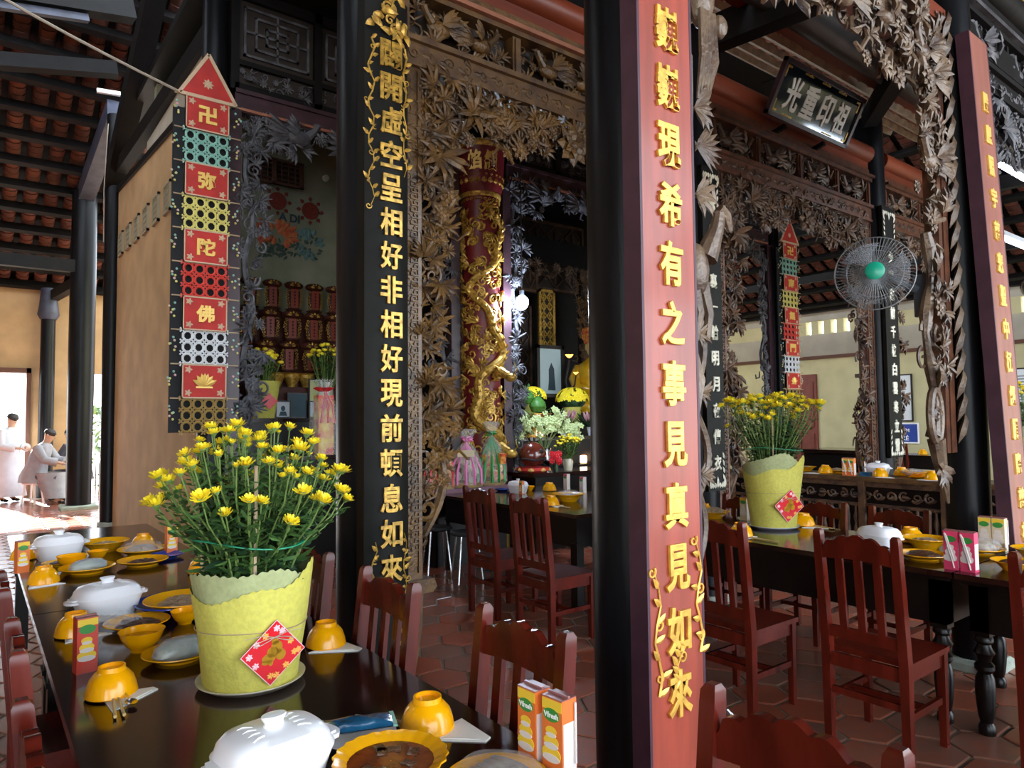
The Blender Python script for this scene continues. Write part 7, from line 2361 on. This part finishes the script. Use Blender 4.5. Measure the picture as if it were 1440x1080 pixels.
# ---------------------------------------------------------------- people in the doorway
def person(label, loc, rz, pose, robe_m, sleeves):
    """pose: dict of joints; body is one skinned surface, clothes are children"""
    t = thing('person', label, 'person', loc, rz)
    J = pose
    bones = [('pelvis', 'chest'), ('chest', 'neck'), ('neck', 'head0'), ('head0', 'head1'), ('head1', 'head2'),
             ('chest', 'shL'), ('shL', 'elL'), ('elL', 'wrL'), ('chest', 'shR'), ('shR', 'elR'), ('elR', 'wrR'),
             ('pelvis', 'hipL'), ('hipL', 'knL'), ('knL', 'anL'), ('anL', 'toL'), ('pelvis', 'hipR'), ('hipR', 'knR'), ('knR', 'anR'), ('anR', 'toR')]
    rad = dict(pelvis=0.13, chest=0.14, neck=0.055, head0=0.075, head1=0.098, head2=0.07, sh=0.06, el=0.042, wr=0.028, hip=0.09, kn=0.058, an=0.038, to=0.035)
    names, verts, edges = [], [], []
    def idx(nm):
        if nm not in names:
            names.append(nm); verts.append(J[nm])
        return names.index(nm)
    for a, b in bones: edges.append((idx(a), idx(b)))
    radii = [rad.get(n_, rad.get(n_[:2], rad.get(n_[:3], 0.05))) for n_ in names]
    for s in 'LR':               # hand: palm and five fingers
        w_, e_ = V(J['wr' + s]), V(J['el' + s])
        d = (w_ - e_).normalized()
        sd = d.cross(V((0, 0, 1)))
        sd = sd.normalized() if sd.length > 0.1 else V((1, 0, 0))
        pi = len(verts); verts.append(tuple(w_ + d * 0.06)); radii.append(0.03); edges.append((names.index('wr' + s), pi)); names.append('palm' + s)
        for k in range(5):
            o = (k - 2) * 0.017
            L = (0.05, 0.075, 0.082, 0.075, 0.058)[k]
            base = w_ + d * (0.045 if k == 0 else 0.09) + sd * (o * 1.2 if k else -0.035)
            tip = base + d * L * (0.6 if k == 0 else 1) + sd * (-0.03 if k == 0 else o * 0.4) - V((0, 0, 0.02))
            a = len(verts); verts += [tuple(base), tuple(base.lerp(tip, 0.5) + V((0, 0, 0.004))), tuple(tip)]; radii += [0.010, 0.009, 0.007]; names += ['f'] * 3
            edges += [(pi, a), (a, a + 1), (a + 1, a + 2)]
    me = bpy.data.meshes.new('body')
    me.from_pydata([tuple(v) for v in verts], edges, [])
    o = bpy.data.objects.new('body', me)
    COL.objects.link(o)
    o.parent = t
    sk = o.modifiers.new('skin', 'SKIN')
    sk.use_smooth_shade = True
    for i, v in enumerate(me.skin_vertices[0].data):
        v.radius = (radii[i], radii[i])
        v.use_root = names[i] == 'pelvis'
    ss = o.modifiers.new('sub', 'SUBSURF')
    ss.levels = ss.render_levels = 2
    me.materials.append(M['skin'])
    h = V(J['head1']); fwd = V(J['face']).normalized()
    up = (V(J['head2']) - V(J['head0'])).normalized()
    FR = frame(fwd, up)
    H = mx(h, FR)
    fc = MB()
    fc.leaf(V((0, 0.01, 0.098)), (0, -1, 0.25), (0, 0, 1), 0.04, 0.03, 0.2)
    for q in (-1, 1):
        fc.ell((q * 0.1, -0.01, 0.0), (0.012, 0.03, 0.02), 8, 6)
    fc2 = MB(); fc2.raw(fc.v, fc.f, H)
    build('nose_and_ears', fc2, 'skin', t)
    ey = MB()
    for q in (-1, 1): ey.ell((q * 0.035, 0.012, 0.094), (0.013, 0.007, 0.008), 8, 5)
    ey.ell((0, -0.055, 0.088), (0.022, 0.005, 0.008), 8, 5)
    e2 = MB(); e2.raw(ey.v, ey.f, H)
    build('eyes_and_mouth', e2, 'hair', t)
    hr = MB()
    hr.lathe([(0.098, 0.012), (0.102, 0.035), (0.095, 0.075), (0.062, 0.106), (0.001, 0.118)], 20, Matrix.Translation((0, 0, -0.018)) @ Matrix.Rotation(-PI / 2 + 0.35, 4, 'X'), cap0=True, cap1=False)
    h2 = MB(); h2.raw(hr.v, hr.f, H)
    build('hair', h2, 'hair', t)
    # robe: lofted rings down the trunk, sleeves as tapered tubes
    rb = MB()
    for seg in J['robe']:
        n = 24
        vs, fs = [], []
        for (c, rx, ry) in seg:
            for i in range(n):
                a = 2 * PI * i / n
                w_ = 1 + 0.03 * math.sin(6 * a)
                vs.append((c[0] + rx * math.cos(a) * w_, c[1] + ry * math.sin(a) * w_, c[2]))
        for k in range(len(seg) - 1):
            for i in range(n):
                j = (i + 1) % n
                fs.append((k * n + i, k * n + j, (k + 1) * n + j, (k + 1) * n + i))
        rb.raw(vs, fs)
    for s in 'LR':
        rb.tube([V(J['chest']).lerp(V(J['sh' + s]), 0.6), J['sh' + s], J['el' + s], V(J['el' + s]).lerp(V(J['wr' + s]), 0.85)], [0.09, 0.085, 0.075, 0.085], 14)
    build('robe', rb, robe_m, t)
    if J.get('trousers'):
        tr = MB()
        for s in 'LR':
            tr.tube([J['hip' + s], J['kn' + s], V(J['kn' + s]).lerp(V(J['an' + s]), 0.85)], [0.08, 0.08, 0.075], 14)
        build('trousers', tr, J['trousers'], t)
    sh = MB()
    for s in 'LR':
        a, b = V(J['an' + s]), V(J['to' + s])
        sh.ell(tuple((a * 0.45 + b * 0.55) - V((0, 0, 0.012))), (0.05, 0.05, 0.035), 10, 6)
        sh.ell(tuple(b - V((0, 0, 0.0))), (0.045, 0.05, 0.03), 10, 6)
    build('shoe', sh, 'black_cloth', t)
    return t
# local +x is the way the person faces
seat = dict(pelvis=(0, 0, 0.56), chest=(0.13, 0, 0.98), neck=(0.22, 0, 1.16), head0=(0.25, 0, 1.22), head1=(0.28, 0, 1.31), head2=(0.27, 0, 1.40), face=(1, 0, -0.12),
            shL=(0.15, 0.19, 1.07), elL=(0.30, 0.24, 0.84), wrL=(0.52, 0.16, 0.78), shR=(0.15, -0.19, 1.07), elR=(0.30, -0.24, 0.84), wrR=(0.52, -0.14, 0.78),
            hipL=(0.08, 0.11, 0.52), knL=(0.46, 0.15, 0.50), anL=(0.42, 0.14, 0.09), toL=(0.56, 0.15, 0.04), hipR=(0.08, -0.11, 0.52), knR=(0.46, -0.13, 0.50), anR=(0.48, -0.14, 0.09), toR=(0.62, -0.15, 0.04),
            robe=[[((0.0, 0, 0.42), 0.24, 0.24), ((0.0, 0, 0.55), 0.22, 0.22), ((0.06, 0, 0.75), 0.18, 0.2), ((0.12, 0, 0.95), 0.17, 0.21), ((0.16, 0, 1.08), 0.14, 0.2), ((0.20, 0, 1.16), 0.07, 0.08)],
                  [((0.30, 0, 0.60), 0.30, 0.23), ((0.34, 0, 0.45), 0.28, 0.24), ((0.42, 0, 0.22), 0.22, 0.25), ((0.46, 0, 0.12), 0.24, 0.26)]], trousers='robe_dark')
stand = dict(pelvis=(0, 0, 0.92), chest=(0.03, 0, 1.30), neck=(0.06, 0, 1.46), head0=(0.07, 0, 1.53), head1=(0.09, 0, 1.62), head2=(0.08, 0, 1.71), face=(1, 0, -0.25),
             shL=(0.03, 0.2, 1.38), elL=(0.08, 0.25, 1.10), wrL=(0.30, 0.12, 1.05), shR=(0.03, -0.2, 1.38), elR=(0.08, -0.25, 1.10), wrR=(0.30, -0.10, 1.05),
             hipL=(0, 0.1, 0.88), knL=(0.03, 0.1, 0.48), anL=(0, 0.1, 0.09), toL=(0.14, 0.11, 0.04), hipR=(0, -0.1, 0.88), knR=(0.0, -0.1, 0.48), anR=(-0.05, -0.1, 0.09), toR=(0.09, -0.11, 0.04),
             robe=[[((0.0, 0, 0.12), 0.34, 0.34), ((0.0, 0, 0.5), 0.27, 0.29), ((0.0, 0, 0.9), 0.2, 0.24), ((0.02, 0, 1.15), 0.18, 0.22), ((0.03, 0, 1.35), 0.15, 0.22), ((0.05, 0, 1.46), 0.07, 0.08)]], trousers=None)
def toward(ax): return math.atan2(-0.6097 * ax, 0.7926 * ax)
person('person in a grey robe seated on a low stool before the bright doorway', (0.93, 16.15, 0), toward(1) + 0.15, seat, 'robe_grey', True)
person('person standing in the doorway, grey robe coloured paler to imitate its glare', (0.55, 16.95, 0), toward(1) - 0.1, stand, 'robe_grey_glare', True)
seat2 = dict(seat)
person('person in dark clothes half hidden behind the seated grey figure', (1.72, 16.3, 0), toward(1) + 2.9, seat2, 'robe_dark', True)
for x, y, l in ((0.93, 16.15, 'low white stool under the seated grey-robed person'), (1.72, 16.3, 'low white stool under the half-hidden person in dark clothes')):
    t = thing('low_stool', l, 'stool', (x, y, 0), toward(1))
    build('seat', MB().lathe([(0.17, 0.38), (0.18, 0.40), (0.17, 0.42)], 20), 'plastic_white', t)
    for q in range(4):
        a = q * PI / 2 + PI / 4
        build('leg', MB().tube([(0.12 * math.cos(a), 0.12 * math.sin(a), 0.39), (0.18 * math.cos(a), 0.18 * math.sin(a), 0)], 0.018, 8), 'plastic_white', t)
ft = thing('folding_table', 'small white table with chromed legs in the far doorway light', 'table', (2.40, 17.05, 0))
build('tabletop', MB().box((0, 0, 0.72), (0.7, 0.6, 0.03)), 'plastic_white', ft)
for sx in (-1, 1):
    for sy in (-1, 1): build('leg', MB().tube([(sx * 0.3, sy * 0.25, 0.71), (sx * 0.3, sy * 0.25, 0.0)], 0.014, 8), 'steel', ft)
single('orange_basin', MB().lathe([(0.001, 0), (0.13, 0.0), (0.18, 0.08), (0.17, 0.08), (0.12, 0.01)], 20, cap0=False, cap1=False), 'carton_orange', 'orange basin on the small table in the doorway light', 'basin', None, (2.30, 16.98, 0.735))
# shrubs outside the second doorway
sh = MB()
rg = random.Random(2)
for k in range(500):
    a, b = rg.uniform(0, 6.28), rg.uniform(-1, 1)
    p = V((1.5 * math.cos(a) * rg.random(), 0.8 * math.sin(a) * rg.random(), 1.1 + 1.0 * b))
    sh.leaf(p, (rg.uniform(-1, 1), rg.uniform(-1, 1), rg.uniform(-.5, 1)), (0, 0, 1), 0.3, 0.12, 0.2)
so = single('garden_shrub', sh, 'leaf', 'sunlit green shrub outside the second far doorway', 'shrub', None, (3.6, 20.5, -0.2))
build('trunk', MB().tube([(0, 0, 0), (0.05, 0, 0.6), (0, 0, 1.2)], 0.06, 8), 'stem', so)

# ---------------------------------------------------------------- light
def area(name, loc, rot, sx, sy, power, col=(1, 1, 1)):
    l = bpy.data.lights.new(name, 'AREA')
    l.shape = 'RECTANGLE'
    l.size, l.size_y = sx, sy
    l.energy = power
    l.color = col
    o = bpy.data.objects.new(name, l)
    COL.objects.link(o)
    o.location = loc
    o.rotation_euler = rot
    return o
def point(name, loc, power, col, r=0.1):
    l = bpy.data.lights.new(name, 'POINT')
    l.energy = power
    l.color = col
    l.shadow_soft_size = r
    o = bpy.data.objects.new(name, l)
    COL.objects.link(o)
    o.location = loc
    return o
point('altar_bulb_light', (5.26, 6.50, 2.92), 30, (0.72, 0.85, 1.0), 0.08)
sun = bpy.data.lights.new('sun', 'SUN')
sun.energy = 22.0
sun.angle = 0.02
sun.color = (1.0, 0.95, 0.88)
so_ = bpy.data.objects.new('sun', sun)
COL.objects.link(so_)
so_.rotation_euler = (math.radians(-66), 0, math.radians(9))

# ---------------------------------------------------------------- labels of parts that look unlike the rest of their thing
PART_LABELS = {
    'greeting_card': 'red diamond card with gold and pink print', 'green_tie': 'green ribbon tied round the stems', 'wrapper': 'yellow paper wrapper with scalloped edge',
    'hub_cap': 'bright green hub cap', 'base_stone': 'stone base of the column', 'name_panel': 'narrow name panel of the tablet', 'logo': 'green oval logo',
    'straw': 'white drinking straw', 'robe': 'loose long-sleeved robe', 'hair': 'short dark hair', 'hat': 'red crown-like hat', 'dragon_relief': 'gilded dragon and cloud relief',
    'capital': 'flared top of the column', 'bow': 'ribbon bow', 'cellophane': 'clear cellophane wrap', 'vine': 'gold vine ornament', 'crest': 'gold carved crest',
    'purple_edge': 'dark purple edge', 'board_edge': 'dark purple edge of the board', 'sign_frame': 'brown frame of the sign', 'painted_sun': 'dark red painted sun',
    'painted_bloom': 'orange-red painted bloom', 'lettering': 'lettering', 'gift_tag': 'pale gift tag', 'gold_print': 'gold print', 'soil': 'dark soil', 'saucer': 'pale saucer',
    'seal': 'pale blue sealed end', 'film': 'shiny clear film', 'tube': 'glowing white tube', 'bulb': 'glowing bulb', 'printed_line': 'lines of print'}
for o in COL.objects:
    k = o.name.split('.')[0]
    if o.parent is not None and k in PART_LABELS and not o.get('label'):
        o['label'] = PART_LABELS[k]
